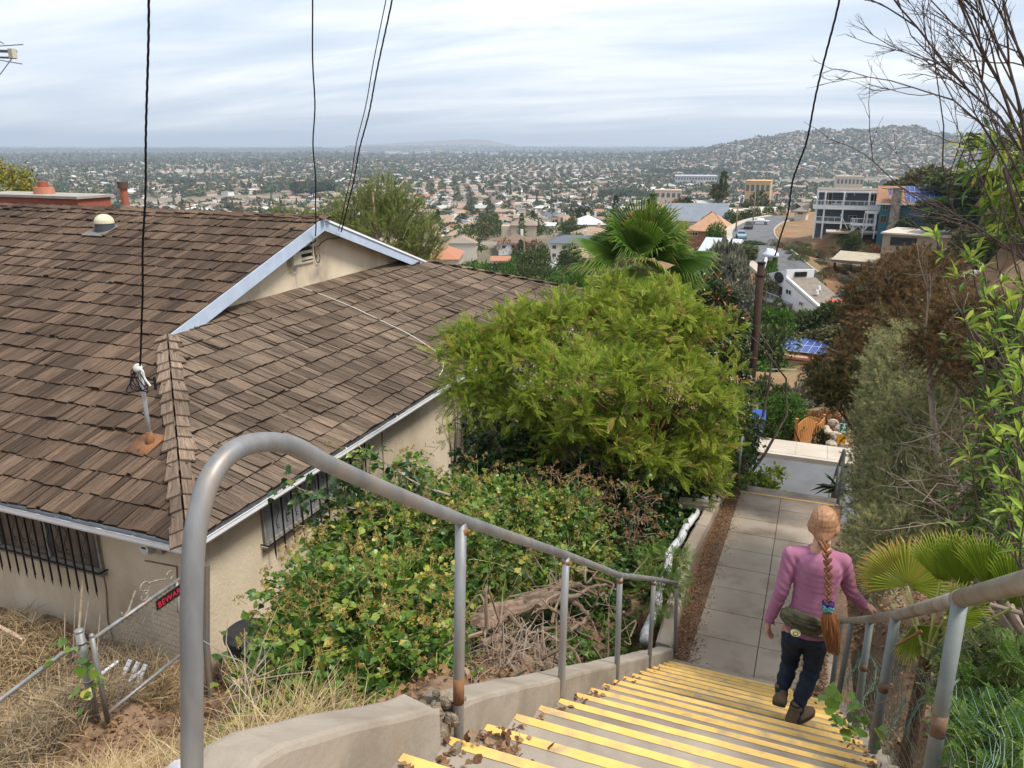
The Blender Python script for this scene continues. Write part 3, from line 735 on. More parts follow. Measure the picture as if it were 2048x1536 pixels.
def shakemat(name, a, b, c, rnd):
    m, n, l, bs, out = newmat(name)
    tcn = n.new('ShaderNodeTexCoord'); mpn = n.new('ShaderNodeMapping'); mpn.inputs['Scale'].default_value = (38, 1.6, 1); l.new(tcn.outputs['UV'], mpn.inputs[0])
    g = n.new('ShaderNodeTexNoise'); g.inputs['Scale'].default_value = 1.0; g.inputs['Detail'].default_value = 7; g.inputs['Roughness'].default_value = .7; l.new(mpn.outputs[0], g.inputs['Vector'])
    g2 = n.new('ShaderNodeTexNoise'); g2.inputs['Scale'].default_value = 26; g2.inputs['Detail'].default_value = 6; g2.inputs['Roughness'].default_value = .75; l.new(tcn.outputs['Object'], g2.inputs['Vector'])
    g3 = n.new('ShaderNodeTexNoise'); g3.inputs['Scale'].default_value = .45; g3.inputs['Detail'].default_value = 5; l.new(tcn.outputs['Object'], g3.inputs['Vector'])
    rp = n.new('ShaderNodeValToRGB'); rp.color_ramp.elements[0].position = .33; rp.color_ramp.elements[1].position = .66
    rp.color_ramp.elements[0].color = rgb(a); rp.color_ramp.elements[1].color = rgb(b); e = rp.color_ramp.elements.new(.5); e.color = rgb(tuple((x + y) / 2 * .95 for x, y in zip(a, b)))
    l.new(g.outputs['Fac'], rp.inputs[0])
    mx = n.new('ShaderNodeMix'); mx.data_type = 'RGBA'; mr = n.new('ShaderNodeMapRange'); mr.inputs[1].default_value = .52; mr.inputs[2].default_value = .70
    l.new(g2.outputs['Fac'], mr.inputs[0]); l.new(mr.outputs[0], mx.inputs[0]); l.new(rp.outputs[0], mx.inputs[6]); mx.inputs[7].default_value = rgb(c)
    at = n.new('ShaderNodeAttribute'); at.attribute_name = 'rnd'; m2 = n.new('ShaderNodeMapRange'); m2.inputs[3].default_value = 1 - rnd; m2.inputs[4].default_value = 1 + rnd
    l.new(at.outputs['Fac'], m2.inputs[0])
    m3 = n.new('ShaderNodeMapRange'); m3.inputs[1].default_value = .35; m3.inputs[2].default_value = .65; m3.inputs[3].default_value = .78; m3.inputs[4].default_value = 1.22; l.new(g3.outputs['Fac'], m3.inputs[0])
    mm = n.new('ShaderNodeMath'); mm.operation = 'MULTIPLY'; l.new(m2.outputs[0], mm.inputs[0]); l.new(m3.outputs[0], mm.inputs[1])
    sc = n.new('ShaderNodeVectorMath'); sc.operation = 'SCALE'; l.new(mx.outputs[2], sc.inputs[0]); l.new(mm.outputs[0], sc.inputs['Scale']); l.new(sc.outputs[0], bs.inputs['Base Color'])
    bp = n.new('ShaderNodeBump'); bp.inputs['Strength'].default_value = .9; bp.inputs['Distance'].default_value = .012; l.new(g.outputs['Fac'], bp.inputs['Height']); l.new(bp.outputs[0], bs.inputs['Normal'])
    bs.inputs['Roughness'].default_value = .92; bs.inputs['Specular IOR Level'].default_value = .2
    MATS[name] = m; return m
M_SHAKE = shakemat('brown cedar shakes', (.030, .020, .013), (.150, .098, .066), (.115, .085, .064), .42)
M_SHAKE2 = shakemat('grey-brown cedar shakes', (.042, .030, .021), (.215, .155, .11), (.175, .135, .105), .34)
M_SHAKE3 = shakemat('weathered hip shakes', (.07, .048, .035), (.31, .225, .165), (.21, .16, .12), .25)
M_BUTT_SHADE = mat('shadow-dark shake ends', (.022, .015, .011), .95, (.045, .03, .022), 30)  # shadow line of each shake course put into the butt colour
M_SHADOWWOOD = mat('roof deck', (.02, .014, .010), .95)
SL = .333; EW, ES, EZ = -7.8, 7.36, -5.33      # eave corner
RIDGE_S = ES + 10.35; GW = -12.35; FAR_S = ES + 20.7; LEFT_W = -31.0
ROOFN = nrm(A(0, -SL, 1)); cosr = 1 / math.sqrt(1 + SL * SL)
def shakes(mb, eave0, u, up, n, e, ncourse, urange, wmin=.10, wmax=.33, th=.040, nolast=False):
    """rows of split shakes; u along the eave, up the slope (3D unit), each a tapered board"""
    u, up, n = map(lambda q: np.array(q, float), (u, up, n)); eave0 = np.array(eave0, float)
    for k in range(ncourse):
        v0 = k * e - .03
        a, b = urange(k * e)
        if b - a < .05: continue
        x = a
        while x < b - .03:
            w = wmin + (wmax - wmin) * rs.rand() ** 1.4; x1 = min(x + w, b); g = rs.uniform(.004, .016)
            t = th * rs.uniform(.65, 1.5); off = rs.normal() * .014; lift = rs.uniform(0, .008) + (rs.rand() < .04) * .03; L = e + .09
            tw = rs.normal() * .006; sk = rs.normal() * .006
            vb = v0 + off; vt = min(v0 + L, ncourse * e + .02) if nolast else v0 + L
            P = []
            for (xx, vv, hh) in ((x + g, vb + sk, t + lift + tw), (x1 - g, vb - sk, t + lift - tw), (x1 - g, vt, .010), (x + g, vt, .010), (x + g, vb + sk, lift), (x1 - g, vb - sk, lift)):
                P.append(eave0 + u * xx + up * vv + n * (hh + .004))
            r0 = rs.rand() * 50; ww = x1 - x
            uv = [(r0, 0), (r0 + ww, 0), (r0 + ww, L), (r0, L), (r0, 0), (r0 + ww, 0), (r0 + ww, .05), (r0, .05), (r0, 0), (r0, L), (r0 + .03, L), (r0, 0), (r0, L), (r0 + .03, 0)]
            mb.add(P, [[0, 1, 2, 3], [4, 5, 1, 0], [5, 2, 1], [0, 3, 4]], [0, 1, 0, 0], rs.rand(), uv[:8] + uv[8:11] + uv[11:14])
            x = x1
house = thing('shake_roof_house', 'cream stucco house under a broad brown wood-shake roof with a pale blue gable', 'house', (-12, 14, -8.5))
slope_len = lambda plan: plan / cosr
E_H = .455
# deck surfaces under the shakes
dk = MB()
d0 = -.012
def rp(w, s, z): return (w, s, z + d0)
top = EZ + SL * 10.35
dk.add([rp(LEFT_W, ES, EZ), rp(EW, ES, EZ), rp(GW, ES + (EW - GW), EZ + SL * (EW - GW)), rp(GW, RIDGE_S, top), rp(LEFT_W, RIDGE_S, top)], [[0, 1, 2, 3, 4]])
dk.add([rp(LEFT_W, FAR_S, EZ), rp(EW, FAR_S, EZ), rp(GW, FAR_S - (EW - GW), EZ + SL * (EW - GW)), rp(GW, RIDGE_S, top), rp(LEFT_W, RIDGE_S, top)], [[4, 3, 2, 1, 0]])
g0 = EZ + SL * (EW - GW)
dk.add([rp(EW, ES, EZ), rp(EW, FAR_S, EZ), rp(GW - .75, FAR_S - (EW - GW) - .9, g0 + SL * .75), rp(GW - .75, ES + (EW - GW) + .9, g0 + SL * .75), rp(GW, ES + EW - GW, g0), rp(GW, FAR_S - (EW - GW), g0)], [[0, 1, 5, 4], [4, 5, 2, 3]])
dko = dk.build('roof_deck', M_SHADOWWOOD, house)
# front slope
mb = MB(); up = nrm(A(0, 1, SL)); n_ = nrm(A(0, -SL, 1))
def ur(v):
    plan = v * cosr; p2 = plan + .26; return (0, (EW - p2 if p2 < EW - GW else GW) - LEFT_W - .02)
shakes(mb, (LEFT_W, ES, EZ), (1, 0, 0), up, n_, E_H / cosr, 23, ur, nolast=True)
roofA = mb.build('roof_front_slope', [M_SHAKE, M_BUTT_SHADE], house)
# side slope (hip end)
mb = MB(); up = nrm(A(-1, 0, SL)); n_ = nrm(A(SL, 0, 1))
def ur2(v):
    plan = min(v * cosr + .26, EW - GW); e_ = .6 if v * cosr > 4.2 else 0; return (plan + .01 + e_, 20.7 - plan - .01 - e_)
shakes(mb, (EW, ES, EZ), (0, 1, 0), up, n_, E_H / cosr, 11, ur2)
roofB = mb.build('roof_side_slope', [M_SHAKE2, M_BUTT_SHADE], house)
# far slope: only its edge shows behind the barge board
mb = MB(); up = nrm(A(0, -1, SL)); n_ = nrm(A(0, SL, 1))
def ur3(v):
    plan = v * cosr; return (0, 2.2 if ES + plan > ES + (EW - GW) else max(0, 2.2 + (EW - GW) - plan))
shakes(mb, (GW - 2.2, FAR_S, EZ), (1, 0, 0), up, n_, E_H / cosr, 23, ur3, nolast=True)
roofC = mb.build('roof_back_slope', [M_SHAKE, M_BUTT_SHADE], house)
# ridge caps and hip caps
def caps(mb, p0, p1, nA, nB, step=.40, w=.13, th=.028):
    """overlapping paired boards over a hip from p0 (low) to p1 (high); nA, nB: downhill side directions (unit, on each slope)"""
    p0 = np.array(p0, float); p1 = np.array(p1, float); d = nrm(p1 - p0); L = np.linalg.norm(p1 - p0); k = 0
    t = -.06
    while t < L - .1:
        for sd_ in (nA, nB):
            sd_ = nrm(np.array(sd_, float)); nn = np.cross(d, sd_); nn = nn if nn[2] > 0 else -nn
            o = rs.normal() * .05; ww = w * rs.uniform(.75, 1.12); T_ = min(t + step + .1, L + .05); a = p0 + d * (t + o) + nn * (.045 + .018); b = p0 + d * T_ + nn * (.045)
            f0, f1 = rs.uniform(.8, 1.15), rs.uniform(.65, 1)
            P = [a + nn * th, a + nn * th + sd_ * ww * f0 - nn * .012, b + sd_ * ww * f1 + nn * .006 - nn * .012, b + nn * .012, a, a + sd_ * ww * f0 - nn * .012]
            r0 = rs.rand() * 50
            uv = [(r0, 0), (r0 + ww, 0), (r0 + ww, .5), (r0, .5), (r0, 0), (r0 + ww, 0), (r0 + ww, .05), (r0, .05), (r0, 0), (r0, .4), (r0 + .03, .3), (r0, 0), (r0, .4), (r0 + .03, 0)]
            mb.add(P, [[0, 1, 2, 3], [4, 5, 1, 0], [5, 2, 1], [0, 3, 4]], 0, rs.rand(), uv)
        t += step * rs.uniform(.9, 1.1); k += 1
# directions lying on each slope, square to the hip line
hipd = nrm(A(-1, 1, SL))
nf = nrm(A(0, -SL, 1)); ns = nrm(A(SL, 0, 1))
hc = MB(); caps(hc, (EW + .02, ES - .02, EZ), (GW, ES + EW - GW, g0), np.cross(nf, hipd), np.cross(hipd, ns), .40, .235, .036)
hc.build('hip_caps', M_SHAKE3, house)
hc = MB(); hipd2 = nrm(A(-1, -1, SL)); nb = nrm(A(0, SL, 1))
caps(hc, (EW, FAR_S, EZ), (GW, FAR_S - (EW - GW), g0), np.cross(hipd2, nb), np.cross(ns, hipd2), .42, .15, .03)
hc.build('hip_caps', M_SHAKE2, house)
rc = MB(); caps(rc, (LEFT_W, RIDGE_S, top), (GW + .12, RIDGE_S, top), np.cross(nf, A(1, 0, 0)) * -1 if np.cross(nf, A(1, 0, 0))[1] > 0 else np.cross(nf, A(1, 0, 0)), np.cross(A(1, 0, 0), nb) if np.cross(A(1, 0, 0), nb)[1] > 0 else -np.cross(A(1, 0, 0), nb), .50, .20, .045)
rc.build('ridge_caps', M_SHAKE, house)
# walls
wl = MB(); WX, WS = -8.27, 7.86
wl.bx(LEFT_W, WX, WS, 27.5, -10.6, EZ - .10 + .0)
walls = wl.build('wall', M_STUCCO, house)
# gable end wall, set back under the barge
gb = MB(); gwp = GW - .42; _c = at_w(636, 545, gwp); M_GABLE = sooty(M_STUCCO, tuple(_c - np.array((-12, 14, -8.5))), .12)
s0, s1 = ES + (EW - GW) - 1.2, FAR_S - (EW - GW) + 1.2
zt = lambda s: EZ + SL * (min(s, 2 * RIDGE_S - s) - ES) - .03
poly = [(gwp, s0, g0 - .6), (gwp, s1, g0 - .6), (gwp, s1, zt(s1)), (gwp, RIDGE_S, zt(RIDGE_S)), (gwp, s0, zt(s0))]
gb.prism(poly, (-.15, 0, 0)); gb.build('gable_wall', M_GABLE, house)
# barge boards
sa = ES + (EW - GW); sb_ = FAR_S - (EW - GW); bh = .30
for k, (a, b) in enumerate(((sa - .12, RIDGE_S), (sb_ + .12, RIDGE_S))):
    m_ = MB(); za = zt(a) + .03; zb = zt(b) + .03
    cut = .26 if k == 0 else -.26
    m_.prism([(GW, a, za), (GW, b, zb), (GW, b, zb - bh * 1.08), (GW, a + cut * 1.6, zt(a) + SL * abs(cut) * 1.6 + .03 - bh * 1.08)], (-.04, 0, 0))
    bo = m_.build('barge_board', M_TRIMB, house)
    if k: 
        t_ = MB(); t_.prism([(GW + .004, a, za - .004), (GW + .004, b, zb - .004), (GW + .004, b, zb - .06), (GW + .004, a, za - .06)], (.03, 0, 0)); t_.build('moulding', M_GUT, bo)
m_ = MB(); m_.prism([(GW - .04, sa, zt(sa) - .02), (GW - .04, RIDGE_S, zt(RIDGE_S) - .02), (GW - .04, RIDGE_S, zt(RIDGE_S) - .05), (GW - .04, sa, zt(sa) - .05)], (-.4, 0, 0))
m_.prism([(GW - .04, sb_, zt(sb_) - .02), (GW - .04, RIDGE_S, zt(RIDGE_S) - .02), (GW - .04, RIDGE_S, zt(RIDGE_S) - .05), (GW - .04, sb_, zt(sb_) - .05)], (-.4, 0, 0))
m_.build('gable_soffit', mat('soffit board', (.30, .25, .19), .9, (.22, .18, .14), 3), house)
# gable vent with slats, meter box, junction box, loops
gv_ = MB(); vy0, vy1 = RIDGE_S - .95, RIDGE_S - .10; vz1 = top - .28; vz0 = top - 1.05
def zc(y): return EZ + SL * (min(y, 2 * RIDGE_S - y) - ES)
vx = gwp + .004
gv_.bx(vx, vx + .05, vy0 - .06, vy0, vz0 - .05, zc(vy0) - .10); gv_.bx(vx, vx + .05, vy1, vy1 + .06, vz0 - .05, zc(vy1) - .10); gv_.bx(vx, vx + .05, vy0 - .06, vy1 + .06, vz0 - .11, vz0 - .052)
vent = gv_.build('gable_vent', mat('vent paint', (.55, .49, .37), .8, (.45, .4, .3), 5), house)
sl = MB()
for k in range(5):
    z = vz0 + .02 + k * .17
    sl.box((vx + .03, (vy0 + vy1) / 2, z), (.10, vy1 - vy0 - .01, .012), Matrix.Rotation(.7, 3, 'Y')); 
sl.build('slats', MATS['vent paint'], vent)
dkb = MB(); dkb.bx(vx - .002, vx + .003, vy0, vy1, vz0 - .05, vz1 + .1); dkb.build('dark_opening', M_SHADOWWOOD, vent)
c = at_w(590, 518, gwp + .1); b_ = MB(); b_.bx(gwp + .004, gwp + .16, c[1] - .2, c[1] + .2, c[2] - .17, c[2] + .17); b_.bx(gwp + .162, gwp + .18, c[1] - .17, c[1] + .17, c[2] - .14, c[2] + .14)
b_.build('meter_box', mat('beige box', (.40, .38, .28), .7), house)
c = at_w(633, 500, gwp + .05); b_ = MB(); b_.bx(gwp + .004, gwp + .08, c[1] - .09, c[1] + .09, c[2] - .13, c[2] + .10); b_.build('junction_box', mat('brown box', (.22, .17, .12), .8), house)
cb = MB()
def loopc(px, py, r, mb, rad=.008):
    c = at_w(px, py, gwp + .06); t = np.linspace(0, 2 * PI, 18); mb.tube(np.stack([np.full(18, c[0]), c[1] + np.cos(t) * r * .7, c[2] + np.sin(t) * r], 1), rad, 5)
loopc(636, 516, .13, cb, .012)
cb.tube([at_w(x, y, gwp + .06) for x, y in ((680, 475), (670, 477), (655, 478), (643, 485), (636, 495))], .012, 5)
cb.build('black_wiring', M_BLACKC, house)
cb = MB(); M_WCAB = mat('white cable', (.62, .62, .58), .6)
loopc(588, 533, .17, cb, .007)
cb.tube([at_w(594, 520, gwp + .06), at_w(594, 550, gwp + .05), at_w(597, 572, gwp + .05)], .01, 5)
def onhip(px, py, h=.055):
    r = ray(px, py); t = (EZ + h + SL * EW) / (r[2] + SL * r[0]); return r * t
cb.tube(spline([onhip(x, y) for x, y in ((600, 574), (640, 588), (700, 612), (760, 640), (810, 664), (850, 688), (876, 708), (886, 725), (885, 740), (878, 752))], 5), .011, 6)
cb.build('white_cable', M_WCAB, house)
# smoky stain is real soot on the gable wall: a thin irregular patch of darker render
# fascias and gutters
for nm_, pts in (('front', ((LEFT_W, ES + .12), (EW - .14, ES + .12))), ('side', ((EW - .12, ES + .14), (EW - .12, FAR_S - .14)))):
    m_ = MB()
    if nm_ == 'front': m_.bx(LEFT_W, EW - .12, ES + .10, ES + .14, EZ - .26, EZ - .03)
    else: m_.bx(EW - .14, EW - .10, ES + .14, FAR_S - .12, EZ - .26, EZ - .03)
    m_.build('fascia', M_FASCIA, house)
def gutter(p0, p1, out):
    """open half-round-ish gutter profile extruded from p0 to p1, out: outward direction"""
    p0, p1, out = A(*p0), A(*p1), A(*out); pr = [(0, 0), (0, -.11), (.035, -.135), (.085, -.135), (.115, -.09), (.115, -.03), (.125, -.012), (.125, 0), (.112, 0), (.108, -.02), (.104, -.09), (.08, -.125), (.036, -.125), (.008, -.105), (.008, 0)]
    V = np.array([p + out * a + A(0, 0, b) for p in (p0, p1) for a, b in pr]); n = len(pr); k = np.arange(n)
    return V, [q for q in np.stack([k, (k + 1) % n, (k + 1) % n + n, k + n], 1)] + [k[::-1], k + n]
m_ = MB(); m_.add(*gutter((LEFT_W, ES + .098, EZ - .085), (EW + .0, ES + .098, EZ - .085), (0, -1, 0)))
go = m_.build('gutter', M_GUT, house)
m2_ = MB()
for x in np.arange(LEFT_W + .5, EW, 1.55): m2_.bar((x, ES - .02, EZ - .083), (x + .12, ES + .2, EZ - .02), .02, .006)
m2_.build('gutter_straps', M_GUT, go)
m_ = MB(); m_.add(*gutter((EW - .098, ES - .0, EZ - .085), (EW - .098, FAR_S, EZ - .085), (1, 0, 0)))
go = m_.build('gutter', M_GUT, house); m2_ = MB()
for y in np.arange(ES + 2.1, FAR_S, 1.9): m2_.bar((EW + .02, y, EZ - .083), (EW - .2, y + .12, EZ - .02), .02, .006)
m2_.build('gutter_straps', M_GUT, go)
gi = MB(); gi.bx(LEFT_W, EW - .11, ES + .0, ES + .09, EZ - .2, EZ - .19); gi.bx(EW - .09, EW - .0, ES + .1, FAR_S - .1, EZ - .2, EZ - .19); gi.build('gutter_dirt', M_LITTER, house)
sf = MB(); sf.bx(LEFT_W, WX + .001, ES + .142, WS - .002, EZ - .13, EZ - .115); sf.bx(WX + .002, EW - .142, ES + .142, FAR_S - .15, EZ - .13, EZ - .115); sf.build('soffit', MATS['soffit board'], house)
# barred windows
def barred(name, org, U, Wd, H, nb, glass, spike=.42, out=.13, label=None):
    """window in a wall: org = lower corner on the wall face, U along the wall, outward O"""
    org, U = A(*org), A(*U); O = np.cross(U, A(0, 0, 1)); Z = A(0, 0, 1)
    g = MB(); g.prism([org + O * .012, org + U * Wd + O * .012, org + U * Wd + Z * H + O * .012, org + Z * H + O * .012], O * .01)
    w = g.build('window', glass, house)
    f = MB()
    for a, b in (((0, 0), (Wd, 0)), ((0, 0), (0, H)), ((Wd, 0), (Wd, H)), ((Wd * .33, 0), (Wd * .33, H)), ((Wd * .67, 0), (Wd * .67, H))):
        f.bar(org + U * a[0] + Z * a[1] + O * .03, org + U * b[0] + Z * b[1] + O * .03, .045, .05, up=tuple(O))
    f.bar(org - Z * .045 - U * .06 + O * .05, org - Z * .045 + U * (Wd + .06) + O * .05, .12, .04, up=(0, 0, 1)); f.build('window_frame', mat('old window frame', (.30, .28, .24), .7, (.2, .18, .15), 6), w)
    i_ = MB(); q = org + O * (out + .03)
    for k in range(nb):
        x = (k + .5) / nb * (Wd + .1) - .05; i_.bar(q + U * x + Z * (-spike + .1), q + U * x + Z * (H + .05), .022, .022, up=tuple(O)); 
        tip = q + U * x + Z * (-spike + .1); i_.add([tip + U * .022 + O * .006, tip - U * .022 + O * .006, tip + O * .02, tip - Z * .11], np.array([[0, 1, 3], [1, 2, 3], [2, 0, 3]]))
    for z in (.03, H - .06): i_.bar(q + U * -.08 + Z * z, q + U * (Wd + .08) + Z * z, .02, .02, up=tuple(O))
    for x in (-.08, Wd + .08): i_.bar(org + U * x + Z * .03, q + U * x + Z * .03, .02, .02)
    for k in range(nb - 1):                   # C scrolls between the bars
        if k % 4 == 3: continue
        x = (k + 1) / nb * (Wd + .1) - .05
        for zc_ in (H * .30, H * .72):
            t = np.linspace(.3, 2 * PI * .9, 12); r = .028 + .016 * t / 6
            i_.tube(q + U * (x + np.cos(t)[:, None] * r[:, None]) * 1.0 + Z * (zc_ + np.sin(t)[:, None] * r[:, None]), .006, 4, cap=False)
        t = np.linspace(-1, 1, 7); i_.tube(q + U * (x + .05 * np.sin(t * 3)[:, None]) + Z * (H * .5 + t * .2)[:, None], .006, 4, cap=False)
    i_.build('window_bars', M_IRON, w)
barred('w', (-13.6, WS - .001, -6.55), (1, 0, 0), 3.45, 1.05, 18, M_GLASS)
barred('w', (WX + .001, 9.45, -6.52), (0, 1, 0), 3.1, .90, 12, M_SCREEN, spike=.30)
# meter, conduit, hatch line, downpipe, wall cable
m_ = MB(); c = at_s(302, 1090, WS - .05)
m_.tube([c + (0, .05, 0), c - (0, .05, 0), c - (0, .055, 0)], [.13, .13, .125], 20); m_.tube([c - (0, .056, 0), c - (0, .14, 0)], [.095, .088], 20, mi=1)
m_.bx(c[0] + .02, c[0] + .24, WS - .09, WS - .002, c[2] - .10, c[2] + .12); m_.box((c[0], c[1] - .142, c[2] + .02), (.08, .004, .03), mi=2)
m_.build('electric_meter', [mat('meter grey', (.36, .35, .31), .5, metal=.3), mat('meter face', (.62, .64, .60), .25), M_IRON], house)
m_ = MB(); a = at_s(290, 1121, WS - .006); b = at_s(354, 1133, WS - .006); d_ = at_s(356, 1225, WS - .006)
m_.bar(a, b, .02, .02); m_.bar(b, d_, .02, .02); m_.build('hatch_edge', M_FASCIA, house)
m_ = MB(); m_.tube([at_s(x, y, WS - .012) for x, y in ((196, 1050), (202, 1120), (212, 1180), (215, 1240), (226, 1280), (232, 1300))], .011, 5); m_.build('wall_cable', mat('tan cable', (.33, .24, .15), .8), house)
m_ = MB(); m_.bx(WX + .001, WX + .01, 13.38, 13.41, -9, EZ - .15); m_.build('wall_joint', M_FASCIA, house)
m_ = MB()
for k in range(70):
    y = rs.uniform(13.6, 17.5); z = rs.uniform(-8.4, -6.6) - (rs.rand() < .5) * .5; h_ = rs.uniform(.02, .16) * rs.rand()
    m_.bx(WX + .001, WX + .006, y, y + rs.uniform(.008, .03), z, z + h_ + .01)
m_.build('dark_specks', mat('tar specks', (.05, .04, .035), .9), house)
# roof dome vent
def onfront(px, py, h=0.0):
    r = ray(px, py); t = (EZ + h - SL * ES) / (r[2] - SL * r[1]); return r * t
c = onfront(211, 462); m_ = MB(); m_.tube([c + (0, 0, -.1), c + (0, -.0, .22)], [.30, .245], 20, mi=0); m_.tube([c + (0, 0, .215), c + (0, 0, .25)], [.262, .262], 20, mi=1)
m_.ell(c + (0, 0, .25), (.26, .26, .22), 20, 6, v1=.5, mi=1)
n_ = nf; m_.box(c + (-.05, -.1, .035), (.75, .75, .012), Matrix.Rotation(math.atan(SL), 3, 'X'), mi=2)
m_.build('dome_vent', [mat('dark flashing', (.05, .055, .065), .7), mat('cream metal', (.62, .58, .40), .45, (.5, .46, .32), 3), mat('sheet flashing', (.12, .12, .12), .8, (.2, .18, .15), 8)], house)
# mast with weatherhead
c = onfront(302, 888); mt = at_w(294, 735, c[0]); mt = A(c[0], c[1], mt[2]); m_ = MB()
m_.tube([c - (0, 0, .1), mt], .036, 14, mi=0); m_.tube([c - (0, 0, .05), c + (0, 0, .12), c + (0, 0, .22)], [.13, .06, .045], 14, mi=1); m_.box(c + (-.04, -.06, .03), (.48, .5, .012), Matrix.Rotation(math.atan(SL), 3, 'X'), mi=1)
m_.ell(mt + (-.02, -.02, .03), (.07, .075, .075), 14, 8, mi=2)
mast = m_.build('service_mast', [mat('mast paint', (.36, .36, .35), .6, (.28, .27, .25), 8), M_RUST, M_WCAB], house, smooth=True)
m_ = MB()
for k in range(7):
    o = rs.normal(size=3) * .07; m_.tube(spline([mt + (0, 0, .04), mt + (-.12, -.05, -.1) + o, mt + (-.2 + .05 * k, -.1, -.28) + o, mt + (.02, -.04, -.34)], 5), .010, 5)
m_.tube(spline([mt + (.02, 0, -.28), mt + (.18, 0, -.22), mt + (.28, 0, -.2)], 4), .012, 5); m_.box(mt + (.28, 0, -.2), (.03, .03, .22)); m_.build('mast_wiring', M_BLACKC, mast)
m_ = MB(); m_.tube(spline([mt + (.02, -.03, .02), mt + (.10, -.04, .0), mt + (.12, -.04, -.12), mt + (.22, -.04, -.24)], 5), .016, 6); m_.build('white_wire', M_WCAB, mast)
# chimney, flue
c = A(-23.1, 18.9, -1.62); m_ = MB(); x0 = at_s(3, 400, 19.3)[0]; x1 = at_s(152, 400, 18.3)[0]
m_.bx(x0, x1, 18.35, 19.6, -3.2, -1.66, mi=0); m_.bx(x0 - .08, x1 + .08, 18.27, 19.7, -1.66, -1.58, mi=1)
cx = at_s(85, 380, 18.9)[0]
m_.tube([(cx, 18.95, -1.6), (cx, 18.95, -1.36)], [.33, .31], 16, mi=2); m_.tube([(cx, 18.95, -1.40), (cx, 18.95, -1.18)], [.17, .16], 14, mi=0)
M_BRICK = mat('red brick', (.34, .095, .055), .85, (.25, .075, .05), 6, bump=.3)
m_.build('chimney', [M_BRICK, mat('chimney slab', (.36, .34, .30), .9, (.28, .25, .22), 4), mat('terracotta pot', (.48, .21, .12), .8, (.36, .16, .1), 5)], house)
c = onfront(250, 408); c = A(c[0] , RIDGE_S + .3, top); c[0] = at_s(250, 400, c[1])[0]; m_ = MB(); zt_ = at_s(249, 377, c[1])[2]
m_.tube([c - (0, 0, .3), (c[0], c[1], zt_)], .11, 14, mi=0); zz = at_s(249, 363, c[1])[2]; m_.tube([(c[0], c[1], zt_), (c[0], c[1], zz)], .155, 14, mi=1); m_.tube([c - (0, 0, .2), c + (0, 0, .12)], [.22, .13], 14, mi=2)
m_.build('flue_pipe', [mat('red oxide flue', (.38, .11, .06), .8, (.3, .1, .06), 8), mat('dark flue cap', (.10, .06, .05), .8), M_FASCIA], house)
# ================================================================ WIRES
def wire(name, label, a, b, r, sag=.0, wig=0.0, n=40, twist=0, extra=None):
    t = np.linspace(0, 1, n)[:, None]; a = A(*a); b = A(*b); P = a + (b - a) * t; P[:, 2] -= sag * 4 * t[:, 0] * (1 - t[:, 0])
    if wig:
        P += wig * np.stack([np.sin(t[:, 0] * 9 + t[:, 0] ** 2 * 14) + .6 * np.sin(t[:, 0] * 31 + 1), .3 * np.sin(t[:, 0] * 21), 0 * t[:, 0]], 1) * np.sin(t[:, 0] * PI)[:, None] ** .3
    m = MB()
    if twist:
        m_len = np.linalg.norm(b - a); nn = int(twist * m_len * 8); tt = np.linspace(0, 1, nn); C = np.stack([np.interp(tt, t[:, 0], P[:, k]) for k in range(3)], 1)
        for ph in (0, 2.1, 4.2):
            an = tt * m_len * twist * 2 * PI + ph; m.tube(C + np.stack([np.cos(an) * r, 0 * an, np.sin(an) * 0], 1) + np.stack([0 * an, np.sin(an) * r, 0 * an], 1), r * 1.0, 5)
    else: m.tube(P, r, 6)
    if extra is not None: m.tube(extra, r, 5)
    return tag(m.build(name, M_BLACKC, smooth=True), label, 'cable')
wire('service_cable', 'thick twisted black cable dropping to the mast on the shake roof', mt + (0, 0, .02), at_F(303, -330, 8.2), .0085, sag=.10, wig=.012, twist=2.2)
g1 = at_w(631, 472, GW + .05); 
wire('overhead_cable', 'thin black cable ending at the peak of the pale blue gable', g1, at_F(619, -300, 14.0), .016, sag=.15, wig=.03, extra=[g1, g1 + (0, .0, -.12), g1 + (-.3, 0, -.3)])
g2 = at_w(682, 464, GW + .05)
wire('overhead_cable', 'thicker of two slanting black cables that meet right of the gable peak', g2, at_F(842, -300, 13.5), .010, sag=.2, wig=.02, twist=1.2)
wire('overhead_cable', 'thinner of two slanting black cables that meet right of the gable peak', g2 + (0, -.12, .05), at_F(826, -300, 14.5), .012, sag=.2, wig=.02)
# ================================================================ AERIAL at the left edge
ta = thing('tv_aerial', 'end of a spiky rooftop aerial poking in over the shake roof', 'aerial', at_F(-60, 110, 15))
M_ALU = mat('aerial metal', (.10, .10, .11), .5, metal=.5)
m_ = MB(); m_.bar(at_F(-200, 98, 15), at_F(33, 103, 15), .045, .05); m_.bar(at_F(-200, 108, 15), at_F(33, 116, 15), .03, .035); m_.build('boom', M_ALU, ta)
for p, q in (((-60, 96), (46, 89)), ((-60, 110), (44, 128)), ((23, 118), (-2, 152)), ((8, 88), (-40, 60))):
    m_ = MB(); m_.tube([at_F(*p, 15), at_F(*q, 14.7)], .009, 6); m_.build('element', M_ALU, ta)
m_ = MB(); c = at_F(25, 107, 14.95); m_.box(c, (.11, .1, .17)); m_.build('terminal_box', mat('cream box', (.5, .46, .36), .7), ta)
m_ = MB(); a = at_F(-120, 104, 15); m_.tube([a, (a[0], a[1], gz(a[0], a[1]) if False else EZ)], .03, 8); m_.build('aerial_mast', M_ALU, ta)
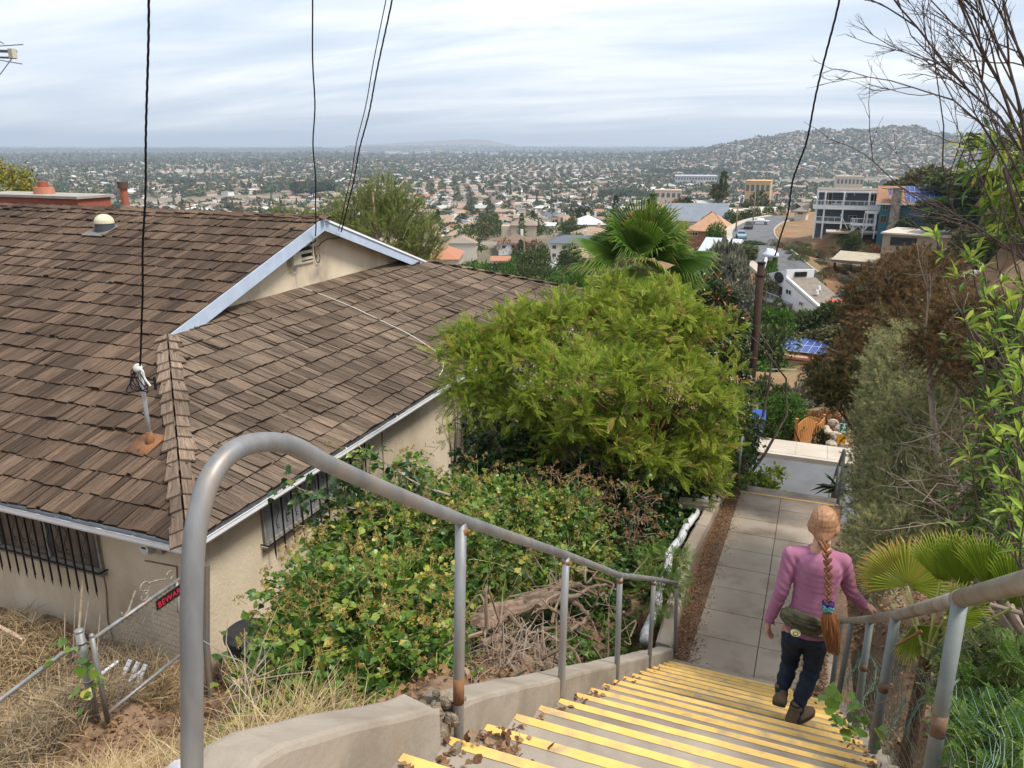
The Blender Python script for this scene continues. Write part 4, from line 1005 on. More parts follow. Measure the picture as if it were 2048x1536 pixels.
# ================================================================ YARD: gate, fence, bin, loose things
M_MESH = mat('old chain link', (.20, .20, .19), .6, (.16, .13, .10), 8, metal=.3)
P0 = at_F(158, 1262, 1.0); P0 = P0 * (10.0 / math.hypot(P0[0], P0[1]) ); gt = P0[2]        # gate post top
post_xy = P0[:2]
fence = thing('chain_link_fence', 'low silvery chain-link fence running along the yard towards the camera', 'fence', (P0[0], P0[1], gt - 1.3))
m_ = MB(); m_.tube([(P0[0], P0[1], gt - 1.6), (P0[0], P0[1], gt)], .055, 14); m_.ell((P0[0], P0[1], gt), (.062, .062, .035), 14, 6); 
for z in (.18, .45, .75): m_.tube([(P0[0], P0[1], gt - z), (P0[0], P0[1], gt - z + .03)], .062, 12)
m_.build('post', M_GALV, fence, smooth=True)
Q0 = at_z(0, 1382, gt - .02); Qd = nrm(Q0 - P0); Q1 = P0 + Qd * 5.5
m_ = MB(); m_.tube([P0 + (0, 0, -.22), P0 + Qd * .3 + (0, 0, -.12), Q1], .027, 10); m_.build('top_rail', M_GALV, fence, smooth=True)
m_ = MB(); netting(P0 + (0, 0, -1.25), Q1 - P0, (0, 0, 1.15), 60, 13, .006, .0035, m_); m_.build('mesh', M_MESH, fence)
gate = thing('yard_gate', 'chain-link gate with scrollwork and a small red and black sign on its top rail', 'gate', (P0[0] + .15, P0[1] + .15, gt - 1.3))
G0 = at_z(184, 1275, gt); G0 = A(G0[0], G0[1], gt - .03); G1 = at_z(352, 1163, gt + .02); ge = G1 - G0; gl = nrm(ge)
m_ = MB()
m_.tube([G0 + (0, 0, .05), G0 - (0, 0, 1.25)], .032, 12); m_.tube([G0, G1 + gl * .35], .028, 12); m_.tube([G0 - (0, 0, 1.12), G1 - (0, 0, 1.12)], .026, 12); m_.tube([G1, G1 - (0, 0, 1.25)], .030, 12)
m_.ell(G0 + (0, 0, .05), .036, 10, 5); m_.build('frame', M_GALV, gate, smooth=True)
m_ = MB(); netting(G0 - (0, 0, 1.12), ge, (0, 0, 1.12), 17, 13, .004, .004, m_); m_.build('mesh', M_MESH, gate)
m_ = MB(); zz = A(0, 0, 1)
def scroll(c, r, t0, t1, flip=1):
    t = np.linspace(t0, t1, 16); rr = r * (1 - .5 * (t - t0) / (t1 - t0)); return np.array(c) + gl * (np.cos(t) * rr * flip)[:, None] + zz * (np.sin(t) * rr)[:, None]
L_ = np.linalg.norm(ge)
m_.tube(scroll(G0 + gl * L_ * .62 + zz * .22, .10, -.5 * PI, 1.3 * PI), .012, 5); m_.tube(scroll(G0 + gl * L_ * .60 + zz * .10, .08, .4 * PI, -1.2 * PI), .012, 5); m_.tube([G0 + gl * L_ * .66 + zz * .25, G0 + gl * L_ * .78 + zz * .2, G0 + gl * L_ * .9 + zz * .12], .012, 5)
m_.tube(scroll(G0 + gl * L_ * .93 + zz * .16, .07, -.5 * PI, 1.1 * PI), .012, 5); m_.tube([G0 + gl * L_ * .52 + zz * .26, G0 + gl * L_ * .40 + zz * .03], .014, 5); m_.tube(scroll(G0 + gl * L_ * .36 + zz * .07, .06, -.1 * PI, -1.2 * PI), .016, 5)
m_.build('scrollwork', mat('worn scroll paint', (.32, .30, .27), .7, (.2, .15, .1), 20), gate)
sgn = MB(); so = A(*G0) + gl * L_ * .70 - zz * .05; outw = nrm(np.cross(gl, zz)); outw = outw if outw @ A(1, -1, 0) > 0 else -outw
sgn.prism([so + outw * .035, so + gl * .52 + outw * .035, so + gl * .52 - zz * .15 + outw * .035, so - zz * .15 + outw * .035], outw * .006)
sgo = sgn.build('sign_board', mat('black sign', (.02, .015, .015), .5), gate)
def text_mesh(s, name, size, origin, X, Y, material, parent, depth=.002, align='LEFT'):
    cu = bpy.data.curves.new('txt', 'FONT'); cu.body = s; cu.size = size; cu.extrude = depth; cu.align_x = align; cu.resolution_u = 2
    o = bpy.data.objects.new('txt', cu); COL.objects.link(o); dg = bpy.context.evaluated_depsgraph_get(); me = bpy.data.meshes.new_from_object(o.evaluated_get(dg))
    bpy.data.objects.remove(o); X = nrm(A(*X)); Y = nrm(A(*Y)); Z = np.cross(X, Y)
    Mx = Matrix(np.stack([X, Y, Z], 1).tolist()).to_4x4(); Mx.translation = Vector(np.array(origin) - np.array(parent_loc(parent))); me.transform(Mx)
    me.materials.clear(); me.materials.append(material); o = bpy.data.objects.new(name, me); COL.objects.link(o); o.parent = parent; return o
xs_ = gl if np.cross(gl, zz) @ outw > 0 else -gl
text_mesh('BEWARE', 'sign_lettering',   .12, so + outw * .046 - zz * .12 + gl * .02, gl, zz, mat('red lettering', (.62, .03, .06), .5), sgo)
# downpipe and timber by the corner
m_ = MB(); c = at_F(408, 1080, 10.2); m_.tube([at_w(413, 1130, -8.0), at_w(413, 1290, -8.0), at_w(424, 1420, -7.9)], .05, 10); tag(m_.build('metal_stake', mat('dark steel', (.13, .14, .15), .6, (.2, .15, .1), 9)), 'dark leaning steel stake between the gate and the house corner', 'stake')
# bin
M_BIN = mat('black plastic bin', (.020, .022, .024), .6, (.035, .035, .035), 6)
b0 = at_w(500, 1300, -7.45); bz = -8.35; bx_, by_ = b0[0], b0[1]
tb_ = thing('rubbish_bin', 'black plastic rubbish bin half hidden by ivy against the stucco wall', 'bin', (bx_, by_, bz))
m_ = MB(); m_.tube([(bx_, by_, bz), (bx_, by_, bz + 1.22)], [.26, .33], 24); m_.build('body', M_BIN, tb_, smooth=False)
m_ = MB(); m_.tube([(bx_, by_, bz + 1.2), (bx_, by_, bz + 1.26), (bx_, by_, bz + 1.33)], [.36, .36, .28], 24); m_.build('lid', M_BIN, tb_)
m_ = MB(); m_.bar((bx_ - .34, by_ - .1, bz + 1.05), (bx_ - .34, by_ + .1, bz + 1.05), .05, .04); m_.build('handle', M_BIN, tb_)
# blocks, boards and canes by the wall
bk = MB(); c = at_s(68, 1252, 7.55); bk.box(c, (.24, .24, .34), Matrix.Rotation(.25, 3, 'Z')); tag(bk.build('concrete_block', M_CONC), 'small square concrete block standing against the stucco wall', 'block')
bk = MB(); bk.bar(at_s(-80, 1215, 7.3), at_s(48, 1283, 7.0), .06, .10, mi=0); tag(bk.build('painted_board', mat('old painted board', (.55, .5, .42), .9, (.4, .2, .1), 5)), 'old painted board lying along the base of the house wall', 'board')
bk = MB()
for x0_, y0_, x1_, y1_ in ((154, 1262, 166, 1160), (146, 1275, 151, 1190), (160, 1275, 178, 1196), (128, 1290, 130, 1225), (192, 1290, 200, 1228)):
    m_ = MB(); m_.tube([at_s(x0_, y0_ + 40, 7.0), at_s(x1_, y1_, 7.4)], .018 if x1_ == 166 else .009, 6); tag(m_.build('garden_cane', mat('weathered cane', (.30, .22, .15), .9, (.42, .35, .26), 9)), 'thin upright cane among the dry stalks by the gate post', 'cane', 'canes standing by the gate post')
ch = thing('plastic_chair', 'tipped white plastic chair lying behind the chain-link gate', 'chair', at_z(230, 1400, -7.9))
c = at_z(228, 1395, -7.7); m_ = MB(); m_.box(c, (.48, .45, .035), Matrix.Rotation(.5, 3, 'X') @ Matrix.Rotation(.5, 3, 'Z')); m_.build('seat', M_WHITEP, ch)
m_ = MB()
for k in range(3): m_.bar(c + (-.16 + .15 * k, .25, .02), c + (-.16 + .15 * k, .5, .26), .07, .02)
m_.build('backrest', M_WHITEP, ch)
for dx_, dy_ in ((-.2, -.2), (.2, -.2)): m_ = MB(); m_.tube([c + (dx_, dy_, 0), c + (dx_ * 1.2, dy_ - .28, .18)], .025, 8); m_.build('leg', M_WHITEP, ch)
for dx_ in (-.25, .25): m_ = MB(); m_.tube([c + (dx_, -.15, .2), c + (dx_, .1, .3), c + (dx_, .35, .3)], .025, 8); m_.build('armrest', M_WHITEP, ch)
# ================================================================ THE WOMAN
def balls(mb, chain, step=.35):
    """chain of (point, radius or (rx, ry, rz)) -> dense overlapping spheres"""
    for (p, r), (q, t) in zip(chain[:-1], chain[1:]):
        p, q = np.array(p, float), np.array(q, float); r = np.array(r if hasattr(r, '__len__') else (r,) * 3, float); t = np.array(t if hasattr(t, '__len__') else (t,) * 3, float)
        n = max(2, int(np.linalg.norm(q - p) / (min(r.min(), t.min()) * step)) + 1)
        for k in np.linspace(0, 1, n): mb.ell(p + (q - p) * k, r + (t - r) * k, 12, 8)
def fuse(mb, name, mats, parent, voxel, sm=6, disp=None, matfn=None, origin=None):
    o = mb.build('tmp', mats, None)
    md = o.modifiers.new('r', 'REMESH'); md.mode = 'VOXEL'; md.voxel_size = voxel; md.use_smooth_shade = True
    m2 = o.modifiers.new('s', 'SMOOTH'); m2.factor = .5; m2.iterations = sm
    dg = bpy.context.evaluated_depsgraph_get(); me = bpy.data.meshes.new_from_object(o.evaluated_get(dg)); bpy.data.objects.remove(o)
    n = len(me.vertices); co = np.zeros(n * 3, np.float32); me.vertices.foreach_get('co', co); co = co.reshape(-1, 3).astype(float)
    if disp is not None:
        no = np.zeros(n * 3, np.float32); me.vertices.foreach_get('normal', no); co = co + no.reshape(-1, 3) * disp(co)[:, None]
    if matfn is not None:
        c = np.zeros(len(me.polygons) * 3, np.float32); me.polygons.foreach_get('center', c); me.polygons.foreach_set('material_index', matfn(c.reshape(-1, 3)).astype(np.int32))
    l = np.array(parent_loc(parent)) if parent is not None else (np.array(origin) if origin is not None else np.zeros(3))
    me.vertices.foreach_set('co', (co - l).astype(np.float32).ravel()); me.polygons.foreach_set('use_smooth', np.ones(len(me.polygons), bool))
    me.materials.clear()
    for m in (mats if isinstance(mats, (list, tuple)) else [mats]): me.materials.append(m)
    me.update(); o = bpy.data.objects.new(name, me); COL.objects.link(o)
    if parent is not None: o.parent = parent
    elif origin is not None: o.location = origin
    return o
M_SKIN = mat('skin', (.55, .30, .21), .55, (.48, .25, .17), 12)
M_SWEAT = mat('mauve sweatshirt', (.39, .16, .255), .92, (.34, .135, .22), 9, bump=.35, bscale=160, bdist=.003)
M_JEAN = mat('dark navy trousers', (.012, .019, .034), .85, (.020, .030, .048), 11, bump=.3, bscale=120, bdist=.003)
M_BOOT = mat('brown suede boot', (.17, .115, .07), .9, (.12, .08, .05), 14, bump=.4, bscale=90, bdist=.003)
M_SOLE = mat('boot sole', (.035, .028, .022), .8)
def hairmat(name, a, b):
    return mat(name, a, .5, b, 1.0, 6, bump=.5, bscale=2.2, stretch=(90, 90, 7), spec=.4, bdist=.004, lo=.3, hi=.7)
M_HAIR = hairmat('auburn hair', (.27, .125, .06), (.50, .285, .155))
M_HAIR2 = hairmat('braid hair', (.13, .05, .022), (.30, .13, .06))
M_TAIL = hairmat('orange hair end', (.19, .065, .022), (.42, .18, .065))
S0 = 5.20
J = dict(head=at_s(1648, 1043, 5.30), neck=at_s(1641, 1094, 5.22), chest=at_s(1637, 1140, 5.20), waist=at_s(1625, 1212, 5.17), pelvis=at_s(1612, 1258, 5.18),
         lsh=at_s(1583, 1106, 5.20), lel=at_s(1564, 1180, 5.14), lwr=at_s(1538, 1240, 5.16), rsh=at_s(1686, 1120, 5.23), rel=at_s(1699, 1180, 5.28), rwr=at_s(1727, 1212, 5.52),
         lhip=at_s(1588, 1264, 5.18), lkn=at_s(1580, 1322, 5.34), lan=at_s(1562, 1385, 5.22), rhip=at_s(1634, 1270, 5.18), rkn=at_s(1624, 1338, 5.26), ran=at_s(1591, 1422, 5.14))
for k in J: J[k] = np.array(J[k])
woman = thing('person', 'woman in mauve sweatshirt with long red braid walking down the steps, hand on rail', 'person', (J['pelvis'][0], S0, -4.1))
# one continuous body: head, neck, trunk, arms, hands, legs
b = MB(); X = A(1, 0, 0)
fwd = nrm(A(.12, 1, -.32))
balls(b, [(J['head'], (.080, .095, .108)), (J['head'] + (0, .015, -.04), (.070, .085, .09))])
b.ell(J['head'] + fwd * .10 + (0, 0, -.02), (.018, .022, .024), 8, 6)                       # nose
b.ell(J['head'] + fwd * .085 + (0, 0, -.065), (.03, .02, .016), 8, 6)                    # mouth and chin
b.ell(J['head'] + fwd * .075 + (0, 0, -.10), (.03, .025, .022), 8, 6)
for sg in (-1, 1): b.ell(J['head'] + (sg * .082, -.0, -.02), (.012, .022, .032), 8, 6)    # ears
balls(b, [(J['head'] + (0, -.01, -.06), .052), (J['neck'], .056), (J['neck'] + (0, 0, -.05), (.09, .07, .05))])
balls(b, [(J['neck'] + (0, 0, -.06), (.12, .08, .05)), (J['chest'], (.145, .095, .12)), (J['waist'], (.11, .08, .10)), (J['pelvis'], (.130, .095, .10))])
for s_ in 'lr':
    balls(b, [(J[s_ + 'sh'], .048), (J[s_ + 'el'], .036), (J[s_ + 'wr'], .024)]); balls(b, [(J['neck'] + (0, 0, -.07), .05), (J[s_ + 'sh'], .048)])
    balls(b, [(J[s_ + 'hip'], .088), (J[s_ + 'kn'], .056), (J[s_ + 'kn'] * .6 + J[s_ + 'an'] * .4 + (0, -.015, 0), .05), (J[s_ + 'an'], .035)])
def hand(mb, wr, d, pn, side, curl, spread=.13):
    """palm, four unequal curled fingers and a thumb; d along the hand, pn palm normal (grip side)"""
    d, pn = nrm(np.array(d, float)), nrm(np.array(pn, float)); lat = np.cross(d, pn) * side; pc = wr + d * .05
    balls(mb, [(wr, .022), (wr + d * .02, .024)], .5)
    for k in np.linspace(-1, 1, 5): balls(mb, [(wr + d * .012 + lat * k * .014, .015), (wr + d * .082 + lat * k * .027, .0125)], .5)
    for k, L in enumerate((.066, .076, .071, .056)):
        p = wr + d * .085 + lat * (.028 - .0185 * k); a = 0; dd = d + lat * spread * (1.5 - k) * .3; r = .0088
        pts = [(p, r)]
        for seg_, fr in enumerate((.45, .32, .25)):
            a += curl * (1, .9, .7)[seg_]; q = nrm(dd * math.cos(a) + pn * math.sin(a)); p = p + q * L * fr; r *= .92; pts.append((p, r))
        balls(mb, pts, .5)
    p = wr + d * .025 + lat * .026; q = nrm(d * .65 + lat * .75 + pn * .3); balls(mb, [(p, .0125), (p + q * .035, .0105), (p + q * .035 + nrm(d * .9 + lat * .15 + pn * (.3 + curl)) * .032, .0088)], .5)
hand(b, J['lwr'] , nrm(A(.02, .10, -1)), nrm(A(.5, -.1, 0.05)), -1, .32)
rt = at_w(1736, 1222, WRR); rg = A(WRR, rt[1], rt[2])
hand(b, J['rwr'] + (.0, 0, .012), nrm(A(.75, .28, -.35)), nrm(A(-.25, -.1, -1)), -1, .75)
def feet(mb, an, d, up_, r0=.033):
    d = nrm(np.array(d, float)); heel = an - d * .035 - np.array(up_) * .05; balls(mb, [(an, r0), (heel, .032)], .5); balls(mb, [(heel, .032), (an + d * .12 - np.array(up_) * .055, .034), (an + d * .17 - np.array(up_) * .06, .026)], .5)
lfd = nrm(A(-.12, .82, -.55)); lfu = nrm(np.cross(np.cross(lfd, A(0, 0, 1)), lfd)); rfd = nrm(A(.62, .78, -.02)); rfu = A(0, 0, 1.)
feet(b, J['lan'], lfd, lfu); feet(b, J['ran'], rfd, rfu)
body = fuse(b, 'body', M_SKIN, woman, .0065, 3)
# sweatshirt
c = MB()
balls(c, [(J['neck'] + (0, -.005, -.035), (.075, .065, .03)), (J['neck'] + (0, 0, -.075), (.115, .085, .055))])
balls(c, [(J['neck'] + (0, 0, -.08), (.13, .09, .06)), (J['chest'] + (0, -.01, .02), (.160, .108, .13)), (J['chest'] * .45 + J['waist'] * .55, (.148, .105, .12)), (J['waist'], (.148, .106, .09)), (J['waist'] * .45 + J['pelvis'] * .55, (.162, .122, .06)), (J['pelvis'] + (.015, 0, -.005), (.166, .126, .03))])
for s_, sg in (('l', -1), ('r', 1)):
    balls(c, [(J['neck'] + (sg * .05, 0, -.07), .062), (J[s_ + 'sh'] + (0, 0, -.012), .060)])
    m1 = J[s_ + 'sh'] * .5 + J[s_ + 'el'] * .5
    balls(c, [(J[s_ + 'sh'] + (0, 0, -.012), .062), (m1, .057), (J[s_ + 'el'], .052), (J[s_ + 'el'] * .45 + J[s_ + 'wr'] * .55, .046), (J[s_ + 'wr'] * .93 + J[s_ + 'el'] * .07, .040), (J[s_ + 'wr'] * .96 + J[s_ + 'el'] * .04, .034), (J[s_ + 'wr'] + (J[s_ + 'wr'] - J[s_ + 'el']) * .02, .033)])
def folds(co):
    x, y, z = co.T; zc = z - J['waist'][2]; xc = x - J['waist'][0]
    w = np.exp(-((zc - .03) / .16) ** 2)
    ph = np.sin(x * 17 + z * 9) + np.sin(y * 23 - z * 14); f = .0022 * np.sin((z - .9 * np.abs(xc + .12)) * 46 + 1.8 * ph) * w * np.clip(.6 + .5 * np.sin(x * 13 + 2 * z * 11), 0, 1) 
    for s_ in 'lr':
        for jn in ('el', 'wr'):
            d = np.linalg.norm(co - J[s_ + jn], axis=1); f = f + .0035 * np.sin(z * 115 + x * 60 + 1.5 * ph) * np.exp(-(d / .09) ** 2)
        d = np.linalg.norm(co - (J[s_ + 'sh'] + (0, 0, -.09)), axis=1); f = f + .005 * np.sin((z + (x - J['neck'][0]) * (1 if s_ == 'l' else -1) * 1.4) * 75) * np.exp(-(d / .10) ** 2)
    return f
swe = fuse(c, 'sweatshirt', M_SWEAT, woman, .0075, 16, folds)
# ribbed neckline and cuffs, raglan seams
m_ = MB(); nk = J['neck'] + (0, -.002, -.028); t = np.linspace(0, 2 * PI, 26); m_.tube(nk + np.stack([np.cos(t) * .078, np.sin(t) * .070, -.012 * np.sin(t) * -1], 1), .010, 8, cap=False); m_.build('neckband', M_SWEAT, swe, smooth=True)
# trousers
c = MB()
balls(c, [(J['pelvis'] + (0, 0, .02), (.140, .108, .06)), (J['pelvis'] + (0, -.01, -.05), (.150, .118, .07))])
for s_ in 'lr':
    h, k_, a = J[s_ + 'hip'], J[s_ + 'kn'], J[s_ + 'an']
    balls(c, [(h + (0, 0, -.02), (.088, .105, .10)), (h * .5 + k_ * .5, .078), (k_, .063), (k_ * .6 + a * .4 + (0, -.012, 0), .062), (k_ * .15 + a * .85, .050), (a + (0, 0, -.04 if s_ == 'r' else .01), .050)])
def tf(co):
    f = 0
    for s_ in 'lr':
        for jn, a_ in (('kn', .006), ('an', .005)):
            d = np.linalg.norm(co - J[s_ + jn], axis=1); f = f + a_ * np.sin(co[:, 2] * 88 + 40 * co[:, 0]) * np.exp(-(d / .11) ** 2)
    return f + .002 * np.sin(co[:, 2] * 40 + co[:, 0] * 55)
fuse(c, 'trousers', M_JEAN, woman, .0075, 10, tf)
# boots: upper and sole
for an, d, u_ in ((J['lan'], lfd, lfu), (J['ran'], rfd, rfu)):
    d = nrm(np.array(d)); u_ = np.array(u_); lat = np.cross(d, u_); c = MB(); heel = an - d * .04 - u_ * .055
    balls(c, [(an + u_ * .035, .048), (an - d * .01, .046), (heel, .043)], .4); balls(c, [(heel, .043), (an + d * .05 - u_ * .05, .047), (an + d * .13 - u_ * .062, .044), (an + d * .175 - u_ * .070, .036)], .4)
    bt = fuse(c, 'boot', M_BOOT, woman, .006, 3)
    m_ = MB(); t = np.linspace(0, 2 * PI, 24, endpoint=False); cx_ = .068 + np.cos(t) * .148; wy = np.sin(t) * (.043 + .010 * np.cos(t)); base = an - u_ * .098
    m_.prism([base + d * a + lat * b_ for a, b_ in zip(cx_, wy)], u_ * .03); m_.build('sole', M_SOLE, bt)
    m_ = MB(); m_.tube([an + u_ * .055 + lat * .03 * math.cos(q) - d * .0 + d * .03 * math.sin(q) for q in np.linspace(0, 2 * PI, 16)], .014, 6, cap=False); m_.build('collar', M_SOLE, bt)
# hair
c = MB(); H = J['head']
balls(c, [(H + (0, -.012, .012), (.093, .100, .106)), (H + (.0, -.035, -.045), (.084, .078, .070)), (H + (.002, -.085, -.085), (.045, .045, .04))], .3)
c.ell(H + (-.06, -.0, -.04), (.045, .07, .055), 12, 8); c.ell(H + (.065, -.0, -.04), (.045, .07, .055), 12, 8)
tie = H + A(.004, -.120, -.098)
def hf(co):
    v = co - tie; a = np.arctan2(v[:, 0], v[:, 2] + .02); return .0011 * np.sin(a * 41 + 2 * np.sin(a * 7)) + .0009 * np.sin(a * 97 + 3 * np.sin(a * 13))
hair = fuse(c, 'hair', M_HAIR, woman, .005, 3, hf)
m_ = MB(); t = np.linspace(0, 2 * PI, 12); m_.tube(tie + np.stack([np.cos(t) * .026, np.sin(t) * .012 - .004, np.sin(t) * .024], 1), .005, 6); m_.build('hair_tie', M_IRON, hair, smooth=True)
# flyaway strands
m_ = MB(); d = rdir(420, .2); st_ = H + d * (.090, .096, .102); sticks(m_, st_, st_ + d * .02 + rs.normal(size=(420, 3)) * .022, .0007); m_.build('loose_strands', M_HAIR, hair)
bp_ = [tie + (0, -.008, -.01), at_s(1652, 1100, 5.05), at_s(1656, 1140, 5.045), at_s(1657, 1175, 5.035), at_s(1656, 1212, 5.02)]
bpl = spline(bp_, 14); L = np.concatenate([[0], np.cumsum(np.linalg.norm(np.diff(bpl, axis=0), axis=1))]); T_ = L[-1]
br = MB(); nst = 19
for k in range(nst):
    q = (k + .3) / nst * T_; c0 = np.array([np.interp(q, L, bpl[:, a]) for a in range(3)]); sg = 1 if k % 2 else -1; wd = .022 * (1 - .28 * k / nst) * (1 if k > 1 else .8)
    rot = np.array(Matrix.Rotation(sg * .62, 3, 'Y')); br.ell(c0 + A(sg * wd * .52, -.004, 0), (wd * .60, .017, T_ / nst * 1.25), 12, 8, rot=rot)
    if k % 2 == 0: br.ell(c0 + A(0, .006, 0), (wd * .6, .018, T_ / nst * 1.2), 10, 6)
br.build('braid', M_HAIR2, hair, smooth=True)
e = bpl[-1]; m_ = MB()
for k, mm in ((0, 0), (1, 1), (2, 0)):
    t = np.linspace(0, 2 * PI, 26); rr = .027 + .005 * np.sin(t * 9 + k); m_.tube(e + np.stack([np.cos(t) * rr, np.sin(t) * rr * .8, .012 * np.sin(t * 5 + k) + .018 - .02 * k], 1), .013, 8, mi=(0, 1, 1)[k])
m_.build('scrunchie', [mat('purple cloth', (.05, .025, .12), .8), mat('aqua cloth', (.16, .50, .46), .8, (.06, .2, .25), 40)], hair, smooth=True)
m_ = MB(); n_s = 520
e2 = at_s(1668, 1308, 4.99)
for k in range(n_s):
    a = rs.rand() * 2 * PI; r0 = .016 * math.sqrt(rs.rand()); r1 = .060 * math.sqrt(rs.rand()); f = rs.uniform(.62, 1.05) ** .7
    p0 = e + A(math.cos(a) * r0, math.sin(a) * r0 * .7, 0); p2 = e + (e2 - e) * f + A(math.cos(a) * r1 * .95, math.sin(a) * r1 * .6, 0) * (1.25 - .55 * f); p1 = (p0 + p2) / 2 + A(math.cos(a), math.sin(a) * .6, 0) * .026 + rs.normal(size=3) * .004
    m_.tube(spline([p0, p1, p2], 4), np.linspace(.0032, .0010, 9), 4, cap=False)
m_.build('braid_end', M_TAIL, hair)
# belt bag
M_OLIVE = mat('olive camouflage cloth', (.085, .085, .045), .85, (.14, .125, .07), 22, col3=(.045, .05, .03), scale3=16, bump=.4, bscale=60, bdist=.004)
P = at_s(1607, 1247, 5.05); c = MB()
ax = nrm(A(1, 0, -.16))
for k in np.linspace(-1, 1, 9): c.ell(P + ax * k * .110 + A(0, abs(k) ** 2 * .05, -.0), (.048, .045, .078 * (1 - .25 * k * k)), 12, 8)
bag = fuse(c, 'belt_bag', M_OLIVE, woman, .006, 4, lambda co: .004 * np.sin(co[:, 2] * 120 + co[:, 0] * 20))
m_ = MB(); t = np.linspace(0, 2 * PI, 30); q = J['pelvis'] + (0, 0, .05)
m_.tube(q + np.stack([np.cos(t) * .170, np.sin(t) * .130, -.16 * np.cos(t) * .170], 1), .016, 6, cap=False); m_.build('strap', M_OLIVE, bag, smooth=True)
m_ = MB(); m_.tube([P + ax * x + A(0, -.050 + abs(x) * .28, .034 - .01 * abs(x)) for x in np.linspace(-.11, .11, 9)], .0045, 6); m_.tube([P + ax * x + A(0, -.052 + abs(x) * .28, -.012) for x in np.linspace(-.09, .09, 9)], .0045, 6); m_.build('zip', M_SOLE, bag)
m_ = MB(); pc = P + ax * -.045 + A(0, -.050, -.062); rot = np.array(Matrix.Rotation(1.0, 3, 'X')); m_.ell(pc, (.034, .026, .006), 20, 6, rot=rot); m_.ell(pc + A(0, -.004, -.002), (.022, .017, .006), 18, 6, rot=rot, mi=1); m_.ell(pc + A(0, -.007, -.003), (.012, .009, .006), 14, 6, rot=rot)
m_.build('round_badge', [mat('badge cream', (.52, .48, .25), .7), mat('badge olive', (.16, .17, .06), .7)], bag)
woman_shift = None
# ================================================================ NEAR PLANTS
M_BARK = mat('grey brown bark', (.17, .12, .085), .95, (.27, .21, .16), 9, bump=.8, bscale=30, stretch=(1, 1, .2), bdist=.01)
M_DEADB = mat('dead grey wood', (.36, .30, .24), .95, (.24, .18, .14), 9, bump=.6, bscale=40, stretch=(1, 1, .3), bdist=.005)
M_TWIGD = mat('dark twigs', (.06, .042, .035), .9, (.11, .08, .065), 6)
M_REDTW = mat('reddish stems', (.22, .085, .045), .8, (.16, .08, .05), 9)
M_YSTEM = mat('yellow-green stems', (.33, .34, .09), .6, (.42, .40, .16), 6)
L_IVY = leafmat('ivy leaves', [(0, (.036, .088, .016)), (.4, (.095, .185, .024)), (.78, (.17, .26, .035)), (.96, (.28, .34, .055)), (1, (.45, .38, .07))], .3, .35, .4)
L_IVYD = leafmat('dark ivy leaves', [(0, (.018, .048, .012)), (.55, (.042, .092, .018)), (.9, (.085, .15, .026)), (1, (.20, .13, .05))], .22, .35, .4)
L_UMB = leafmat('ivy flower heads', [(.20, .15, .035), (.30, .21, .06), (.36, .23, .10)], .1, .8)
L_PIN = leafmat('pinnate leaves', [(0, (.11, .175, .018)), (.4, (.23, .32, .03)), (.75, (.37, .45, .055)), (.96, (.48, .53, .09)), (1, (.40, .30, .08))], .5, .45)
L_PALM = leafmat('palm fronds', [(.04, .10, .014), (.09, .18, .024), (.17, .27, .04), (.34, .32, .08)], .35, .4)
L_PINE = leafmat('pine needles', [(.06, .11, .02), (.14, .21, .035), (.23, .29, .055), (.29, .31, .09)], .2, .6)
L_OLV = leafmat('olive scrub', [(.12, .145, .055), (.21, .24, .095), (.31, .335, .15), (.40, .405, .195), (.42, .36, .15)], .22, .7)
L_RED = leafmat('russet scrub', [(.06, .06, .022), (.11, .075, .028), (.20, .105, .042), (.27, .15, .065), (.19, .17, .07)], .25, .7)
L_OLV2 = leafmat('dark olive scrub', [(.030, .036, .013), (.058, .062, .020), (.10, .095, .03), (.13, .09, .03)], .25, .7)
L_YG = leafmat('yellow-green lance leaves', [(0, (.055, .12, .022)), (.4, (.14, .25, .035)), (.75, (.32, .42, .06)), (1, (.50, .55, .09))], .4, .4)
L_DRY = leafmat('dry grass', [(.22, .14, .065), (.36, .26, .12), (.50, .38, .20), (.60, .49, .30)], .2, .8)
L_FERN = leafmat('feathery greens', [(.045, .11, .02), (.10, .20, .03), (.20, .30, .05), (.14, .19, .06)], .35, .5)
L_LOQ = leafmat('leathery dark leaves', [(0, (.014, .035, .010)), (.6, (.035, .070, .016)), (.85, (.075, .11, .022)), (1, (.30, .12, .035))], .15, .3, .5)
L_DEAD = leafmat('dead brown leaves', [(.10, .05, .022), (.20, .11, .05), (.28, .17, .08)], .15, .8)
def blob(px, py, F, rx, ry=None, rd=None):
    """ellipsoid centred on a ray at forward distance F; radii given in metres"""
    ry = ry or rx; rd = rd or rx
    return (at_F(px, py, F), (rx, rd, ry))
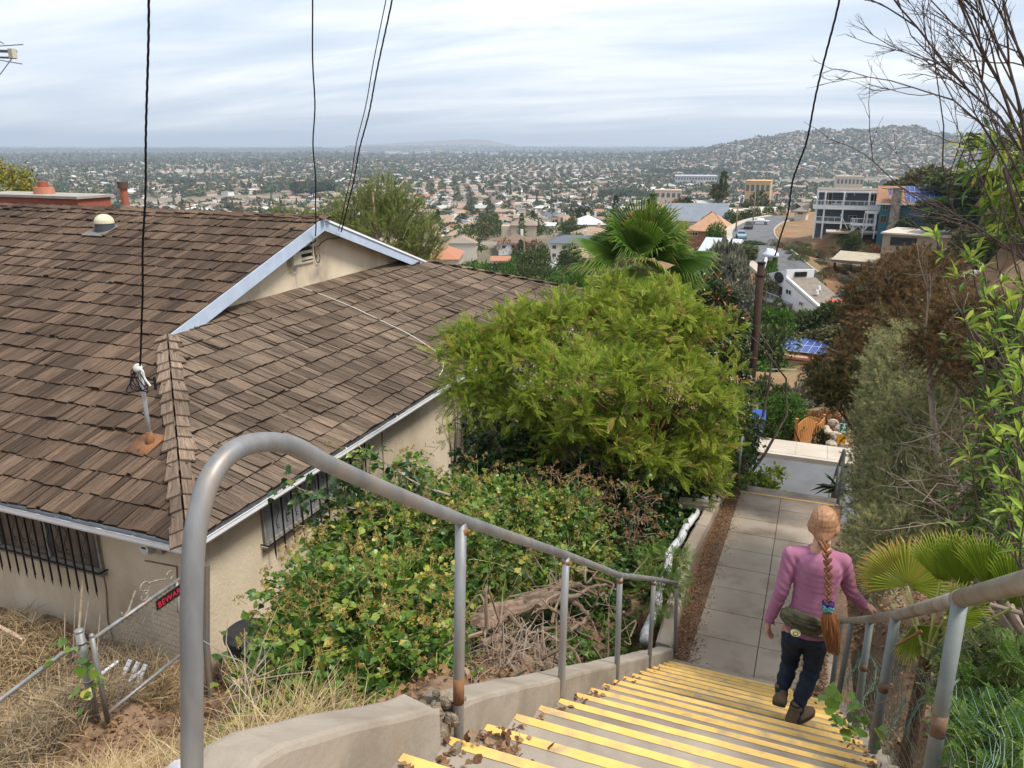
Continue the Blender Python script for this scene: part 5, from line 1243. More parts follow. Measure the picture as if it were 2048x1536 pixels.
def leafy(name, label, cat, blobs, nsh, L, nl, T, size, mats, base=None, group=None, droop=.25, spread=.8, stem=.004, inner=.45, up=.15, kind=None, limb=.05, tips=9, jit=.25, colour_by_blob=.0, zmin=-.8, crown='crown', gathered=False, extra=None, wmin=None):
    """a plant of its own: crown of shoots round the blobs, plus a trunk of tapered limbs"""
    if base is not None: root = thing(name, label, cat, tuple(base), group)
    else: root = thing(name, label, cat, tuple(blobs[0][0]), group)
    m_ = MB(); P, D = clumps(blobs, nsh, inner, .10, zmin); D = nrm(D * .9 + rs.normal(size=D.shape) * .55 + (0, 0, up))
    if wmin is not None: k_ = P[:, 0] > wmin; P, D = P[k_], D[k_]
    Ls = L * rs.uniform(.5, 1.3, len(P)); rr = rs.rand(len(P))
    shoots(m_, P - D * (Ls * .45)[:, None], D, Ls, nl, T, size, droop, spread, 0, stem, 1, rr, jit, gathered)
    if extra: extra(m_, P, D, Ls)
    m_.build(crown, mats, root)
    if base is not None:
        m2 = MB(); idx = rs.choice(len(P), min(tips, len(P)), replace=False)
        for pts, r in tree_limbs(base, P[idx], limb, seed=rs.randint(999)): m2.tube(pts, r, 7)
        m2.build('trunk', mats[1], root, smooth=True)
    return root
# ---- mature ivy bush on the bank below the rail
iv = [blob(590, 1320, 6.9, .42, .42), blob(660, 1220, 7.4, .62, .50), blob(760, 1100, 8.4, .68, .45), blob(740, 1010, 9.0, .25, .30), blob(860, 1025, 9.6, .75, .42), blob(985, 1010, 10.6, .7, .36), blob(1100, 1030, 11.2, .75, .35), blob(900, 1140, 8.6, .85, .55),
      blob(770, 1240, 6.9, .70, .60), blob(640, 1370, 6.0, .55, .40), blob(790, 1340, 6.1, .50, .35), blob(1010, 1090, 9.8, .7, .40), blob(1150, 1090, 10.4, .6, .32), blob(575, 1185, 8.0, .22, .22), blob(660, 1095, 8.6, .22, .22), blob(835, 915, 9.8, .08, .30), blob(725, 905, 9.2, .06, .22)]
def umb(m_, P, D, Ls):
    k = rs.choice(len(P), 1100, replace=False); k = k[(D[k, 2] > -.2)]
    st_ = P[k] + D[k] * (Ls[k] * .5)[:, None]; dd = nrm(D[k] + (0, -.3, .9) + rs.normal(size=(len(k), 3)) * .3); e = st_ + dd * rs.uniform(.05, .13, (len(k), 1))
    sticks(m_, st_, e, .0025, 1)
    for j in range(5):
        o = nrm(dd * .5 + rs.normal(size=dd.shape)) * .045; sticks(m_, e, e + o, .0018, 1)
        n_ = 8
        for q in range(n_):
            v = nrm(rs.normal(size=dd.shape)) * .018; m_.inst(T_STICK, e + o, frames(v), np.tile((.0036, .021, .0036), (len(k), 1)), 2)
leafy('ivy_bush', 'big sprawling ivy bush with yellowish flower heads on the bank below the rail', 'bush', iv, 3100, .40, 9, T_IVY, .068, [L_IVY, M_YSTEM, L_UMB], base=tuple(A(-4.6, 6.6, -7.2)), droop=.35, spread=.9, stem=.0035, inner=.25, extra=umb, limb=.035, tips=14, jit=.35, zmin=-.9)
# long bare ivy stems reaching over the window
m_ = MB()
for pts in ([(820, 1085), (740, 1030), (650, 1000), (575, 965)], [(800, 1060), (740, 1010), (700, 960), (690, 935)], [(900, 990), (830, 965), (745, 905)], [(880, 1090), (760, 1045), (620, 1045)]):
    P = spline([at_F(x, y, 8.6) for x, y in pts], 6); m_.tube(P, np.linspace(.016, .004, len(P)), 6, mi=1)
    k = len(P) // 2; D = nrm(rs.normal(size=(26, 3)) + (0, 0, .1)); shoots(m_, P[rs.randint(k - 2, len(P), 26)], D, .2, 4, T_IVY, .09, .3, .9, 0, .003, 1)
tag(m_.build('ivy_runner', [L_IVYD, M_DEADB]), 'long woody ivy runners with dark leaves reaching across the barred side window', 'ivy')
# ---- ground ivy and creeping leaves
def carpet(name, label, n, region, T, size, mats, hgt=.12, kind='stuff', cat=None, up=1.0, rndlo=0, rndhi=1, flatn=.5, thr=None):
    P = region(n); 
    if thr is not None:
        v = np.sin(P[:, 0] * 1.9 + 1) * np.cos(P[:, 1] * 1.3) + .6 * np.sin(P[:, 0] * 4.1 + P[:, 1] * 3.3); P = P[v > thr]
    z = ground(P[:, 0], P[:, 1]); h = rs.rand(len(P)) ** 1.5 * hgt; P = np.stack([P[:, 0], P[:, 1], z + h + .01], 1)
    d = nrm(np.stack([rs.normal(size=len(P)), rs.normal(size=len(P)), rs.normal(size=len(P)) * .4 - .1], 1)); upv = np.tile((0, 0, 1.), (len(P), 1)) * up + rs.normal(size=(len(P), 3)) * flatn
    m_ = MB(); m_.inst(T, P, frames(d, upv), size * rs.uniform(.6, 1.25, len(P)), 0, rs.uniform(rndlo, rndhi, len(P))); o = m_.build(name, mats)
    return tag(o, label if kind != 'stuff' else None, cat, kind=kind)
def reg(x0, x1, y0, y1): return lambda n: np.stack([rs.uniform(x0, x1, n), rs.uniform(y0, y1, n)], 1)
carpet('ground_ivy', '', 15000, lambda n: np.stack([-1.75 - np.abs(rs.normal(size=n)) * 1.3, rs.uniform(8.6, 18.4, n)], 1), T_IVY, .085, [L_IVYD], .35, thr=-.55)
carpet('ground_ivy', '', 5200, lambda n: np.stack([rs.uniform(-2.9, -1.5, n), rs.uniform(6.2, 10.2, n)], 1), T_IVY, .07, [L_IVY], .14, rndhi=.75, thr=.1)
carpet('fallen_leaves', '', 26000, reg(-8.2, -1.35, 1.5, 16), T_DIA, .07, [M_LITTER], .05, flatn=.6)
carpet('fallen_leaves', '', 16000, reg(.85, 5.5, 1, 15), T_DIA, .06, [M_LITTER], .05, flatn=.6)
# ---- dark ivy thicket climbing behind the tree and over the house corner
dv = [blob(1000, 900, 14.5, .9, .8), blob(1100, 930, 14.0, 1.1, .9), blob(1220, 940, 13.6, 1.1, .9), blob(1120, 850, 16.5, 1.3, .9), blob(1250, 860, 16.5, 1.3, 1.0), blob(1380, 870, 16.5, 1.0, 1.1), blob(1440, 880, 17.0, .8, 1.1), blob(980, 830, 17.5, .5, 1.1), blob(1010, 770, 19.5, .5, 1.2), blob(1360, 960, 15.0, .9, .6), blob(1430, 930, 16.0, .6, .7), blob(1060, 990, 12.8, .7, .35), blob(1180, 1000, 12.6, .8, .35)]
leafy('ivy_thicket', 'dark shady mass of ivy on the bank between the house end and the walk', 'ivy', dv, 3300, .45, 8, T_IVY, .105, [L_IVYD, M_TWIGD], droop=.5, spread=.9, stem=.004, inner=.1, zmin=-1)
m_ = MB()
for k in range(260):
    y = rs.uniform(17.2, 20.0); z = -9.2 + 3.6 * rs.rand() ** (1.2 + max(0, 18.6 - y)); D = nrm(A(.5, rs.normal() * .6, rs.normal() * .5))[None]; shoots(m_, A(WX + .05, y, z)[None], D, .22, 5, T_IVY, .09, .5, .9, 0, .003, 1)
for k in range(26):
    y = rs.uniform(16.6, 19.5); P = spline([(WX + .02, y, -9), (WX + .02, y + rs.normal() * .12, -8), (WX + .02, y + rs.normal() * .2, -7 + rs.rand() * .6), (WX + .03, y + rs.normal() * .2, -6.1 + rs.rand() * .5)], 4); m_.tube(P, np.linspace(.012, .003, len(P)), 4)
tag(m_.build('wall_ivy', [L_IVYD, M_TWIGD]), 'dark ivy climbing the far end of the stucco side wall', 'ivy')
# ---- dried brown shrub in the thicket
leafy('dry_shrub', 'small shrub with dried brown flower heads in front of the dark ivy', 'shrub', [blob(1130, 985, 11.8, .55, .35), blob(1250, 1010, 11.6, .5, .35), blob(1180, 920, 13.0, .45, .4), blob(1285, 1060, 11.0, .3, .3)], 240, .3, 10, T_LEAF, .045, [L_DEAD, M_DEADB], gathered=True, stem=.004, spread=1.2)
# ---- the big pinnate-leaved tree
tb0 = A(-2.35, 13.2, gz(-2.35, 13.2) - .1)
cr = [blob(1150, 660, 14.5, 1.25, .7), blob(1290, 640, 14.5, 1.2, .7), blob(1385, 680, 14.2, .7, .75), blob(1050, 720, 14.0, 1.1, .7), blob(1180, 760, 13.2, 1.3, .8), blob(1330, 770, 13.4, 1.2, .8), blob(1405, 800, 13.5, .5, .75), blob(975, 690, 14.0, .75, .4), blob(950, 770, 13.6, .42, .5), blob(930, 700, 13.8, .35, .3), blob(1130, 850, 13.2, .9, .35), blob(1050, 640, 14.4, .5, .35), blob(1230, 590, 15.0, .7, .35), blob(1130, 605, 15.0, .4, .25), blob(1380, 880, 13.6, .5, .5), blob(1410, 920, 13.5, .35, .4), blob(1330, 590, 14.8, .5, .3), blob(1240, 870, 12.9, .5, .35), blob(1330, 930, 13.0, .4, .4), blob(1040, 830, 13.3, .5, .35), blob(1415, 965, 14, .28, .35), blob(1255, 935, 12.8, .32, .3), blob(1120, 900, 13, .38, .25)]
def redt(m_, P, D, Ls):
    for pts, r in tree_limbs(tb0 + (0, 0, 1.9), P[rs.choice(len(P), 150, replace=False)], .02, seed=4): m_.tube(pts, r * .8, 4, mi=1, cap=False)
leafy('pinnate_leaf_tree', 'broad bushy tree with bright yellow-green feathery leaflets beside the shake roof', 'tree', sprigs(cr, 150, .16, .42, seed=3) + [(b[0], tuple(x * .72 for x in b[1])) for b in cr], 2900, .36, 6, T_PIN, .18, [L_PIN, M_REDTW], base=None, droop=.18, spread=.75, stem=.0035, inner=.30, up=.45, extra=redt, zmin=-.55)
tree = [o for o in COL.objects if o.name.startswith('pinnate_leaf_tree')][-1]
m_ = MB(); q = np.random.RandomState(5); fk = tb0 + A(.05, .0, 1.95)
m_.tube(spline([tb0, tb0 + A(.02, -.1, .7), tb0 + A(-.08, -.02, 1.3), fk], 5), np.linspace(.055, .036, 16), 9)
for px, py, F in ((1160, 700, 14.2), (1240, 660, 14.4), (1330, 700, 14.2), (1400, 720, 14), (1080, 730, 14), (1250, 760, 13.4), (1355, 860, 13.2), (1100, 800, 13.4), (980, 720, 14), (1280, 800, 13.2), (1190, 800, 13.2)):
    e = at_F(px, py, F); P = spline([fk, fk * .6 + e * .4 + q.normal(size=3) * .12 - (0, 0, .1), e], 5); m_.tube(P, np.linspace(.030, .009, len(P)), 7)
for px, F in ((1262, 11.5), (1330, 11.8), (1300, 11.6)):
    e = at_F(px + 20, 900, F + 1); b = tb0 + A(.1 * (px - 1300) / 40, -.1, .1); m_.tube(spline([b, (b + e) / 2 + q.normal(size=3) * .1, e], 5), np.linspace(.018, .006, 11), 6)
m_.build('trunk', M_BARK, tree, smooth=True)
m_ = MB(); a, b = at_F(1012, 930, 14.0), at_F(955, 800, 14.0); m_.tube(spline([a - (0, 0, .6), a, (a + b) / 2 + (.05, 0, 0), b, at_F(930, 740, 13.9)], 5), np.linspace(.035, .015, 21), 7)
sp = thing('sapling', 'slender grey sapling stem leaning up to the leaf mass by the gutter', 'tree', tuple(a)); m_.build('trunk', M_DEADB, sp, smooth=True)
m_ = MB(); P_, D_ = clumps([blob(945, 755, 13.7, .35, .5), blob(935, 810, 13.6, .22, .25), blob(915, 870, 13.4, .10, .1)], 150, .2); shoots(m_, P_, nrm(D_ + (0, 0, .2)), .3, 6, T_PIN, .15, .3, .8, 0, .003, 1); m_.build('crown', [L_PIN, M_REDTW], sp)
# feathery suckers at the foot
leafy('feathery_sucker', 'low feathery green sucker growing over the pipe at the rail end', 'plant', [blob(1330, 1130, 10.4, .26, .22), blob(1320, 1180, 10.0, .22, .2)], 110, .28, 5, T_PIN, .12, [L_FERN, M_REDTW], gathered=True)
leafy('leafy_undergrowth', 'mixed green leaves hanging over the bank beside the far walk', 'shrub', [blob(1400, 930, 15.5, .7, .7), blob(1450, 860, 16.5, .55, .9), blob(1450, 960, 15.6, .35, .45), blob(1330, 900, 14.6, .5, .6)], 1000, .3, 8, T_LEAF, .07, [L_IVY, M_REDTW], droop=.5)
# ---- fan palm beyond the tree
def fan(mb, c, d, up, Rr, nseg=44, ang=2.5, split=.55, droopf=.25, fold=.5, mi=0, rnd=None, thr=.0, hue=None):
    """one fan leaf: pleated blade, free drooping tips"""
    d = nrm(np.array(d, float)); x = nrm(np.cross(d, np.array(up, float))); n = np.cross(x, d); rnd = rs.rand() if rnd is None else rnd
    for k in range(nseg):
        a = (k + .5 - nseg / 2) / nseg * ang; da = ang / nseg / 2 * 1.02
        r = Rr * (1 - .25 * abs(a / (ang / 2)) ** 3) * rs.uniform(.93, 1.04)
        def pt(ang_, rr, h, dr=0.0): return c + (d * math.cos(ang_) + x * math.sin(ang_)) * rr + n * (h - fold * (rr ** 2) / Rr * abs(math.sin(ang_)) * .6) - A(0, 0, dr)
        m1 = r * split; pl_h = .018 * Rr
        V = [pt(a - da, .06 * r, 0), pt(a, .06 * r, .004), pt(a + da, .06 * r, 0), pt(a + da, m1, -pl_h), pt(a, m1, pl_h), pt(a - da, m1, -pl_h),
             pt(a + da * .55, r * .8, 0, droopf * r * .06), pt(a, r * .8, pl_h * .6, droopf * r * .06), pt(a - da * .55, r * .8, 0, droopf * r * .06), pt(a + rs.normal() * da * .6, r * 1.02, 0, droopf * r * rs.uniform(.12, .5))]
        f = [[0, 1, 4, 5], [1, 2, 3, 4], [5, 4, 7, 8], [4, 3, 6, 7], [8, 7, 9], [7, 6, 9]]
        cr_ = np.clip(rnd + rs.normal() * .1, 0, 1)
        mb.add(V, f, mi, [min(1, cr_), min(1, cr_ + .08), cr_, min(1, cr_ + .08), min(1, cr_ + .3 * thr), min(1, cr_ + .3 * thr)])
def palm(name, label, base, crown_c, nleaf, Rr, pet, trunk_r, mats, seed, upw=.5, aim=None, ang=2.6):
    root = thing(name, label, 'palm', tuple(base)); q = np.random.RandomState(seed); m_ = MB(); m2 = MB()
    for k in range(nleaf):
        a = k * 2.399 + q.rand() * .4; el = upw + q.uniform(-.75, .75); 
        if aim is not None and k < len(aim): dv_ = nrm(np.array(aim[k][0], float)); pl_ = aim[k][1]; R_k = aim[k][2]
        else: dv_ = A(math.cos(a) * math.cos(el), math.sin(a) * math.cos(el), math.sin(el)); pl_ = pet * q.uniform(.75, 1.1); R_k = Rr * q.uniform(.85, 1.1)
        e = crown_c + dv_ * pl_; m2.tube([crown_c, (crown_c + e) / 2 + (0, 0, .05), e], [.018, .014, .010], 5)
        fan(m_, e, nrm(dv_ + (0, 0, -.15)), nrm(np.cross(np.cross(dv_, (0, 0, 1.)), dv_) + q.normal(size=3) * .25), R_k, ang=ang, rnd=q.uniform(.1, .75) if el > -.1 else q.uniform(.6, .95), droopf=.5, thr=1)
    m_.build('fronds', mats[0], root); m2.build('petioles', mats[1], root); m3 = MB(); m3.tube([base, (np.array(base) + crown_c) / 2, crown_c], [trunk_r, trunk_r * .95, trunk_r * .9], 12); m3.build('trunk', mats[2], root); return root
M_PTRUNK = mat('palm trunk fibre', (.14, .085, .05), .95, (.22, .15, .09), 12, bump=1, bscale=30, bdist=.03)
pc_ = at_F(1285, 535, 20.5); ds = []
ux = at_F(1390, 545, 20.5) - pc_; ux = nrm(ux); uz = A(0, 0, 1.); uy = nrm(np.cross(uz, ux))
for (x, z, y, pl_, R_) in ((-.12, 1, .05, .55, 1.15), (.28, 1, .1, .55, 1.1), (-.55, .85, -.1, .5, 1.15), (.65, .85, .1, .5, 1.05), (0, .8, -.4, .35, 1.1), (-1, .35, -.1, .75, 1.15), (1, .30, -.1, .75, 1.05), (-.5, .5, -.5, .4, 1.0), (.5, .45, -.5, .4, 1.0), (.95, -.15, -.3, .6, .85), (-1, -.05, -.2, .85, 1.0), (.1, .2, -.8, .35, .95), (-.45, -.15, -.7, .5, .9), (.55, -.3, -.6, .5, .9), (1.1, -.35, .1, .9, .8), (-.2, .9, .5, .5, 1.1), (.5, .7, .6, .5, 1.0), (-.8, .5, .5, .6, 1.0)):
    ds.append((ux * x + uz * (z + .15) + uy * y, pl_, R_ * 1.3))
palm('fan_palm', 'dark green fan palm with spiky fronds rising behind the feathery tree', A(pc_[0], pc_[1], gz(pc_[0], pc_[1])), pc_, 22, 1.0, .7, .16, [L_PALM, M_YSTEM, M_PTRUNK], 3, aim=ds)
# ---- pine behind the gable
pb = at_F(765, 620, 37); pn = [blob(765, 395, 37, .9, .9, 1.2), blob(720, 430, 37, 1.4, .9), blob(800, 430, 37, 1.3, .9), blob(690, 480, 37, 1.3, 1.1), blob(770, 480, 36, 1.8, 1.1), blob(840, 490, 37, 1.1, 1.1), blob(700, 560, 37, 1.8, 1.2), blob(800, 550, 37, 2.0, 1.1), blob(650, 500, 37, .8, .7), blob(860, 450, 38, .45, .4), blob(600, 440, 40, .9, .28), blob(560, 430, 41, .6, .22), blob(655, 440, 38, .6, .5)]
leafy('pine_tree', 'bushy light green pine showing above the gable peak', 'tree', pn, 3000, .75, 9, T_TUFT, .21, [L_PINE, M_BARK], base=(pb[0], pb[1], gz(pb[0], pb[1])), up=.7, droop=-.12, spread=.35, inner=.3, stem=.014, limb=.22, tips=26, zmin=-1)
# ---- tree at far left
lb = at_F(20, 500, 34); leafy('leafy_tree', 'rounded yellow-green tree at the left edge beyond the roof ridge', 'tree', [blob(20, 380, 33, 1.3, .9), blob(-40, 400, 33, 2.2, 1.3), blob(62, 402, 33, .7, .55), blob(35, 350, 33, .45, .35), blob(-20, 345, 33, .8, .5)], 900, .5, 9, T_LEAF, .13, [leafmat('yellowing leaves', [(.10, .12, .015), (.20, .22, .025), (.33, .31, .04), (.40, .28, .06)], .3), M_BARK], base=(lb[0], lb[1], gz(lb[0], lb[1])), up=.3)
# ---- leathery tree by the pole, hedge, small shrubs on the street
lqb = at_F(1478, 880, 21.0); leafy('loquat_tree', 'dark leathery-leaved tree with rusty flower clusters beside the brown pole', 'tree', [blob(1455, 650, 20.5, .4, .5), blob(1468, 720, 20, .3, .6), blob(1466, 800, 20, .35, .6), blob(1435, 600, 21, .4, .4), blob(1490, 860, 19.6, .25, .45), blob(1460, 880, 19.5, .4, .6), blob(1410, 570, 21.5, .35, .3)], 620, .35, 9, T_LANCE, .20, [L_LOQ, M_TWIGD], base=(lqb[0], lqb[1], gz(lqb[0], lqb[1])), gathered=True, droop=.5, spread=1.0, inner=.2)
leafy('clipped_hedge', 'dense clipped bright green hedge across the street', 'hedge', [blob(1560, 826, 27.3, .72, .62, .6), blob(1545, 835, 27.3, .6, .62, .6), blob(1580, 822, 27.3, .55, .58, .6), blob(1560, 850, 27.2, .75, .5, .6)], 2600, .18, 8, T_DIA, .055, [leafmat('hedge leaves', [(.025, .075, .008), (.055, .15, .012), (.10, .22, .02)], .25), M_TWIGD], inner=.7, up=.3, spread=.9)
leafy('lime_shrub', 'lime-green leafy shrub at the left of the lower steps', 'shrub', [blob(1520, 968, 17.5, .34, .26), blob(1538, 978, 17.0, .2, .15), blob(1556, 945, 17.6, .10, .1)], 200, .3, 7, T_LEAF, .10, [leafmat('lime leaves', [(.10, .18, .015), (.24, .34, .03), (.38, .45, .06)], .4), M_YSTEM])
# agave / dracaena by the right rail
m_ = MB(); c = at_F(1672, 975, 16.5)
for k in range(34):
    a = rs.uniform(0, 2 * PI); el = rs.uniform(-.1, 1.0); d = A(math.cos(a) * math.cos(el), math.sin(a) * math.cos(el), math.sin(el)); m_.inst((T_LANCE[0] * A(.55, 1, 1), T_LANCE[1]), c[None], frames(d[None]), np.array([rs.uniform(.4, .62)]))
ag = thing('spiky_agave', 'spiky dark green agave leaning out over the street by the lower steps', 'plant', tuple(c)); m_.build('leaves', leafmat('agave leaves', [(.018, .05, .015), (.04, .09, .025)], .1, .4), ag)
m_ = MB(); m_.tube([c, (c[0], c[1], -8.8)], .06, 8); m_.build('stem', M_BARK, ag)
# ---- root tangle on the bank
q = np.random.RandomState(11); rt_ = MB()
def gnarl(pts, r0, r1, seg=8):
    P = spline([np.array(p, float) for p in pts], 7); P = P + q.normal(size=P.shape) * r0 * .22; rt_.tube(P, np.linspace(r0, r1, len(P)) * (1 + .15 * np.sin(np.arange(len(P)) * 1.7)), seg)
def bk_(px, py, F, h=0.0): p = at_F(px, py, F); return p + (0, 0, h)
gnarl([bk_(940, 1250, 7.2), bk_(985, 1225, 7.5), bk_(1040, 1205, 8.0), bk_(1090, 1185, 8.4)], .085, .05); gnarl([bk_(955, 1262, 7.2), bk_(1010, 1232, 7.6), bk_(1080, 1205, 8.2), bk_(1130, 1160, 8.6)], .07, .03)
gnarl([bk_(1075, 1215, 8), bk_(1110, 1190, 8.4), bk_(1150, 1170, 8.8), bk_(1185, 1185, 8.9), bk_(1215, 1192, 9)], .05, .02); gnarl([bk_(1120, 1180, 8.5), bk_(1160, 1215, 8.4), bk_(1175, 1235, 8.3), bk_(1140, 1262, 8)], .035, .018)
gnarl([bk_(1080, 1205, 8.2), bk_(1140, 1195, 8.3), bk_(1200, 1170, 8.9), bk_(1235, 1180, 9.2)], .03, .01); gnarl([bk_(990, 1300, 7), bk_(1040, 1290, 7.3), bk_(1080, 1300, 7.4)], .045, .02); gnarl([bk_(960, 1290, 6.9), bk_(1010, 1275, 7.2), bk_(1060, 1310, 7.2), bk_(1090, 1330, 7.1)], .04, .015)
ctr = [bk_(1020, 1290, 7.2), bk_(1080, 1250, 7.8), bk_(950, 1300, 6.8), bk_(1150, 1200, 8.6), bk_(1060, 1350, 6.9)]
for k in range(150):
    c = ctr[k % 5] + q.normal(size=3) * (.35, .35, .16); d = nrm(q.normal(size=3) * (1, 1, .35)) * q.uniform(.15, .5); b = q.normal(size=3) * .12
    c[2] = max(c[2], gz(c[0], c[1]) + .03); rt_.tube(spline([c, c + d * .5 + b, c + d, c + d * 1.3 - b * .6], 4), np.linspace(q.choice([.004, .006, .010, .018]), .002, 13), 5)
tag(rt_.build('root_tangle', mat('root bark', (.19, .13, .09), .95, (.30, .22, .16), 9, bump=.8, bscale=40, col3=(.13, .085, .06), scale3=4)), 'heap of thick twisted roots and bare stems on the bank below the low stair wall', 'roots')
tw = MB()
for k in range(190):
    c = A(*at_F(rs.uniform(880, 1130), rs.uniform(1290, 1400), 1)); c = c * rs.uniform(6.2, 7.0); x, y = c[0], c[1]; z = gz(x, y) + .03; d = nrm(rs.normal(size=3) * (1, 1, .25)) * rs.uniform(.1, .5); tw.tube([(x, y, z), (x + d[0] * .5, y + d[1] * .5, z + abs(d[2]) + .04), (x + d[0], y + d[1], z + .02)], rs.choice([.002, .003, .005]), 4)
for k in range(30):
    c = at_F(rs.uniform(460, 520), rs.uniform(1340, 1440), rs.uniform(5, 6)); d = nrm(rs.normal(size=3) + (0.1, .2, .6)) * rs.uniform(.2, .5); tw.tube([c, c + d * .5 + rs.normal(size=3) * .04, c + d], np.array([.006, .004, .002]), 5)
tag(tw.build('broken_twigs', M_DEADB), kind='stuff')
# ================================================================ DRY GRASS
T_BLADE = (A([-.012, 0, 0], [.012, 0, 0], [.01, .4, .02], [-.01, .4, .02], [.006, .75, -.02], [-.006, .75, -.02], [0, 1, -.12]), None)
T_BLADE = (T_BLADE[0], np.array([[0, 1, 2, 3], [3, 2, 4, 5], [5, 4, 6, 6]])[:, :4])
def blades(name, n, region, size, mats, flat=.35, wide=1.0, h0=0.0, lo=0, hi=1, lab=None):
    P = region(n); z = ground(P[:, 0], P[:, 1]); P = np.stack([P[:, 0], P[:, 1], z - .01 + rs.rand(n) * h0], 1); d = nrm(rs.normal(size=(n, 3)) * (1, 1, 0) + A(0, 0, 1) * np.abs(rs.normal(size=(n, 1))) * flat + rs.normal(size=(n, 3)) * .1)
    d[:, 2] = np.abs(d[:, 2]) + .03; m_ = MB(); sz = size * rs.uniform(.4, 1.2, n); tri = (T_BLADE[0], np.array([[0, 1, 2], [0, 2, 3], [3, 2, 4], [3, 4, 5], [5, 4, 6]]))
    m_.inst(tri, P, frames(d), np.stack([sz * wide, sz, sz], 1), 0, rs.uniform(lo, hi, n)); return tag(m_.build(name, mats), kind='stuff')
blades('dry_grass', 26000, lambda n: np.stack([rs.uniform(-4.0, -1.42, n), rs.uniform(.0, 2.6, n)], 1), .34, [L_DRY], .4, .45, .10)
blades('dry_grass', 18000, lambda n: np.stack([rs.uniform(-13, -8.15, n), rs.uniform(4.0, 7.5, n)], 1), .42, [leafmat('brown straw', [(.19, .13, .07), (.33, .24, .13), (.48, .37, .22)], .15, .8)], .45, 1.5, .3)
blades('dry_grass', 15000, lambda n: np.stack([rs.uniform(-8, -3.6, n), rs.uniform(.3, 4.8, n)], 1), .38, [L_DRY], .4, .6, .08)
blades('grass_tuft', 420, lambda n: np.stack([-1.0 + np.abs(rs.normal(size=n)) * .06, 1.72 + rs.normal(size=n) * .1], 1), .20, [L_FERN], 1.6, .5, .3)
blades('dry_grass', 5200, lambda n: np.stack([.76 + np.abs(rs.normal(size=n)) * .3, rs.uniform(.8, 8.4, n)], 1), .22, [L_DRY], .9, .45, .06)
# creeping broad leaves and vine in the dry grass at the lower left
def vine_leaf_patch(name, label, pts, n, size, mats, cat='vine', rad=.15, T=T_IVY):
    m_ = MB()
    for (px, py, F) in pts:
        c = at_F(px, py, F); P = c + rs.normal(size=(n, 3)) * (rad, rad, rad * .35)
        if T is T_BROAD: P[:, 2] = ground(P[:, 0], P[:, 1]) + rs.uniform(.03, .14, n)
        d = rdir(n, -.1); upv = np.tile((0, -.2, 1.), (n, 1)) + rs.normal(size=(n, 3)) * .35; m_.inst(T, P, frames(d, upv), size * rs.uniform(.5, 1.2, n) , 0); sticks(m_, P, P - rs.rand(n, 3) * (.02, .02, .12), .0016, 1)
    tag(m_.build(name, mats, smooth=True), label, cat)
vine_leaf_patch('creeping_vine', 'broad yellow-green leaves creeping through dry grass below the arched rail end', [(110, 1460, 3.3), (250, 1440, 3.2), (300, 1475, 2.9), (210, 1500, 2.8), (430, 1475, 2.9), (470, 1490, 2.7), (60, 1500, 3.2)], 6, .085, [L_IVY, M_YSTEM], T=T_BROAD)
vine_leaf_patch('creeping_vine', 'small leaves climbing the gate post of the chain-link fence', [(170, 1320, 8.7), (185, 1360, 8.6), (110, 1318, 8.8), (190, 1390, 8.6), (430, 1310, 8.8), (445, 1330, 8.8)], 7, .13, [L_IVY, M_YSTEM], rad=.12)
m_ = MB(); n = 40; P = np.array([at_F(rs.uniform(60, 420), rs.uniform(1440, 1550), rs.uniform(2.6, 3.4)) for k in range(n)]); P[:, 2] = ground(P[:, 0], P[:, 1]) + rs.uniform(.02, .08, n); m_.inst(T_BROAD, P, frames(rdir(n, .1)), rs.uniform(.03, .065, n)); tag(m_.build('dead_leaves', [L_DEAD], smooth=True), 'curled dead leaves in the dry grass at the foot of the arch', 'leaves')
m_ = MB(); P0_ = at_F(1730, 1450, 3.4)
for k in range(9): p = at_F(rs.uniform(1650, 1760), rs.uniform(1395, 1465), 3.9); m_.inst(T_BROAD, (p + rs.normal(size=(3, 3)) * .03), frames(rdir(3, .1)), rs.uniform(.04, .075, 3)); 
m_.tube(spline([at_F(1780, 1400, 3.7), at_F(1720, 1420, 3.8), at_F(1670, 1450, 3.9)], 5), .003, 4, mi=1)
tag(m_.build('ivy_sprig', [L_IVY, M_REDTW]), 'ivy sprig poking through the right rail over the yellow steps', 'ivy')
# ================================================================ RIGHT BANK
# olive-grey scrub filling the bank
ob = [blob(1728, 1010, 10.5, .22, .6, .6), blob(1722, 900, 12, .25, .7, .6), blob(1750, 950, 9.5, .32, .9, .5), blob(1745, 840, 11.5, .35, .6), blob(1740, 900, 11, .3, .6), blob(1770, 1010, 8.4, .3, .5), blob(1730, 760, 12, .3, .3), blob(1795, 800, 10.5, .45, .6), blob(1790, 760, 10.5, .8, .6), blob(1800, 880, 9.2, .75, .7), blob(1860, 800, 9.6, .9, .7), blob(1758, 1060, 8.2, .22, .45, .4), blob(1800, 1010, 8.2, .6, .6), blob(1930, 780, 9.5, .8, .6), blob(1860, 940, 8.6, .7, .6), blob(1880, 720, 10.5, .7, .5), blob(1835, 735, 10, .7, .45), blob(1910, 860, 8.4, .6, .6), blob(1950, 940, 7.6, .5, .45), blob(1960, 800, 8.2, .5, .5), blob(1735, 1000, 10.5, .2, .5, .4), blob(1775, 860, 11, .35, .6)]
leafy('olive_scrub_bush', 'tall soft grey-olive bush crowding the right side of the walk', 'bush', ob, 8500, .32, 8, T_TUFT2, .058, [L_OLV, M_DEADB], base=tuple(A(2.6, 8.3, gz(2.6, 8.3))), droop=.0, spread=.55, inner=.5, up=.45, stem=.0028, limb=.06, tips=16, zmin=-.9, wmin=.80)
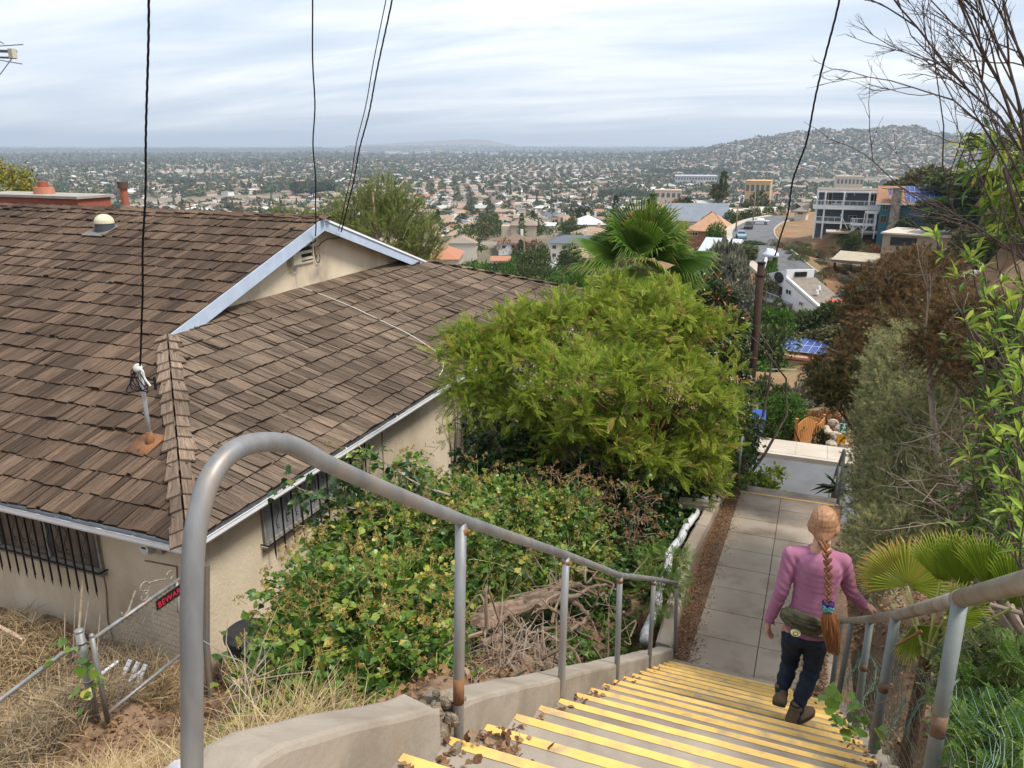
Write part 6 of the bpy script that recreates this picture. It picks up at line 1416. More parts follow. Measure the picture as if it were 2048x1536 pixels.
leafy('olive_scrub_bush', 'lower grey-olive bush behind the pale fan palm', 'bush', [blob(1780, 1100, 6.5, .35, .35), blob(1860, 1060, 6.8, .5, .35), blob(1940, 1010, 7.2, .5, .4), blob(1720, 1130, 7.2, .18, .25)], 1300, .26, 8, T_TUFT2, .05, [L_OLV, M_DEADB], base=tuple(A(2.4, 5.9, gz(2.4, 5.9))), spread=.55, inner=.4, up=.45, stem=.0025)
leafy('brown_scrub', 'withered brown scrub with bare grey twigs at the right of the bank', 'bush', [blob(1990, 920, 6.8, .45, .4), blob(2010, 1000, 6.2, .45, .35), blob(1940, 1000, 7.0, .3, .3), blob(2040, 880, 6.2, .4, .5)], 650, .38, 6, T_TUFT2, .045, [leafmat('withered scrub', [(.12, .085, .035), (.22, .15, .06), (.28, .20, .10)], .15), M_DEADB], base=tuple(A(3.6, 5.8, gz(3.6, 5.8))), spread=.8, inner=.2, up=.35, stem=.004)
# russet bushes above
rb = [blob(1790, 600, 15, .9, .7), blob(1840, 560, 15.5, .9, .6), blob(1745, 640, 15, .5, .45), blob(1810, 660, 14, .85, .4), blob(1720, 725, 14, .5, .35), blob(1700, 720, 14.5, .3, .25), blob(1660, 735, 15, .3, .2), blob(1870, 625, 14, .6, .45)]
leafy('russet_bush', 'rust-brown and dark green bush above the grey-olive scrub', 'bush', rb, 4200, .42, 8, T_TUFT2, .085, [L_RED, M_DEADB], base=tuple(A(4.3, 13.6, gz(4.3, 13.6))), spread=.6, inner=.4, up=.5, stem=.005, limb=.08, tips=20, zmin=-1)
leafy('dark_bush', 'dark olive bush with brown tips overhanging the solar roof', 'bush', [blob(1700, 770, 13.5, .7, .35), blob(1685, 700, 15.5, .25, .25), blob(1745, 820, 13, .3, .35), blob(1690, 778, 13.5, .35, .22), blob(1660, 745, 14.5, .4, .25)], 1300, .36, 8, T_TUFT2, .08, [L_OLV2, M_TWIGD], base=tuple(A(3.1, 13.0, gz(3.1, 13.0))), spread=.6, inner=.3, up=.4, stem=.004)
leafy('russet_bush', 'rusty branch mass slanting down from the right edge above the dead trunk', 'bush', [blob(1900, 690, 7.5, .35, .22), blob(1960, 705, 7.0, .36, .22), blob(2020, 740, 6.5, .36, .28), blob(1900, 640, 7.8, .25, .2), blob(1960, 640, 7.5, .35, .25), blob(2040, 690, 6.5, .3, .3)], 1500, .34, 7, T_TUFT2, .055, [L_RED, M_TWIGD], base=tuple(A(5.2, 5.6, gz(5.2, 5.6))), spread=.4, inner=.3, up=.3, stem=.004)
# dead grey trunk
m_ = MB(); q = np.random.RandomState(2); pts = [at_F(x, y, 7.6) for x, y in ((1878, 960), (1874, 900), (1868, 850), (1862, 790), (1858, 730), (1852, 690))]; P = spline(pts, 6); m_.tube(P, np.linspace(.034, .022, len(P)), 8)
for a, b, r in (((1868, 860), (1815, 825), .009), ((1870, 830), (1905, 800), .009), ((1862, 790), (1805, 745), .007), ((1866, 900), (1780, 905), .007), ((1860, 740), (1890, 650), .012), ((1850, 690), (1820, 590), .010), ((1866, 880), (1930, 800), .012), ((1930, 800), (1965, 780), .007), ((1860, 760), (1940, 745), .006), ((1872, 920), (1800, 860), .007)):
    pa, pb_ = at_F(*a, 7.5), at_F(*b, 7.4); 
    for pts_, r_ in branching(pa, pb_ - pa, np.linalg.norm(pb_ - pa), r, 2, q, 3, .5, .55, .1, .1): m_.tube(pts_, r_, 5)
dt = thing('dead_tree', 'dead pale grey trunk with bare side twigs standing in the olive scrub', 'tree', tuple(pts[0])); m_.build('trunk', M_DEADB, dt, smooth=True)
m_ = MB(); P = spline([at_F(x, y, 6.2) for x, y in ((1925, 1135), (1950, 1090), (1975, 1040), (1990, 980), (2010, 930), (2040, 900))], 5); m_.tube(P, np.linspace(.05, .025, len(P)), 8); P = spline([at_F(x, y, 5.6) for x, y in ((1930, 1125), (1990, 1100), (2060, 1060))], 5); m_.tube(P, np.linspace(.03, .03, len(P)), 8)
for k in range(30):
    p = at_F(rs.uniform(1900, 2030), rs.uniform(930, 1080), 6.2)
    for pts_, r_ in branching(p, rs.normal(size=3) + (.2, 0, .3), rs.uniform(.3, .6), .006, 2, q, 3, .5, .6, .1, .12): m_.tube(pts_, r_, 4)
dt = thing('dead_tree', 'leaning dead branch with a tangle of dry twigs at the far right behind the palm', 'tree', tuple(P[0])); m_.build('trunk', M_DEADB, dt)
# leggy lance-leaved shrub at the right edge
ysb = A(2.35, 2.7, gz(2.35, 2.7)); ys = thing('lance_leaf_shrub', 'leggy shrub with fresh yellow-green lance leaves along the right edge', 'shrub', tuple(ysb)); m_ = MB(); m2 = MB()
yp = [(1490 + 410, 455, 4.6), (1890, 560, 4.3)]
tops = [(1868, 460, 4.4), (1935, 500, 4.2), (1960, 520, 4.2), (1930, 640, 4.0), (1985, 610, 3.9), (2020, 600, 3.8), (1960, 700, 3.9), (2010, 700, 3.7), (2040, 640, 3.6), (1975, 790, 3.8), (2025, 780, 3.6), (1945, 820, 3.9), (1990, 870, 3.7), (2035, 860, 3.5), (1935, 900, 3.9), (2000, 560, 3.9), (2040, 940, 3.4), (2020, 1010, 3.4), (2045, 730, 3.5), (1905, 530, 4.3), (2045, 560, 3.7), (1975, 650, 3.9), (2000, 950, 3.6), (2040, 1080, 3.3), (1965, 575, 4.1), (2047, 1010, 3.3)]
for (x, y, F) in tops:
    e = at_F(x, y, F); st_ = at_F(min(2080, x + 70), y + 190, F + .05); P = spline([ysb + (0, 0, .2), (ysb + st_) / 2 + (.1, 0, 0), st_, e], 5); m2.tube(P, np.linspace(.012, .003, len(P)), 5)
    n = 16; t = np.concatenate([rs.uniform(.0, .8, n - 8), rs.uniform(.85, 1, 8)]); base = st_ + (e - st_) * t[:, None]; d = nrm((e - st_) / np.linalg.norm(e - st_) * .7 + nrm(rs.normal(size=(n, 3))) * 1.0 + (0, 0, .1)); m_.inst(T_LANCE, base, frames(d), .095 * rs.uniform(.5, 1.2, n), 0, np.clip(t * .75 + rs.normal(size=n) * .15, 0, 1))
m_.build('leaves', [L_YG], ys); m2.build('stems', M_TWIGD, ys)
leafy('green_shrub', 'dense dull-green shrub deep at the right edge behind the lance leaves', 'shrub', [blob(2060, 700, 5.2, .30, .4), blob(2065, 850, 5.0, .28, .4), blob(2040, 1000, 4.8, .28, .3), blob(2070, 1090, 4.4, .25, .25)], 380, .35, 8, T_LANCE, .085, [leafmat('dull green leaves', [(.04, .08, .02), (.09, .15, .03), (.17, .23, .05)], .35), M_TWIGD], inner=.2, spread=.9)
leafy('green_shrub', 'sunlit sprays of lance leaves beyond the bare twigs at top right', 'shrub', [blob(2030, 300, 6.5, .32, .12), blob(2050, 350, 6.5, .35, .2), blob(2060, 420, 6.5, .3, .3)], 120, .45, 9, T_LANCE, .13, [L_YG, M_TWIGD], inner=.1, spread=.8)
# bare tree at the upper right
bt = thing('bare_tree', 'leafless tree with a fan of fine dark twigs against the sky at the right', 'tree', tuple(at_F(2150, 900, 6))); m_ = MB(); q = np.random.RandomState(21)
def toward(a, b, r, depth, kids=4, sp=.42, sh=.6, Fa=6.0, Fb=5.6):
    pa, pb_ = at_F(*a, Fa), at_F(*b, Fb)
    for pts_, r_ in branching(pa, pb_ - pa, np.linalg.norm(pb_ - pa), r, depth, q, kids, sp, sh, .05, .10): m_.tube(pts_, r_, 5 if r_[0] > .006 else 4, cap=False)
toward((2110, 640), (2040, 330), .026, 0)
for (a_, b_, r_) in (((2055, 430), (1950, 40), .014), ((2065, 330), (1985, -40), .013), ((2040, 300), (1880, 10), .011), ((2085, 250), (2040, -60), .012), ((2050, 250), (1905, -40), .010), ((2075, 200), (1960, -60), .010), ((2045, 360), (1900, 130), .010), ((2060, 160), (2010, -80), .010), ((2050, 420), (1890, 205), .009), ((2090, 380), (2000, 120), .010)):
    toward(a_, b_, r_, 4, 4, .26, .50)
for (a_, b_, r_) in (((2100, 560), (1905, 450), .011), ((1925, 462), (1760, 250), .007), ((1900, 450), (1742, 335), .006), ((2080, 520), (1960, 430), .009), ((2070, 600), (1950, 500), .008)): toward(a_, b_, r_, 2, 3, .28, .5)
for (a_, b_, r_) in (((2090, 520), (1990, 400), .009), ((2080, 600), (1980, 480), .008), ((2090, 450), (2010, 330), .009)): toward(a_, b_, r_, 3, 4, .5, .6)
m_.tube(spline([at_F(2170, 950, 6), at_F(2140, 800, 6), at_F(2110, 640, 6)], 5), np.linspace(.06, .032, 11), 8); m_.build('trunk', M_TWIGD, bt)
# fan palm seedlings and lower right greens
fp = thing('young_fan_palm', 'pale yellow-green young fan palm pushing through the right rail', 'palm', tuple(A(1.5, 3.0, -3.2))); m_ = MB(); m2 = MB()
L_FPALM = leafmat('young palm leaf', [(0, (.13, .21, .02)), (.4, (.28, .38, .04)), (.75, (.44, .48, .08)), (1, (.55, .36, .11))], .5, .4)
pb3 = at_F(1850, 1330, 4.5)
camd = -ray(1880, 1150); camd = nrm(camd)
for (px, py, F, ux_, uz_, Rr, rn, ang_) in ((1815, 1172, 4.7, .1, 1, .33, .62, 3.9), (1800, 1165, 4.75, -.6, .5, .30, .75, 2.4), (1925, 1175, 4.4, .0, 1, .36, .3, 1.6), (1880, 1165, 4.5, .25, 1, .34, .45, 2.0), (1975, 1180, 4.2, .2, 1, .34, .25, 1.8), (1830, 1250, 4.5, .3, -.6, .27, .45, 2.2), (1890, 1235, 4.3, .9, .1, .30, .35, 2.2), (2025, 1215, 4.0, .5, .8, .34, .2, 2.0), (2035, 1290, 3.9, .8, -.3, .3, .2, 2.0)):
    c = at_F(px, py, F); rx = nrm(at_F(px + 50, py, F) - c); rz = nrm(at_F(px, py - 50, F) - c); fan(m_, c, rx * ux_ + rz * uz_, camd * 1 + rx * .2 * np.sign(ux_), Rr, 34, ang_, .62, .25, .3, 0, rn, thr=1.2)
    m2.tube(spline([pb3, (pb3 + c) / 2 + (0, 0, .03), c], 5), np.linspace(.012, .008, 11), 6)
m_.build('fronds', L_FPALM, fp); m2.build('petioles', M_YSTEM, fp)
m_ = MB(); m_.tube([pb3 + (0, 0, .05), pb3 - (0, 0, .3), pb3 - (0, 0, .8)], [.035, .045, .05], 10); m_.build('trunk', mat('reddish palm stub', (.07, .035, .022), .95, (.15, .09, .05), 24, bump=.8, bscale=40), fp)
leafy('feathery_plant', 'feathery bright green plants behind the netting at the lower right', 'plant', [blob(1975, 1440, 3.5, .20, .12), blob(2050, 1390, 3.5, .22, .18), blob(1905, 1480, 3.5, .16, .10), blob(2030, 1500, 3.2, .2, .12), blob(1970, 1530, 3.2, .2, .1)], 420, .19, 5, T_PIN, .085, [L_FERN, M_YSTEM], inner=.1, up=.4, spread=.9, stem=.0018, wmin=.80)
leafy('tangled_weeds', 'grey-green weeds tangled in the netting under the young fan palm', 'plant', [blob(1840, 1330, 4.3, .25, .18), blob(1910, 1370, 4.0, .28, .16), blob(1760, 1350, 4.8, .14, .2), blob(1830, 1440, 3.9, .14, .14), blob(1770, 1270, 5.4, .14, .22), blob(1990, 1330, 3.7, .2, .16)], 700, .22, 6, T_TUFT2, .05, [leafmat('grey-green weeds', [(.06, .09, .04), (.12, .16, .07), (.22, .24, .10)], .3), M_YSTEM], inner=.1, up=.4, spread=.8, stem=.0016, wmin=.84)
m_ = MB(); m_.tube([at_F(1843, 1262, 4.3), at_F(1790, 1292, 4.4)], [.010, .006], 6); tag(m_.build('cut_palm_stalk', mat('orange stalk', (.30, .13, .05), .9, (.2, .12, .06), 30)), 'cut dry orange palm stalk stuck in the netting beside the rail post', 'stalk')
# ================================================================ MID-GROUND PLANTS (prototypes copied with their parts)
def crown_mesh(kind, n, seed):
    q = np.random.RandomState(seed); m_ = MB(); rs_state = rs.get_state()
    if kind == 'round':
        bl = [((q.normal() * .3, q.normal() * .3, .62 + q.uniform(-.2, .25)), (q.uniform(.35, .6),) * 3) for k in range(6)]
        P, D = clumps(bl, n, .75, .05, -.6); m_.inst(T_DIA, P, frames(nrm(D + q.normal(size=D.shape) * .8)), .15 * q.uniform(.6, 1.3, len(P)))
    elif kind == 'tall':
        z = q.uniform(.06, 1, n); a = q.uniform(0, 2 * PI, n); lay = .75 + .35 * np.sin(z * 38); r = (1 - z) ** .7 * .26 * lay * q.uniform(.5, 1, n) + .01; P = np.stack([np.cos(a) * r, np.sin(a) * r, z], 1)
        D = np.stack([np.cos(a), np.sin(a), .2 + 0 * a], 1); m_.inst(T_DIA, P, frames(nrm(D + q.normal(size=D.shape) * .4)), .075 * q.uniform(.6, 1.3, n))
    elif kind == 'bush':
        bl = [((q.normal() * .45, q.normal() * .45, .18 + q.uniform(-.05, .1)), (q.uniform(.35, .6), q.uniform(.35, .6), q.uniform(.25, .42))) for k in range(6)]
        P, D = clumps(bl, n, .7, .05, -.3); m_.inst(T_DIA, P, frames(nrm(D + q.normal(size=D.shape) * .8)), .12 * q.uniform(.6, 1.3, len(P)))
    elif kind == 'column':
        z = q.uniform(.0, 1, n); a = q.uniform(0, 2 * PI, n); r = np.sin(np.clip(z, .03, .98) * PI) ** .5 * .11; P = np.stack([np.cos(a) * r, np.sin(a) * r, z], 1); D = np.stack([np.cos(a) * .3, np.sin(a) * .3, 1 + 0 * a], 1)
        m_.inst(T_DIA, P, frames(nrm(D + q.normal(size=D.shape) * .2)), .07 * q.uniform(.6, 1.3, n))
    return m_
GREENS = {'dark': leafmat('far dark green', [(.022, .040, .016), (.042, .068, .024), (.070, .100, .034)], .15, .8),
          'mid': leafmat('far mid green', [(.045, .07, .022), (.075, .105, .03), (.12, .15, .045)], .2, .8),
          'bright': leafmat('far bright green', [(.035, .09, .012), (.07, .15, .018), (.12, .22, .03)], .25, .7),
          'olive': leafmat('far olive', [(.07, .075, .03), (.12, .115, .05), (.19, .165, .07)], .2, .8),
          'rust': leafmat('far rust', [(.12, .05, .025), (.22, .10, .04), (.28, .17, .07)], .2, .8),
          'silver': leafmat('far silver green', [(.11, .115, .08), (.19, .19, .135), (.28, .27, .20)], .2, .8)}
_PROTO = {}
def proto(kind, colour, n, seed=0):
    k = (kind, colour, n, seed)
    if k not in _PROTO:
        mb = crown_mesh(kind, n, seed + 1); o = mb.build('crown', [GREENS[colour]]); me = o.data; bpy.data.objects.remove(o)
        t = MB(); t.tube([(0, 0, -.3), (0, 0, .3), (0.01, 0, .7)], [.035, .028, .012], 5); o = t.build('trunk', M_BARK); mt = o.data; bpy.data.objects.remove(o); _PROTO[k] = (me, mt)
    return _PROTO[k]
def plant(name, label, cat, loc, h, w=None, kind='round', colour='mid', n=2600, seed=0, group=None, rot=None):
    me, mt = proto(kind, colour, n, seed); w = w or h; root = thing(name, label, cat, tuple(loc), group)
    root.scale = (w, w, h); root.rotation_euler = (0, 0, rot if rot is not None else rs.uniform(0, 6.28))
    for nm_, m in (('crown', me), ('trunk', mt)):
        o = bpy.data.objects.new(nm_, m); COL.objects.link(o); o.parent = root
    return root
def onground(px, py, F): p = at_F(px, py, F); return A(p[0], p[1], gz(p[0], p[1]))
def tree_px(name, label, px, py_base, py_top, F, wpx=None, **k):
    """a tree standing on the ground at a bearing, its top at a given height"""
    p = onground(px, py_base, F); top = at_F(px, py_top, F); sc_ = F / FPX
    h = max(top[2] - p[2], .5); w = (wpx or 60) * sc_ / 1.25
    return plant(name, label, 'tree' if 'tree' in name else 'bush', p, h / (1.15 if k.get('kind', 'round') in ('round',) else (1.0 if k.get('kind') in ('tall', 'column') else .62)), w, **k)
tree_px('bushy_tree', 'rounded dark tree hiding the corner of the teal house', 1902, 480, 396, 128, 84, colour='dark', n=5200, seed=2)
tree_px('bushy_tree', 'soft silvery grey tree left of the brown pole', 1440, 640, 512, 95, 78, colour='silver', n=5200, seed=3)
tree_px('bushy_tree', 'grey-green tree standing low between the palm and the white house', 1478, 650, 570, 90, 45, colour='silver', n=3000, seed=4)
tree_px('round_tree', 'bright green rounded tree above the solar roof', 1562, 690, 630, 84, 50, colour='bright', n=4200, seed=5)
tree_px('round_tree', 'broad mid-green tree below the white house', 1620, 690, 612, 86, 80, colour='mid', n=4200, seed=6)
tree_px('round_tree', 'dark green tree in front of the white house balcony', 1536, 665, 614, 86, 50, colour='mid', n=2600, seed=7)
tree_px('wispy_tree', 'wispy olive tree beside the solar roof', 1640, 715, 655, 84, 80, colour='olive', n=3600, seed=8)
tree_px('cypress', 'thin dark cypress by the corner of the solar roof', 1535, 720, 668, 78, 10, kind='column', colour='dark', n=900)
tree_px('silver_bush', 'blue-grey bush on the dry lawn above the wood fence', 1630, 830, 735, 42, 82, kind='bush', colour='silver', n=3600, seed=1)
tree_px('olive_bush', 'small olive bush beside the hedge', 1530, 815, 755, 42, 60, kind='bush', colour='mid', n=2600, seed=2)
tree_px('russet_shrub', 'low brown shrub behind the wood fence', 1640, 850, 822, 31, 70, kind='bush', colour='rust', n=2600, seed=3)
tree_px('green_shrub', 'small green shrub in front of the wood fence', 1645, 900, 855, 26.2, 28, kind='bush', colour='dark', n=1500, seed=3)
for (px, pb_, pt, F, w, c, lab) in ((1720, 650, 560, 105, 60, 'dark', 'dark tree beside the parked blue car'), (1500, 540, 492, 133, 55, 'mid', 'dark green tree on the left of the winding road'), (1538, 555, 526, 116, 26, 'bright', 'green tree right behind the white house roof'), (1495, 520, 490, 150, 48, 'dark', 'dark tree by the grey-roofed garage'),
        (1700, 500, 470, 138, 30, 'mid', 'yucca bush on the dry slope'), (1950, 580, 500, 105, 110, 'mid', 'leafy tree right of the brown flat-roofed house'), (2020, 560, 480, 100, 100, 'olive', 'olive tree at the far right below the hill'), (1812, 470, 440, 135, 34, 'dark', 'dark bush under the teal house windows'), (1985, 680, 575, 82, 110, 'mid', 'green tree behind the rusty branch mass'), (2045, 700, 590, 70, 110, 'olive', 'olive tree low at the right edge')):
    tree_px('hillside_tree', lab, px, pb_, pt, F, w, colour=c, n=2600, seed=int(px) % 5)
for i, (px, pt, F, w, c) in enumerate(((1880, 352, 150, 110, 'olive'), (1850, 362, 165, 80, 'dark'), (1935, 345, 135, 120, 'mid'), (1990, 350, 120, 110, 'mid'), (2045, 340, 110, 120, 'olive'), (1975, 400, 112, 100, 'olive'), (2040, 410, 100, 110, 'olive'), (1920, 415, 115, 90, 'dark'), (1780, 378, 175, 50, 'dark'), (2010, 455, 100, 90, 'mid'), (1950, 470, 105, 70, 'olive'))):
    tree_px('hillside_tree', 'one of the massed trees on the hill crest at the right', px, pt + 90, pt, F, w, colour=c, n=3800, seed=i % 5, group='trees massed on the right hill crest')
for i in range(110):     # scrub on the dry slope below the deck house
    px, py = rs.uniform(1552, 1760), rs.uniform(462, 560); F = 150 - (py - 462) * .32
    if px < 1530 + (py - 455) * .9: continue
    p = onground(px, py, F); plant('slope_bush', 'small bush on the dry slope under the deck house', 'bush', p, rs.uniform(.9, 2.2), rs.uniform(.8, 1.7), kind='bush', colour=rs.choice(['olive', 'mid', 'rust', 'silver', 'olive']), n=900, seed=i % 4, group='bushes on the dry slope')
for i in range(150):     # bushes between the street and the valley
    px = rs.uniform(880, 1545); F = rs.uniform(70, 300); py = 760 - (F - 60) * 1.3
    p = onground(px, max(py, 440), F)
    if min(np.hypot(ROAD[:, 0] - p[0], ROAD[:, 1] - p[1])) < 8: continue
    plant('garden_bush', 'bush or small tree on the slope behind the palm', 'bush', p, rs.uniform(2.2, 5), rs.uniform(2, 4), kind=rs.choice(['bush', 'round']), colour=rs.choice(['olive', 'mid', 'dark', 'bright', 'mid']), n=1500, seed=i % 4, group='bushes on the slope behind the palm')
# palms
def tallpalm(name, label, px, py_top, py_base, F, size, colour, group=None):
    p = onground(px, py_base, F); t = at_F(px, py_top, F); root = thing(name, label, 'palm', tuple(p), group); m_ = MB(); c = A(p[0], p[1], t[2])
    for k in range(70):
        a = k * 2.4; el = rs.uniform(-.9, 1.2); d = A(math.cos(a) * math.cos(el), math.sin(a) * math.cos(el), math.sin(el)); m_.inst((T_LANCE[0] * A(2.3, 1, 1), T_LANCE[1]), c[None] + d[None] * size * .2, frames(d[None]), np.array([size * rs.uniform(.75, 1)]))
    m_.build('fronds', colour, root); m2 = MB(); m2.tube([p - (0, 0, 1), (p + c) / 2, c], [size * .10, size * .08, size * .07], 7); m2.build('trunk', M_PTRUNK, root); return root
tallpalm('tall_palm', 'tall thin fan palm on the ridge against the far hill', 1928, 284, 380, 150, 2.0, GREENS['mid'])
tallpalm('tall_palm', 'shaggy brown palm standing above the rooftops left of the road', 1432, 382, 425, 300, 3.6, GREENS['olive'])
# ================================================================ MID-GROUND HOUSES
class Fr:
    def __init__(s, px, py, F, rot=0.0, az=None):
        s.O = at_F(px, py, F); a = (math.atan((px - 1024) / 1623) if az is None else az) - YAW + rot
        s.v = A(math.sin(a), math.cos(a), 0); s.u = A(math.cos(a), -math.sin(a), 0); s.k = F / FPX; s.z = A(0, 0, 1)
    def p(s, a, b, c): return s.O + s.u * a + s.v * b + s.z * c
    def box(s, mb, a0, a1, b0, b1, c0, c1, mi=0): mb.box(s.p((a0 + a1) / 2, (b0 + b1) / 2, (c0 + c1) / 2), (abs(a1 - a0), abs(b1 - b0), abs(c1 - c0)), np.stack([s.u, s.v, s.z], 1), mi); return mb
    def quad(s, mb, pts, th=.12, mi=0): P = [s.p(*q) for q in pts]; n = nrm(np.cross(P[1] - P[0], P[2] - P[0])); mb.prism(P, -n * th, mi)
def part(fr, name, mats, parent, boxes):
    m_ = MB()
    for b in boxes: fr.box(m_, *b)
    return m_.build(name, mats, parent)
def window(fr, parent, a0, a1, b, c0, c1, side='front', frame=None, mull=1):
    frm = frame or mat('white window frame', (.70, .70, .68), .6); m_ = MB(); t = .07
    if side == 'front': fr.box(m_, a0, a1, b - .03, b + .02, c0, c1)
    else: fr.box(m_, b - .03, b + .02, a0, a1, c0, c1)
    w = m_.build('window', mat('far window glass', (.03, .035, .04), .12, spec=.6), parent); f = MB()
    def bb(x0, x1, y0, y1):
        if side == 'front': fr.box(f, x0, x1, b - .09, b - .032, y0, y1)
        else: fr.box(f, b - .09, b - .032, x0, x1, y0, y1)
    bb(a0 - t, a1 + t, c1, c1 + t); bb(a0 - t, a1 + t, c0 - t, c0); bb(a0 - t, a0, c0, c1); bb(a1, a1 + t, c0, c1)
    for k in range(mull): x = a0 + (a1 - a0) * (k + 1) / (mull + 1); bb(x - t / 2, x + t / 2, c0, c1)
    f.build('frame', frm, w)
M_WHITEW = mat('white painted wood', (.72, .72, .71), .7, (.64, .64, .63), .6)
M_TEAL = mat('teal siding', (.040, .155, .20), .8, (.03, .12, .16), .8, stretch=(.2, .2, 8))
M_SLATE = mat('slate wall', (.11, .145, .175), .7, (.10, .13, .155), .8)
M_BROWNR = mat('brown roof', (.34, .18, .105), .9, (.24, .13, .08), 1.2, 8)
M_GREYR = mat('grey shingle roof', (.25, .215, .18), .95, (.17, .145, .12), 1.6, 9)
M_TERRA = mat('terracotta roof', (.47, .26, .165), .85, (.36, .19, .12), 1.5, 8, bump=.4, bscale=8)
M_TAN = mat('tan stucco', (.36, .285, .215), .95, (.30, .24, .18), .4, 8)
M_STONE = mat('fieldstone', (.36, .31, .25), .9, (.17, .14, .115), 2.4, 3, bump=1, bscale=4, bdist=.08)
M_PV = mat('solar cells', (.028, .055, .19), .25, (.04, .08, .26), .5, spec=.5)
M_PVF = mat('solar frame', (.42, .48, .58), .5)
def solar(fr, parent, P00, P10, P01, nx, ny):
    """array of framed panels on the plane P00 + x*(P10-P00) + y*(P01-P00), world points"""
    P00, P10, P01 = map(lambda q: np.array(q, float), (P00, P10, P01)); U = (P10 - P00) / nx; V = (P01 - P00) / ny; n = nrm(np.cross(U, V)); n = n if n[2] > 0 else -n
    f = MB(); f.prism([P00, P10, P10 + (P01 - P00), P01], n * .05); base = f.build('solar_array', M_PVF, parent)
    for i in range(nx):
        for j in range(ny):
            m_ = MB(); o = P00 + U * (i + .03) + V * (j + .03) + n * .053; m_.prism([o, o + U * .94, o + U * .94 + V * .94, o + V * .94], n * .01); m_.build('solar_panel', M_PV, base)
# deck house
fr = Fr(1628, 455, 152); k = fr.k; dh = thing('deck_house', 'slate-grey house with white posts, open decks and railings on two levels', 'house', tuple(fr.O))
W_ = 120 * k; z1 = 43 * k; z2 = 72 * k
part(fr, 'wall', M_SLATE, dh, [(.3, W_ - .2, 3.2, 8, -3, z1 - .2), (.3, W_ - .2, 2.4, 8, z1, z2 - .35)])
part(fr, 'deck', M_WHITEW, dh, [(-.6, W_ + .6, -.9, 3, z1 - .6, z1), (0, W_ * .62, -.5, 3, .9, 1.1), (-.1, W_ + .1, -.6, 8.2, z2 - .3, z2)])
for x in (0, 15, 49, 94, 108, 119): part(fr, 'post', M_WHITEW, dh, [(x * k - .15, x * k + .15, -.75, -.5, -2 if x < 60 else 0, z2 - .3)])
def railing(fr, parent, a0, a1, b, c, h=1.05, mats=M_WHITEW, side=False):
    m_ = MB(); n = int(abs(a1 - a0) / 1.3) + 2
    for i in range(n):
        x = a0 + (a1 - a0) * i / (n - 1); (fr.box(m_, x - .04, x + .04, b - .04, b + .04, c, c + h) if not side else fr.box(m_, b - .04, b + .04, x - .04, x + .04, c, c + h))
    for zz_ in (h, .15):
        (fr.box(m_, a0, a1, b - .045, b + .045, c + zz_ - .05, c + zz_ + .05) if not side else fr.box(m_, b - .045, b + .045, a0, a1, c + zz_ - .05, c + zz_ + .05))
    n2 = int(abs(a1 - a0) / .28)
    for i in range(n2):
        x = a0 + (a1 - a0) * i / n2; (fr.box(m_, x - .012, x + .012, b - .012, b + .012, c + .1, c + h) if not side else fr.box(m_, b - .012, b + .012, x - .012, x + .012, c + .1, c + h))
    m_.build('railing', mats, parent)
railing(fr, dh, -.5, W_ + .5, -.8, z1); railing(fr, dh, 0, W_ * .40, -.45, 1.1)
window(fr, dh, 1.3, 2.7, 2.4, z1 + .1, z1 + 2.3, mull=1); window(fr, dh, 6.2, 7.6, 3.2, .2, 2.2); window(fr, dh, 9.6, 10.8, 2.4, z1 + .2, z1 + 2.2)
m_ = MB(); c = fr.p(61 * k, 2.32, z1 + 1.9); t = np.linspace(-.35 * PI * .2, PI * 1.15, 16); m_.tube([c + fr.u * math.cos(q) * .72 + fr.z * math.sin(q) * .72 for q in t], .13, 6); m_.build('arched_trim', M_WHITEW, dh)
m_ = MB(); fr.quad(m_, [(47 * k, -.7, 2.7), (62 * k, -.7, .1), (62 * k, .5, .1), (47 * k, .5, 2.7)], .15); m_.build('steps', M_WHITEW, dh)
part(fr, 'roof', [M_GREYR], dh, [(.0, W_, 0, 8.3, z2 + .002, z2 + .2)])
def seat(name, label, fr, a, b, c, colour, kind='lounger'):
    r = thing(name, label, kind, tuple(fr.p(a, b, c))); part(fr, 'seat', colour, r, [(a - .35, a + .55, b, b + .6, c + .25, c + .42)]); part(fr, 'backrest', colour, r, [(a + .45, a + .58, b, b + .6, c + .35, c + .95)])
    for dx_ in (-.3, .5): part(fr, 'leg', M_WHITEW, r, [(a + dx_ - .03, a + dx_ + .03, b + .05, b + .5, c, c + .25)])
seat('deck_chair', 'red lounge chair on the upper deck of the slate house', fr, 16 * k, .5, z1, mat('red cloth', (.6, .03, .05), .7)); seat('deck_chair', 'white lounge chair at the middle of the upper deck', fr, 31 * k, .5, z1, M_WHITEW); seat('deck_chair', 'second white lounge chair, next to the round white arch', fr, 41 * k, .5, z1, M_WHITEW)
pt = MB(); fr2 = Fr(1630, 458, 150); fr2.box(pt, 2, 13, -3, 1.5, -.4, -.12); tag(pt.build('patio', M_PAVE), kind='structure')
